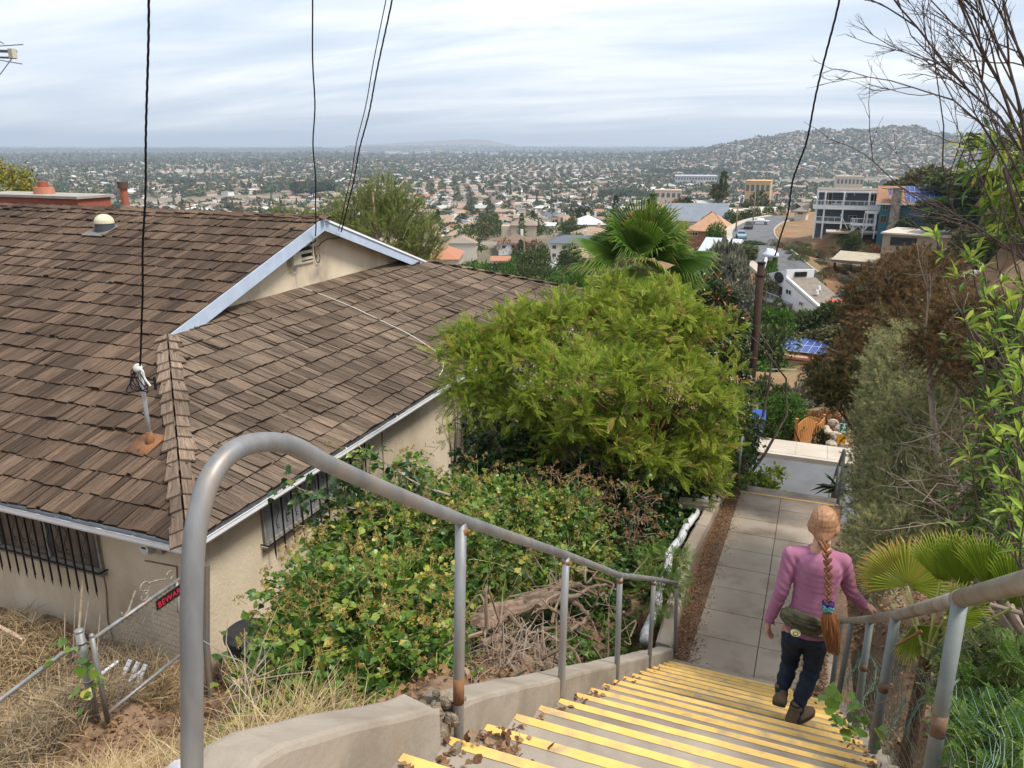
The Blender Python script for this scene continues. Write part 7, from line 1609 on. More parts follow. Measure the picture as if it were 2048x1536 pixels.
# teal house with stone chimney
fr = Fr(1754, 472, 139); k = fr.k; th_ = thing('teal_house', 'tall teal house with a stone chimney and solar panels on its brown roof', 'house', tuple(fr.O)); W_ = 128 * k
part(fr, 'wall', M_TEAL, th_, [(0, W_, 0, 10, -3, 67 * k)])
m_ = MB(); e = 68 * k; rz = 95 * k; fr.quad(m_, [(-.9, -.8, e - .3), (W_ + .6, -.8, e - .3), (W_ + .6, 5, rz), (-.9, 5, rz)], .25); fr.quad(m_, [(-.9, 5, rz), (W_ + .6, 5, rz), (W_ + .6, 10.8, e - .3), (-.9, 10.8, e - .3)], .25); m_.build('roof', M_BROWNR, th_)
m_ = MB(); fr.box(m_, -.95, W_ + .65, -.85, -.8, e - .55, e - .28); m_.build('fascia', M_WHITEW, th_)
part(fr, 'chimney', M_STONE, th_, [(17 * k, 34 * k, -1.0, .6, -3, 93 * k), (15 * k, 36 * k, -1.2, .8, -3, 20 * k), (16 * k, 35 * k, -1.1, .7, 93 * k, 95 * k)])
solar(fr, th_, fr.p(43 * k, -.3, e - .02), fr.p(118 * k, -.3, e - .02), fr.p(39 * k, 4.4, rz - .02), 9, 3); solar(fr, th_, fr.p(12 * k, 1.8, e + .86), fr.p(17 * k, 1.8, e + .86), fr.p(11 * k, 4.0, rz - .22), 1, 1)
for a, c in ((3, 52), (57, 52), (2, 27), (30, 27)): window(fr, th_, (a + .5) * k, (a + 10) * k, -.0, c * k, (c + 13) * k, frame=mat('tan shutter', (.30, .23, .13), .8), mull=1)
# small white balconies
fr = Fr(1742, 452, 142); k = fr.k; bc = thing('white_balcony', 'two-level white timber balcony braced on tall posts beside the teal house', 'balcony', tuple(fr.O))
part(fr, 'deck', M_WHITEW, bc, [(-38 * k, 8 * k, -1.5, 1.5, 1 * k, 3.5 * k), (-14 * k, 10 * k, -1.3, 1.2, 25 * k, 28 * k)])
for x in (-34, -31, -14, 7): part(fr, 'post', M_WHITEW, bc, [(x * k - .09, x * k + .09, -1.4, -1.22, -23 * k, 25 * k if x > -20 else 14 * k)])
m_ = MB()
for x in (-32, -14): m_.bar(fr.p(x * k, -1.3, -9 * k), fr.p(x * k - .8, -1.3, 1 * k), .12, .12); m_.bar(fr.p(x * k, -1.3, -9 * k), fr.p(x * k + .8, -1.3, 1 * k), .12, .12)
m_.build('braces', M_WHITEW, bc); railing(fr, bc, -38 * k, 8 * k, -1.45, 3.5 * k, 1.05); railing(fr, bc, -14 * k, 10 * k, -1.25, 28 * k, 1.05)
# tan flat-roofed house
fr = Fr(1758, 530, 118, .25); k = fr.k; tn = thing('tan_house', 'flat-roofed tan stucco house with a dark band of windows and a small tiled roof', 'house', tuple(fr.O))
part(fr, 'wall', M_TAN, tn, [(0, 9 * 1.0, 0, 9, -5, 62 * k), (9, 30, 1.5, 12, -7, 50 * k)])
part(fr, 'roof', [mat('pale flat roof', (.50, .45, .38), .9)], tn, [(-.3, 9.2, -.4, 9.2, 62 * k, 65 * k), (8.5, 31, .6, 12.3, 50 * k, 53.5 * k)])
part(fr, 'roof_panels', [mat('dark roof panel', (.05, .06, .09), .4)], tn, [(10, 19, 2.5, 7, 54.5 * k, 56 * k)])
window(fr, tn, 1.2, 4.6, -.0, 42 * k, 56 * k, frame=M_IRON); window(fr, tn, .8, 3.4, -.0, 8 * k, 27 * k); window(fr, tn, 9.6, 17.5, 1.5, 32 * k, 46 * k, frame=M_IRON, mull=3); window(fr, tn, 21, 23, 1.5, 0 * k, 16 * k)
m_ = MB(); fr.quad(m_, [(6.5, -2.6, 9 * k), (13.5, -2.6, 9 * k), (13, 1.4, 32 * k), (9.2, 1.4, 32 * k)], .2); m_.build('tiled_canopy', M_TERRA, tn); part(fr, 'lower_wall', M_TAN, tn, [(6.8, 13.2, -2.2, 1.4, -5, 8.5 * k)])
# carport
fr = Fr(1668, 523, 126, -.1); k = fr.k; cp = thing('carport', 'open flat-roofed carport on dark posts over a black garden wall', 'carport', tuple(fr.O))
m_ = MB(); fr.quad(m_, [(-6 * k, 0, 4 * k), (105 * k, 0, -1 * k), (110 * k, 7, 7 * k), (20 * k, 7, 12 * k)], .3); m_.build('roof', mat('carport roof', (.42, .37, .28), .9, (.34, .3, .22), 1), cp)
m_ = MB(); fr.quad(m_, [(-6 * k, -.02, 4.5 * k), (105 * k, -.02, -.5 * k), (105 * k, -.02, -5 * k), (-6 * k, -.02, -.5 * k)], .15); m_.build('fascia', mat('carport fascia', (.16, .11, .085), .8), cp)
for x, b in ((4, .4), (33, .4), (56, 2.5), (8, 5)): part(fr, 'post', M_IRON, cp, [(x * k - .1, x * k + .1, b, b + .2, -30 * k, 1 * k)])
gw = thing('garden_wall', 'charcoal block wall below the open carport', 'wall', tuple(fr.p(0, 0, -4))); part(fr, 'blocks', mat('charcoal blocks', (.045, .05, .062), .9, (.06, .065, .08), 3), gw, [(-12 * k, 30 * k, -1.2, -.8, -48 * k, -25 * k), (30 * k, 62 * k, -1.2, -.8, -52 * k, -20 * k)])
# white modern house: long side wall runs away to the left
azw = math.atan((761 - 1024) / 1623); fr = Fr(1636, 612, 98, 0, az=azw); k = fr.k; wh = thing('white_house', 'white modern house with a raised clerestory, round window and long grey deck', 'house', tuple(fr.O))
# distances along v so that the bearing hits 1569 and 1511
def along(px_t):
    lo, hi = 0.0, 120.0
    for _ in range(50):
        m = (lo + hi) / 2; q = fr.p(0, m, 0); x = q[0] * math.cos(YAW) + q[1] * math.sin(YAW); y = q[1] * math.cos(YAW) - q[0] * math.sin(YAW); X_ = 1024 + FPX * x / (y * math.cos(PITCH) - q[2] * math.sin(PITCH))
        if X_ > px_t: lo = m
        else: hi = m
    return lo
vA, vE = along(1569), along(1512)
def zat(px, py, v):       # height above fr.O of the point on the wall plane
    q = fr.p(0, v, 0); d = math.hypot(q[0], q[1]); r = ray(px, py); return r[2] * d / math.hypot(r[0], r[1]) - fr.O[2]
zA, zA2, zEt = zat(1569, 558, vA), zat(1569, 540, vA), zat(1512, 551, vE)
wd_ = 61 * k * 1.05
m_ = MB(); m_.prism([fr.p(0, 0, -9), fr.p(0, vE, -9), fr.p(0, vE, zEt), fr.p(0, vA + .3, zA2), fr.p(0, vA, zA2), fr.p(0, vA, zA - .25), fr.p(0, 0, -.5)], fr.u * wd_); m_.build('wall', mat('white siding', (.74, .75, .77), .8, (.68, .69, .71), .5, stretch=(.2, .2, 5)), wh)
m_ = MB(); m_.prism([fr.p(.35, -.5, .06 - .28), fr.p(.35, vA - .05, zA + .12), fr.p(.35, vA - .05, zA - .1), fr.p(.35, -.5, -.4)], fr.u * (wd_ - .1)); m_.build('roof', M_GREYR, wh)
m_ = MB(); m_.prism([fr.p(-.05, -.4, .0), fr.p(-.05, vA, zA + .3), fr.p(-.05, vA, zA - .05), fr.p(-.05, -.4, -.4)], fr.u * .35); m_.build('parapet', M_WHITEW, wh)
for a in (.30, .45, .60): window(fr, wh, wd_ * a, wd_ * (a + .11), vA - .02, zA + .35, zA2 - .35, side='front', frame=M_IRON)
m_ = MB(); c = fr.p(-.03, vA * 1.22, zA2 - 1.3); t = np.linspace(0, 2 * PI, 20, endpoint=False); m_.prism([c + fr.v * math.cos(q) * 1.3 + fr.z * math.sin(q) * .75 for q in t], -fr.u * .05); m_.build('round_window', MATS['far window glass'], wh)
zb = zat(1587, 606, along(1587)); 
def wz(px, py): v = along(px); return v, zat(px, py, v)
for (xa, ya, xb, yb) in ((1534, 566, 1551, 578), (1572, 578, 1582, 590), (1600, 603, 1607, 612), (1533, 598, 1545, 605), (1569, 611, 1579, 622)):
    v0, zt_ = wz(xa, ya); v1, zb_ = wz(xb, yb); window(fr, wh, min(v0, v1), max(v0, v1), -.0, min(zb_, zt_), max(zb_, zt_), side='side')
v0, zt_ = wz(1558, 572); v1, zb_ = wz(1564, 590); m_ = MB(); fr.box(m_, -.06, 0, min(v0, v1), max(v0, v1), zb_, zt_); m_.build('door', mat('dark red door', (.10, .02, .02), .5), wh)
v1, z1_ = wz(1587, 604); v2 = along(1507); part(fr, 'deck', mat('grey deck', (.24, .245, .25), .8), wh, [(-2.2, 0, v1, v2, z1_ - .5, z1_ - .25)]); railing(fr, wh, v1, v2, -2.15, z1_ - .25, 1.0, MATS['grey deck'], side=True)
for q in np.linspace(v1 + .5, v2 - 1, 5): part(fr, 'deck_post', MATS['grey deck'], wh, [(-2.2, -2.0, q, q + .2, z1_ - 7, z1_ - .5)])
for a, b in ((.35, .35), (.6, .5)): m_ = MB(); c = fr.p(wd_ * a, vA * b, zA * b + .25); m_.tube([c, c + (0, 0, .5)], [.3, .2], 10); m_.build('roof_vent', M_WHITEW, wh)
# solar-roofed house with tiled wing
fr = Fr(1524, 712, 84, .12); k = fr.k; so_ = thing('tiled_house', 'low house with an orange tile roof and a long blue solar array', 'house', tuple(fr.O))
m_ = MB(); P = [at_F(1482, 709, 80), at_F(1518, 712, 79), at_F(1539, 637, 86), at_F(1505, 637, 87)]; m_.prism(P, (0, 0, -.25)); m_.build('roof', M_TERRA, so_)
P = [at_F(1522, 706, 79), at_F(1655, 722, 77), at_F(1700, 696, 81), at_F(1545, 667, 83)]; m_ = MB(); m_.prism(P, (0, 0, -.25)); m_.build('roof', M_TERRA, so_)
q0 = at_F(1526, 698, 79.3) + (0, 0, .12); q1 = at_F(1660, 714, 77.3) + (0, 0, .12); q2 = at_F(1548, 673, 82.4) + (0, 0, .12); solar(fr, so_, q0, q1, q2, 9, 2)
m_ = MB(); m_.prism([at_F(1485, 713, 80.3), at_F(1520, 716, 79.3), at_F(1652, 726, 77.3), at_F(1696, 702, 80.6), at_F(1545, 674, 82.6), at_F(1508, 648, 86)], (0, 0, -4)); m_.build('wall', M_TAN, so_)
# little red-roofed shed and teal fence
fr = Fr(1658, 640, 90); rsd = thing('red_roof_shed', 'small shed with a bright red roof below the white house', 'shed', tuple(fr.O)); part(fr, 'wall', M_WHITEW, rsd, [(0, 3.6, 0, 3, -3, .9)]); m_ = MB(); fr.quad(m_, [(-.3, -.4, .8), (3.9, -.4, .8), (3.9, 3, 1.9), (-.3, 3, 1.9)], .15); m_.build('roof', mat('red roof', (.5, .085, .05), .8), rsd)
m_ = MB(); m_.prism([at_F(1655, 632, 88), at_F(1688, 662, 83), at_F(1688, 676, 83), at_F(1655, 646, 88)], (.1, 0.1, 0)); tag(m_.build('teal_fence', mat('teal fence', (.06, .22, .22), .8)), 'teal panel fence running down beside the red-roofed shed', 'fence')
# white long roof at right
fr = Fr(1900, 575, 92, .3); wr = thing('white_building', 'long white low building beyond the russet bushes', 'building', tuple(fr.O)); part(fr, 'wall', M_WHITEW, wr, [(0, 11, 0, 6, -4, 1.2)]); part(fr, 'roof', mat('pale roof', (.62, .62, .62), .8), wr, [(-.3, 11.3, -.4, 6.4, 1.2, 1.45)])
# generic low houses
def low_house(name, label, px, py, F, wpx, hpx, dpt, wall, roof, rot=0.0, kind='hip', rise=.25, wins=3, over=.6):
    fr = Fr(px, py, F, rot); k = fr.k; r = thing(name, label, 'house', tuple(fr.O)); W_ = wpx * k; H = hpx * k
    part(fr, 'wall', wall, r, [(0, W_, 0, dpt, -6, H)]); m_ = MB(); rh = dpt * rise; o = over
    ins = dpt / 2 if kind == 'hip' else 0
    a0, a1, b0, b1 = -o, W_ + o, -o, dpt + o; c0 = H - .05; top_ = c0 + rh
    if kind == 'flat': fr.box(m_, a0, a1, b0, b1, H, H + .3)
    else:
        v = [fr.p(a0, b0, c0), fr.p(a1, b0, c0), fr.p(a1, b1, c0), fr.p(a0, b1, c0), fr.p(a0 + ins, dpt / 2, top_), fr.p(a1 - ins, dpt / 2, top_)]; v2 = [q - A(0, 0, .22) for q in v[:4]]
        m_.add(v + v2, [[0, 1, 5, 4], [2, 3, 4, 5], [1, 2, 5], [3, 0, 4], [1, 0, 6, 7], [2, 1, 7, 8], [3, 2, 8, 9], [0, 3, 9, 6], [6, 9, 8, 7]])
    m_.build('roof', roof, r)
    for i in range(wins): x = W_ * (i + .5) / wins; window(fr, r, x - .6, x + .6, 0, H * .45, H * .8)
    return r, fr
low_house('brown_house', 'brown house with an orange-brown hipped roof left of the winding road', 1376, 480, 186, 78, 20, 11, mat('brown siding', (.27, .13, .075), .85), mat('orange brown roof', (.46, .27, .16), .9, (.38, .22, .13), .8), .15, rise=.38)
low_house('grey_roof_house', 'wide low house under a slate-grey roof beyond the brown house', 1338, 452, 235, 118, 10, 16, M_WHITEW, mat('blue grey roof', (.21, .23, .27), .9, (.17, .19, .22), .5), -.1, rise=.3, kind='gable')
low_house('pale_house', 'pale flat house beside the parked cars at the top of the road', 1452, 440, 255, 50, 10, 10, mat('pale wall', (.55, .50, .42), .9), mat('pale beige roof', (.50, .45, .37), .9), .05, 'gable', .2)
low_house('pale_house', 'pale flat house furthest along the road, right of the first', 1502, 436, 265, 50, 9, 10, mat('pale wall', (.55, .50, .42), .9), MATS['pale beige roof'], -.05, 'gable', .2)
low_house('cream_house', 'small cream house at the top of the bank left of the deck house', 1588, 434, 210, 22, 12, 8, mat('cream wall', (.58, .52, .42), .9), MATS['grey shingle roof'], .1, 'hip', .25, 1)
low_house('garage', 'white garage with a light grey roof and dark opening below the brown house', 1402, 512, 150, 62, 10, 9, M_WHITEW, mat('light metal roof', (.48, .52, .54), .7), .3, 'gable', .25, 2)
low_house('flat_house', 'flat pale roof just below the winding road', 1462, 545, 140, 60, 4, 9, M_TAN, MATS['pale beige roof'], .25, 'gable', .12, 0)
low_house('cream_house', 'cream two-storey house with a pink-brown roof down in the valley', 1030, 558, 232, 55, 22, 8, mat('cream wall', (.58, .52, .42), .9), mat('pinkish roof', (.47, .33, .25), .9, (.4, .27, .2), .5), .35, 'gable', .2, 3)
low_house('white_cottage', 'white cottage with a pale grey roof beside the cream two-storey house', 1088, 552, 240, 26, 14, 7, M_WHITEW, MATS['light metal roof'], -.2, 'gable', .25, 1)
low_house('cream_house', 'long low cream house just beyond the roof edge', 985, 556, 250, 40, 8, 12, mat('cream wall', (.58, .52, .42), .9), MATS['pinkish roof'], .1, 'gable', .2, 2)
# ================================================================ ROADSIDE OBJECTS
def pole(name, label, px, py0, py1, F, r, group=None, arm=False, mats=None):
    b = onground(px, py1, F); t = at_F(px, py0, F); ro = thing(name, label, 'pole', tuple(b), group); m_ = MB(); m_.tube([b - (0, 0, .5), (b[0], b[1], t[2])], [r, r * .8], 10); m_.build('shaft', mats or M_BARK, ro, smooth=True)
    if arm: m_ = MB(); c = A(b[0], b[1], t[2] - .8); m_.bar(c - (1.1, .3, 0), c + (1.1, .3, 0), .12, .12); m_.build('crossarm', mats or M_BARK, ro)
    return ro
pole('utility_pole', 'slim dark pole beside the pale house at the roadside', 1470, 408, 480, 172, .16, arm=True); pole('utility_pole', 'taller slim dark pole behind the parked cars', 1505, 378, 452, 192, .16, arm=True)
pole('utility_pole', 'thin pole in front of the cream house in the valley', 1048, 478, 560, 236, .15)
# brown pole in front, with lamp
M_POLE = mat('reddish brown pole', (.055, .028, .02), .9, (.035, .02, .015), 5, 8, bump=.6, bscale=20, stretch=(1, 1, .15), bdist=.01)
pb_ = at_s(1490, 920, 21.5); pt_ = at_s(1523, 526, 21.5); bp_o = thing('wooden_pole', 'stout reddish-brown wooden pole with a cut top beside the steps', 'pole', (pb_[0], pb_[1], -9.2))
m_ = MB(); m_.tube([(pb_[0], pb_[1], -9.3), pt_], [.112, .095], 18); m_.build('shaft', M_POLE, bp_o, smooth=True); m_ = MB(); m_.tube([pt_ - (0, 0, .02), pt_ + (0, 0, .03)], .11, 16); m_.build('cap', M_IRON, bp_o); m_ = MB(); m_.tube([pt_ - (0, 0, .35), pt_ - (0, 0, .32)], .113, 16); m_.build('band', M_IRON, bp_o)
lb_ = at_s(1530, 526, 21.7); lt = at_s(1536, 500, 22.0); la = thing('street_lamp', 'white street lamp with a shallow round shade above the brown pole', 'lamp', tuple(lb_))
m_ = MB(); m_.tube(spline([pt_ + (.02, 0, -.3), lb_, at_s(1534, 510, 21.9), lt + (0, 0, .03)], 5), .045, 10); m_.build('arm', M_WHITEW, la, smooth=True)
m_ = MB(); c = at_s(1542, 505, 22.0); m_.tube([c + (0, 0, .10), c + (0, 0, .06), c - (0, 0, .02), c - (0, 0, .10)], [.04, .10, .20, .23], 20); m_.ell(c - (0, 0, .12), (.11, .11, .10), 14, 8, mi=1); m_.build('shade', [mat('lamp shade', (.62, .66, .74), .4), mat('lamp glass', (.55, .58, .62), .2)], la, smooth=True)
wire('overhead_cable', 'wavy black cable running down to the street lamp at the brown pole', at_s(1546, 522, 22), at_F(1752, -330, 13), .012, sag=.5, wig=.035, twist=1.4)
for (a, b, lab) in (((1350, 470, 200), (1760, 535, 110), 'thin pale wire sweeping down over the dry slope'), ((1540, 738, 50), (1640, 738, 50), 'upper pale wire above the dry lawn'), ((1540, 760, 48), (1650, 762, 48), 'lower pale wire above the dry lawn')):
    m_ = MB(); a_, b_ = at_F(*a), at_F(*b); t = np.linspace(0, 1, 16)[:, None]; P = a_ + (b_ - a_) * t; P[:, 2] -= (t * (1 - t))[:, 0] * .03 * np.linalg.norm(b_ - a_); m_.tube(P, .02, 4); tag(m_.build('overhead_wire', mat('pale wire', (.40, .38, .34), .7)), lab, 'wire')
# direction signs
fr = Fr(1681, 905, 24.6, -.05); k = fr.k; sg = thing('sign_post', 'green and yellow signs on a thin post across the street', 'sign', tuple(fr.p(0, 0, -1)))
part(fr, 'post', M_GPOST, sg, [(-.03, .03, 0, .06, -1.6, 70 * k)])
def plate(name, m, a0, a1, c0, c1, y=-.02):
    return part(fr, name, m, sg, [(a0 * k, a1 * k, y - .012, y, c0 * k, c1 * k)])
g1_ = plate('green_sign', mat('sign green', (.02, .17, .12), .5), -9, 9, 42, 63); plate('yellow_sign', mat('sign amber', (.80, .42, .02), .5), -9.5, 6, 19, 39); pz = plate('grey_plate', mat('sign grey', (.25, .28, .30), .5), -6, 8, 64, 71)
m_ = MB(); y = -.045; wk_ = mat('sign white', (.75, .78, .76), .5)
def sb(a0, c0, a1, c1, w=.035): m_.bar(fr.p(a0 * k, y, c0 * k), fr.p(a1 * k, y, c1 * k), w, .006, up=tuple(-fr.v))
c_ = fr.p(0, y, 60 * k); m_.ell(c_, (.032, .006, .032), 10, 6)
for q in ((0, 58, -.5, 51), (-.5, 51, -3.5, 46), (-.5, 51, 2.5, 46), (0, 57, 3, 53), (0, 57, -3, 54), (-5, 45, 5, 45), (-8, 62, 8, 62), (-8, 43, 8, 43), (-8, 43, -8, 62), (8, 43, 8, 62)): sb(*q, w=.03 if abs(q[0]) < 7 else .012)
m_.build('walker_symbol', wk_, g1_)
m_ = MB(); sb(-4, 24, 3, 34, .03); sb(3, 34, 0, 34, .02); sb(3, 34, 3, 30, .02); sb(-5, 33, -3, 33, .02); sb(0, 25, 2, 24, .02); m_.build('markings', M_IRON, [o for o in sg.children if o.name.startswith('yellow_sign')][0])
# wood fence screens
M_CEDAR = mat('orange stained timber', (.50, .23, .075), .8, (.40, .175, .06), 3, 8, bump=.4, bscale=20, stretch=(4, 4, .4), bdist=.01)
wf = thing('wooden_fence', 'orange stained timber fence with a curved top across the street', 'fence', tuple(at_F(1600, 890, 27)))
def fcurve(P0, P1, top_fn, name='fence_panel', n=22):
    P0, P1 = np.array(P0), np.array(P1); m_ = MB(); nn_ = nrm(np.cross(P1 - P0, A(0, 0, 1)))
    for i in range(n):
        a, b = P0 + (P1 - P0) * i / n, P0 + (P1 - P0) * (i + .94) / n; h0, h1 = top_fn(i / n), top_fn((i + 1) / n)
        m_.prism([a, b, b + (0, 0, h1), a + (0, 0, h0)], nn_ * .03 * (1 + (i % 2) * .3))
    m_.build(name, M_CEDAR, wf)
fb0, fb1 = at_F(1588, 892, 26.6), at_F(1625, 897, 27.6); fc0 = at_F(1643, 880, 28.6)
fcurve(fb0, fb1, lambda t: .78 + .28 * math.sin(t * PI * .95 - .15) + .1 * t); fcurve(fb1, fc0, lambda t: .92 - .1 * math.sin(t * PI)); fcurve(at_F(1598, 850, 29.5), at_F(1648, 862, 29.5), lambda t: .45, n=26)
for c in (fb0, fb1, fc0): m_ = MB(); m_.bar(c - (0, 0, .5), c + (0, 0, 1.0), .1, .1); m_.build('post', M_CEDAR, wf)
dr_ = thing('iron_gate_rail', 'short dark iron handrail in front of the timber fence', 'handrail', tuple(at_F(1590, 893, 25.5))); m_ = MB(); a = at_F(1589, 893, 25.4); b = at_F(1587, 855, 25.4); c = at_F(1603, 893, 25.8)
m_.tube([a, b, c], .02, 6); m_.tube([at_F(1596, 893, 25.6), at_F(1595, 874, 25.6)], .018, 6); m_.build('rail', M_IRON, dr_)
# stepping edges of pale stones right of the fence
stn = MB()
for i in range(12): c = at_F(1652 + i * 3.2 + rs.normal() * 2, 893 + rs.normal() * 4, 25.6 + rs.normal() * .5); c[2] = max(c[2], -9.1); stn.ell(c, rs.uniform(.08, .2, 3), 7, 5)
tag(stn.build('rocks', mat('pale rock', (.50, .42, .33), .9, (.36, .29, .22), 4, bump=.6, bscale=12), kind) if False else stn.build('rocks', mat('pale rock', (.50, .42, .33), .9, (.36, .29, .22), 4, bump=.6, bscale=12)), kind='stuff')
# blue bins
def bin_(px, py, F, label, h=1.05):
    c = at_F(px, py, F); c[2] = -9.5; fr = Fr(px, py, F); fr.O = c; r = thing('wheelie_bin', label, 'bin', tuple(c)); B_ = mat('blue bin plastic', (.02, .07, .33), .5); m_ = MB()
    lo_ = [fr.p(-.22, -.25, .1), fr.p(.22, -.25, .1), fr.p(.22, .25, .1), fr.p(-.22, .25, .1)]; hi_ = [fr.p(-.29, -.33, h), fr.p(.29, -.33, h), fr.p(.29, .33, h), fr.p(-.29, .33, h)]
    m_.add(lo_ + hi_, [[0, 1, 5, 4], [1, 2, 6, 5], [2, 3, 7, 6], [3, 0, 4, 7], [4, 5, 6, 7], [3, 2, 1, 0]]); m_.build('body', B_, r)
    m_ = MB(); fr.quad(m_, [(-.31, -.36, h + .01), (.31, -.36, h + .01), (.31, .36, h + .12), (-.31, .36, h + .12)], .05); m_.build('lid', B_, r)
    for s_ in (-.25, .25): m_ = MB(); m_.tube([fr.p(s_ - .02, .28, .1), fr.p(s_ + .02, .28, .1)], .1, 12); m_.build('wheel', M_IRON, r)
bin_(1508, 868, 25.4, 'blue wheeled bin standing left of the clipped hedge'); bin_(1490, 872, 25.0, 'blue wheeled bin half hidden behind the brown pole')
# cars
def car(name, label, px, py, F, heading, body, L=4.5, Wc=1.8, H=1.45, suv=False):
    """body with cabin, glass, wheels and lamps, standing on the road"""
    c = at_F(px, py, F); i = ((ROAD[:, 0] - c[0]) ** 2 + (ROAD[:, 1] - c[1]) ** 2).argmin()
    if math.hypot(*(ROAD[i, :2] - c[:2])) < 9: c[2] = ROAD[i, 2] + .01
    else: c[2] = gz(c[0], c[1])
    r = thing(name, label, 'car', tuple(c)); a = heading; U = A(math.cos(a), math.sin(a), 0); V = A(-math.sin(a), math.cos(a), 0); Z = A(0, 0, 1)
    def q(x, y, z): return c + U * x + V * y + Z * z
    hl = L / 2; sec = [(-hl, .35, .72), (-hl, .95, .78), (-hl * .62, 1.0, .86) , (-hl * .42, H, .62), (hl * .20, H, .62), (hl * .48, .98, .84), (hl * .93, .82, .80), (hl, .62, .74), (hl, .32, .72)]
    if suv: sec[3] = (-hl * .80, H, .66); sec[2] = (-hl * .92, 1.0, .84)
    P = [q(x, -w * Wc / 1.72, z) for x, z, w in sec]; Q = [q(x, w * Wc / 1.72, z) for x, z, w in sec]; n = len(sec)
    m_ = MB(); m_.add(P + Q, [list(range(n)), list(range(2 * n - 1, n - 1, -1))] + [[i_, i_ + n, (i_ + 1) % n + n, (i_ + 1) % n] for i_ in range(n)]); m_.build('body', body, r)
    g = MB(); s = .97
    for sd_ in (-1, 1):
        w = lambda j: sd_ * (sec[j][2] * Wc / 1.72 + .012)
        g.prism([q(sec[2][0] + .25, sd_ * .80 * Wc / 1.72 + sd_ * .012, 1.0), q(sec[5][0] - .2, sd_ * .80 * Wc / 1.72 + sd_ * .012, 1.0), q(sec[4][0], w(4), H - .1), q(sec[3][0] + .05, w(3), H - .1)], V * .01 * sd_)
    for j0, j1, e in ((4, 5, 1), (2, 3, -1)):
        x0, z0, w0 = sec[j0]; x1, z1, w1 = sec[j1]; nn_ = nrm(np.cross(q(x1, 1, z1) - q(x0, 1, z0), V)); nn_ = nn_ if nn_[2] > 0 else -nn_
        g.prism([q(x0 * .9 + x1 * .1, -w0 * .9 * Wc / 1.72, z0 * .9 + z1 * .1) + nn_ * .01, q(x0 * .9 + x1 * .1, w0 * .9 * Wc / 1.72, z0 * .9 + z1 * .1) + nn_ * .01, q(x0 * .1 + x1 * .9, w1 * .92 * Wc / 1.72, z0 * .1 + z1 * .9) + nn_ * .01, q(x0 * .1 + x1 * .9, -w1 * .92 * Wc / 1.72, z0 * .1 + z1 * .9) + nn_ * .01], nn_ * .01)
    g.build('windows', MATS['far window glass'], r)
    for x in (-hl * .62, hl * .64):
        for sd_ in (-1, 1): m_ = MB(); m_.tube([q(x, sd_ * (Wc / 2 - .2), .33), q(x, sd_ * (Wc / 2 + .02), .33)], .33, 14); wh_ = m_.build('wheel', M_IRON, r); m_ = MB(); m_.tube([q(x, sd_ * (Wc / 2 + .015), .33), q(x, sd_ * (Wc / 2 + .035), .33)], .2, 10); m_.build('rim', M_GALV, wh_)
    for x, m, nm_ in ((hl, mat('headlamp', (.7, .7, .68), .2), 'headlight'), (-hl, mat('tail lamp', (.4, .02, .02), .3), 'tail_light')):
        for sd_ in (-1, 1): m_ = MB(); m_.box(q(x, sd_ * .55, .72), (.12, .12, .12)); m_.build(nm_, m, r)
    return r
car('parked_car', 'dark grey estate car parked facing us at the top of the road', 1497, 456, 178, YAW - PI / 2 - .35, mat('dark grey car paint', (.05, .055, .05), .3, spec=.5), H=1.65, suv=True)
car('parked_car', 'white car parked beside the dark grey one on the far road', 1519, 448, 192, YAW - PI - .3, mat('white car paint', (.72, .72, .73), .3, spec=.5))
car('parked_car', 'car under a pale blue cover on the left of the road', 1481, 485, 158, YAW - PI / 2 - .2, mat('pale blue car cover', (.22, .33, .42), .6))
car('parked_car', 'dark blue car parked behind the white house', 1700, 585, 116, YAW + .1, mat('dark blue car paint', (.02, .035, .08), .3, spec=.5))
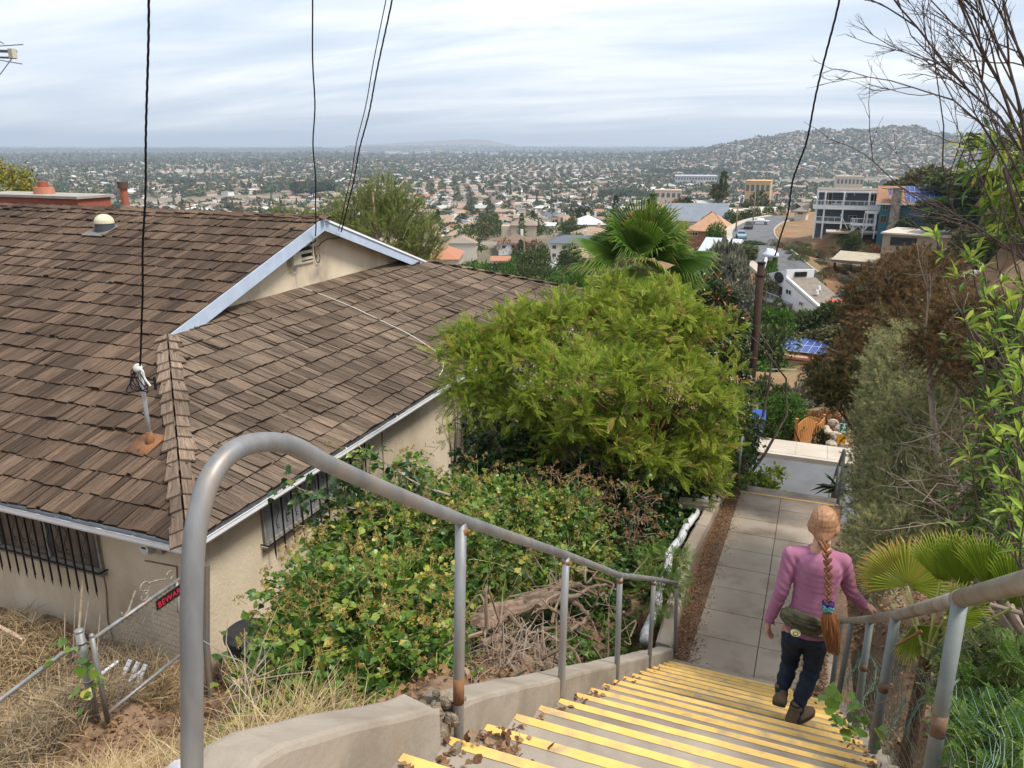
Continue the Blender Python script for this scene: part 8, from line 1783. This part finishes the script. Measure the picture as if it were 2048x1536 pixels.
# ================================================================ THE VALLEY TOWN
WALLC = [(.60, .55, .46), (.72, .72, .71), (.48, .40, .31), (.53, .46, .39)]
ROOFC = [(.33, .235, .17), (.19, .13, .095), (.40, .18, .105), (.42, .41, .39), (.64, .64, .65), (.12, .135, .16), (.26, .20, .16)]
TM = [mat('town wall %d' % i, c, .9) for i, c in enumerate(WALLC)] + [mat('town roof %d' % i, c, .9) for i, c in enumerate(ROOFC)]
TM += [mat('town window', (.06, .07, .08), .4)]
def house_geo(kind, q, windows=True, big=1.0):
    """verts, quads (triangles doubled up), per-face part: 0 wall, 1 roof, 2 window; unit metres, base at z=-3"""
    w = q.uniform(12, 20) * big; d = q.uniform(8.5, 12) * big; h = q.choice([2.8, 3.0, 5.4], p=[.45, .35, .2]) * (big if big < 1.6 else 1.6); V = []; Fc = []; M_ = []
    def bx(x0, x1, y0, y1, z0, z1, m):
        k = len(V)
        for z in (z0, z1):
            for y in (y0, y1):
                for x in (x0, x1): V.append((x, y, z))
        for f in ([0, 1, 5, 4], [2, 6, 7, 3], [0, 4, 6, 2], [1, 3, 7, 5], [4, 5, 7, 6]): Fc.append([k + i for i in f]); M_.append(m)
    def roof(x0, x1, y0, y1, z, rise, hip):
        k = len(V); o = .5; x0 -= o; x1 += o; y0 -= o; y1 += o; ym = (y0 + y1) / 2; ins = (y1 - y0) * .5 if hip else 0
        V.extend([(x0, y0, z), (x1, y0, z), (x1, y1, z), (x0, y1, z), (x0 + ins, ym, z + rise), (x1 - ins, ym, z + rise)])
        for f in ([0, 1, 5, 4], [2, 3, 4, 5], [1, 2, 5, 5], [3, 0, 4, 4]): Fc.append([k + i for i in f]); M_.append(1 if hip or f[3] != f[2] else 0)
    bx(-w / 2, w / 2, -d / 2, d / 2, -3, h, 0)
    if kind == 'flat': bx(-w / 2 - .3, w / 2 + .3, -d / 2 - .3, d / 2 + .3, h, h + .35, 1)
    else: roof(-w / 2, w / 2, -d / 2, d / 2, h, d * q.uniform(.17, .28), kind == 'hip')
    if q.rand() < .45 and kind != 'flat':
        bx(-w / 2 + .5, -w / 2 + d * .55, d / 2 - .2, d / 2 + 4, -3, h - .3, 0); bx(w * .1, w * .1 + .9, -.5, .5, h, h + d * .3 + .6, 0)
    if windows:
        n = int(w / 3)
        for s_ in (-1, 1):
            for i in range(n):
                x = -w / 2 + (i + .5) * w / n
                for zf in ([1.0] if h < 4 else [1.0, 3.6]): k = len(V); y = s_ * (d / 2 + .02); V.extend([(x - .6, y, zf), (x + .6, y, zf), (x + .6, y, zf + 1.1), (x - .6, y, zf + 1.1)]); Fc.append([k, k + 1, k + 2, k + 3]); M_.append(2)
    return np.array(V), np.array(Fc), np.array(M_)
q = np.random.RandomState(4)
def patch_rot(x, y): return .35 * np.sin(x / 900) + .5 * np.cos(y / 1100 + 1) + .2
def inview(x, y, pad=0.03):
    a = np.arctan2(x, y) + YAW; return (a > -.62 - pad) & (a < .62 + pad)
def occl_min(a_px):     # nearest ring at which the town can be seen, by bearing
    return np.interp(a_px, [-400, 850, 1000, 1340, 1380, 1560, 1620, 2100], [330, 265, 215, 220, 300, 330, 380, 420])
def town(rmin, rmax, cx, cy, keep, seed):
    q = np.random.RandomState(seed); X, Y = np.meshgrid(np.arange(-rmax, rmax, cx), np.arange(0, rmax, cy)); X = X.ravel(); Y = Y.ravel(); ang = .37
    x = X * math.cos(ang) - Y * math.sin(ang); y = X * math.sin(ang) + Y * math.cos(ang); x += 40 * np.sin(y / 400); y += 40 * np.sin(x / 500); x += q.normal(size=len(x)) * cx * .10; y += q.normal(size=len(x)) * cy * .10
    r = np.hypot(x, y); ok = (r >= rmin) & (r < rmax) & inview(x, y) & (q.rand(len(x)) < keep); px = 1024 + 1623 * np.tan(np.clip(np.arctan2(x, y) + YAW, -1.2, 1.2)); ok &= r > occl_min(px); x, y = x[ok], y[ok]
    park = np.sin(x / 260 + 2) * np.cos(y / 310) + .5 * np.sin(x / 120 - y / 170); ok = park < 1.02; return x[ok], y[ok]
hx, hy = town(210, 1250, 22, 27, .9, 1); hx2, hy2 = town(1250, 4300, 28, 36, .62, 2); hx3, hy3 = town(4300, 9500, 85, 110, .5, 3)
# the 300 nearest houses are things of their own
r1 = np.hypot(hx, hy); o_ = np.argsort(r1); hx, hy = hx[o_], hy[o_]; hz_ = ground(hx, hy)
PROT = []
ROOFN = ['tan', 'brown', 'terracotta', 'grey', 'white', 'slate', 'faded brown']
for i in range(14):
    V, Fc, Mm = house_geo(['gable', 'hip', 'hip', 'gable', 'flat'][i % 5], q); wi, ri = i % 4, i % 7; kind = ['gabled', 'hipped', 'hipped', 'gabled', 'flat'][i % 5]
    m_ = MB(); sel = Mm == 0; m_.add(V, Fc[sel], 0); o = m_.build('wall', TM[wi]); mw = o.data; bpy.data.objects.remove(o)
    m_ = MB(); m_.add(V, Fc[Mm == 1], 0); o = m_.build('roof', TM[4 + ri]); mr_ = o.data; bpy.data.objects.remove(o); m_ = MB(); m_.add(V, Fc[Mm == 2], 0); o = m_.build('windows', TM[-1]); mwn = o.data; bpy.data.objects.remove(o)
    PROT.append((mw, mr_, mwn, 'small house with a %s %s roof among the trees of the valley town' % (ROOFN[ri], kind)))
NH = 295
pick = q.choice(len(PROT), NH, p=np.array([1.6, 1.2, 1.2, .8, 1, .6, 1.3, 1.4, 1, 1, .8, .8, .5, 1.2]) / 14.4)
for i in range(NH):
    mw, mr_, mwn, lab = PROT[pick[i]]; r = thing('valley_house', lab, 'house', (hx[i], hy[i], hz_[i] + .2), lab.replace('small house with a ', '').replace(' among the trees of the valley town', ' houses in the valley'))
    r.rotation_euler = (0, 0, patch_rot(hx[i], hy[i]) + (PI / 2 if q.rand() < .4 else 0) + q.normal() * .05); s_ = q.uniform(.85, 1.1); r.scale = (s_, s_, s_)
    for nm_, me in (('wall', mw), ('roof', mr_), ('windows', mwn)): o = bpy.data.objects.new(nm_, me); COL.objects.link(o); o.parent = r
# the rest as one mass
def rotm(a): z = np.zeros_like(a); return np.stack([np.stack([np.cos(a), -np.sin(a), z], -1), np.stack([np.sin(a), np.cos(a), z], -1), np.stack([z, z, z + 1], -1)], -2)
m_ = MB()
def scatter(x, y, nprot, big, windows, seed):
    q = np.random.RandomState(seed); z = ground(x, y); k = q.randint(0, nprot, len(x)); rot = patch_rot(x, y) + (q.rand(len(x)) < .4) * PI / 2 + q.normal(size=len(x)) * .06
    for i in range(nprot):
        s_ = k == i
        if not s_.any(): continue
        V, Fc, Mm = house_geo(['gable', 'hip', 'hip', 'gable', 'flat'][i % 5], q, windows, big); wi, ri = q.randint(4), [0, 1, 2, 3, 6, 5, 6, 0, 1, 0, 6, 3, 4, 0][i % 14]; mi_ = np.where(Mm == 0, wi, np.where(Mm == 1, 4 + ri, len(TM) - 1))
        m_.inst((V, Fc, mi_), np.stack([x[s_], y[s_], z[s_] + .2], 1), rotm(rot[s_]), q.uniform(.85, 1.15, s_.sum()))
scatter(hx[NH:], hy[NH:], 14, 1.0, True, 5); scatter(hx2, hy2, 14, 1.15, False, 6); scatter(hx3, hy3, 12, 1.5, False, 7)
tag(m_.build('distant_houses', TM), kind='stuff')
# larger buildings
def block(name, label, px, py, F, wpx, hpx, dpt, wc, rc, rot=0.0, rows=2):
    p = onground(px, py, F); fr = Fr(px, py, F, rot); fr.O = A(fr.O[0], fr.O[1], p[2]); zt_ = at_F(px, py - hpx, F)[2] - p[2]; k = fr.k; W_ = wpx * k; H = max(zt_, 3); r = thing(name, label, 'building', tuple(fr.O))
    part(fr, 'wall', mat('block wall %s' % str(wc), wc, .9), r, [(0, W_, 0, dpt, -4, H)]); part(fr, 'roof', mat('block roof %s' % str(rc), rc, .9), r, [(-.4, W_ + .4, -.4, dpt + .4, H, H + .6)])
    m_ = MB()
    for j in range(rows):
        n = max(3, int(W_ / 5))
        for i in range(n): fr.box(m_, W_ * (i + .2) / n, W_ * (i + .8) / n, -.06, -.01, H * (j + .3) / rows, H * (j + .75) / rows)
    m_.build('window_rows', MATS['town window'], r); return r
block('office_building', 'orange-roofed low office building in the middle of the valley', 1490, 377, 900, 48, 15, 30, (.50, .33, .16), (.60, .33, .14), .1)
block('office_building', 'tan two-storey office block left of the dark hill trees', 1672, 370, 1150, 50, 17, 30, (.52, .42, .32), (.45, .38, .3), -.1)
block('long_building', 'long grey-roofed building under the right-hand hill', 1350, 358, 1500, 82, 6, 60, (.45, .45, .44), (.40, .42, .46))
block('apartment_block', 'pink tiled apartment block in the valley town', 1310, 392, 850, 52, 11, 24, (.56, .45, .36), (.50, .33, .26))
for i, (px, py, F, w, h) in enumerate(((722, 306, 5200, 12, 7), (770, 307, 5300, 30, 5), (830, 309, 5200, 24, 7), (850, 308, 5000, 10, 9), (872, 306, 5200, 14, 9), (900, 309, 5100, 34, 6), (935, 309, 5200, 40, 5), (980, 310, 5000, 22, 5), (1020, 310, 5000, 16, 4), (795, 309, 5200, 22, 5))):
    block('white_block', 'one of the white hospital-like blocks on the horizon ridge', px, py, F, w, h, 40, (.72, .70, .66) if i not in (0, 2, 4) else (.60, .50, .38), (.66, .65, .62), rows=3)['group'] = 'white blocks on the horizon ridge'
# trees of the town
FG = [leafmat('town tree %d' % i, c, .15, .9) for i, c in enumerate([[(.04, .06, .03), (.07, .09, .045), (.10, .12, .06)], [(.06, .08, .04), (.10, .12, .06), (.14, .16, .08)], [(.09, .09, .05), (.14, .13, .07), (.19, .17, .09)], [(.13, .09, .06), (.19, .13, .08)], [(.07, .11, .04), (.12, .17, .06)]])]
tx, ty = town(210, 1250, 18, 15, .82, 11); tx = tx + 9; r_ = np.hypot(tx, ty); o_ = np.argsort(r_); tx, ty = tx[o_], ty[o_]; tz = ground(tx, ty); q = np.random.RandomState(8); NT = 290
for i in range(NT):
    kd = q.choice(['round', 'round', 'bush', 'tall'], p=[.45, .2, .2, .15]); c = q.choice(['dark', 'mid', 'olive', 'rust', 'bright'], p=[.36, .32, .16, .06, .10]); h = q.uniform(4, 9) if kd != 'tall' else q.uniform(9, 17)
    lab = {'round': 'rounded %s tree among the valley houses', 'bush': 'low spreading %s tree among the valley houses', 'tall': 'tall pointed %s tree among the valley houses'}[kd] % {'dark': 'dark green', 'mid': 'green', 'olive': 'olive', 'rust': 'rusty brown', 'bright': 'bright green'}[c]
    plant('valley_tree', lab, 'tree', (tx[i], ty[i], tz[i] - .3), h if kd != 'bush' else h * 1.1, h * q.uniform(.75, 1.0) if kd != 'tall' else h * .8, kind=kd, colour=c, n=900, seed=q.randint(3), group=lab.replace(' tree ', ' trees '))
def clump_t(n, seed, kind='round'):
    q = np.random.RandomState(seed)
    if kind == 'round': d = nrm(q.normal(size=(n, 3))); P = d * q.uniform(.55, 1, (n, 1)) * A(.5, .5, .42) + A(0, 0, .55)
    else: z = q.uniform(.05, 1, n); a = q.uniform(0, 6.28, n); P = np.stack([np.cos(a) * (1 - z) * .2, np.sin(a) * (1 - z) * .2, z], 1); d = np.stack([np.cos(a), np.sin(a), .3 + 0 * a], 1)
    Fm = frames_q(nrm(d + q.normal(size=d.shape) * .5), q); s = (2.0 / math.sqrt(n)) * q.uniform(.8, 1.4, n) * (1 if kind == 'round' else .5); V = np.einsum('nij,nkj->nki', Fm, T_DIA[0][None] * A(1.6, 1, 1) * s[:, None, None] - A(0, .5, 0) * s[:, None, None]) + P[:, None]
    return V.reshape(-1, 3), (T_DIA[1][None] + (np.arange(n) * 4)[:, None, None]).reshape(-1, 4)
def frames_q(d, q): up = q.normal(size=d.shape); x = nrm(np.cross(d, up)); return np.stack([x, d, np.cross(x, d)], -1)
m_ = MB()
def forest(x, y, n, smin, smax, seed, tallp=.15):
    q = np.random.RandomState(seed); z = ground(x, y); k = q.randint(0, 12, len(x))
    for i in range(12):
        s_ = k == i; kd = 'tall' if i in (3, 8) else 'round'; T = clump_t(n, seed * 20 + i, kd); c = [0, 1, 0, 0, 2, 1, 1, 4, 0, 0, 3, 2][i]
        if not s_.any(): continue
        N = s_.sum(); h = q.uniform(smin, smax, N) * (1.5 if kd == 'tall' else 1); w = h * q.uniform(.9, 1.5, N) * (.8 if kd == 'tall' else 1)
        m_.inst(T, np.stack([x[s_], y[s_], z[s_] - .5], 1), rotm(q.uniform(0, 6.28, N)), np.stack([w, w, h], 1), c, None)
forest(tx[NT:], ty[NT:], 70, 4.5, 10, 3)
tx2, ty2 = town(1250, 2400, 20, 16, .9, 12); forest(tx2 + 9, ty2, 22, 5.5, 11, 4); tx3, ty3 = town(2400, 4500, 26, 24, .9, 13); forest(tx3 + 9, ty3, 9, 7, 13, 5); tx4, ty4 = town(4500, 11500, 60, 55, .9, 14); forest(tx4, ty4, 7, 12, 22, 6)
# eucalyptus grove and other dense stands
q = np.random.RandomState(31)
for (px, py, F, wx, wy, n, h) in ((628, 380, 1150, 75, 40, 130, 17), (365, 352, 1500, 60, 40, 90, 12), (1380, 345, 2100, 150, 60, 120, 14), (1250, 372, 1100, 90, 30, 90, 11), (1560, 330, 2300, 200, 60, 110, 12), (1640, 385, 800, 90, 30, 60, 11)):
    c = onground(px, py, F); fr = Fr(px, py, F); a = q.uniform(-wx / 2, wx / 2, n) * (F / 1500); b = q.uniform(-wy, wy, n); X_ = c[0] + fr.u[0] * a + fr.v[0] * b; Y_ = c[1] + fr.u[1] * a + fr.v[1] * b; T = clump_t(50, 77); m_.inst(T, np.stack([X_, Y_, ground(X_, Y_) - .5 + h * .12], 1), rotm(q.uniform(0, 6, n)), np.stack([np.full(n, h * .75), np.full(n, h * .75), q.uniform(.75, 1.1, n) * h], 1), 0)
tag(m_.build('distant_woodland', FG), kind='stuff')
# ================================================================ HAZE
hz = MB(); hz.bx(-20000, 20000, -20000, 20000, -262, 210)
hm = bpy.data.materials.new('haze'); hm.use_nodes = True; hn = hm.node_tree.nodes; hn.clear()
ho = hn.new('ShaderNodeOutputMaterial'); pv_ = hn.new('ShaderNodeVolumePrincipled'); pv_.inputs['Color'].default_value = (.74, .85, 1.0, 1); pv_.inputs['Density'].default_value = HAZE; pv_.inputs['Anisotropy'].default_value = 0.2
hm.node_tree.links.new(pv_.outputs[0], ho.inputs['Volume']); hm.cycles.homogeneous_volume = True
tag(hz.build('haze', hm), kind='stuff')
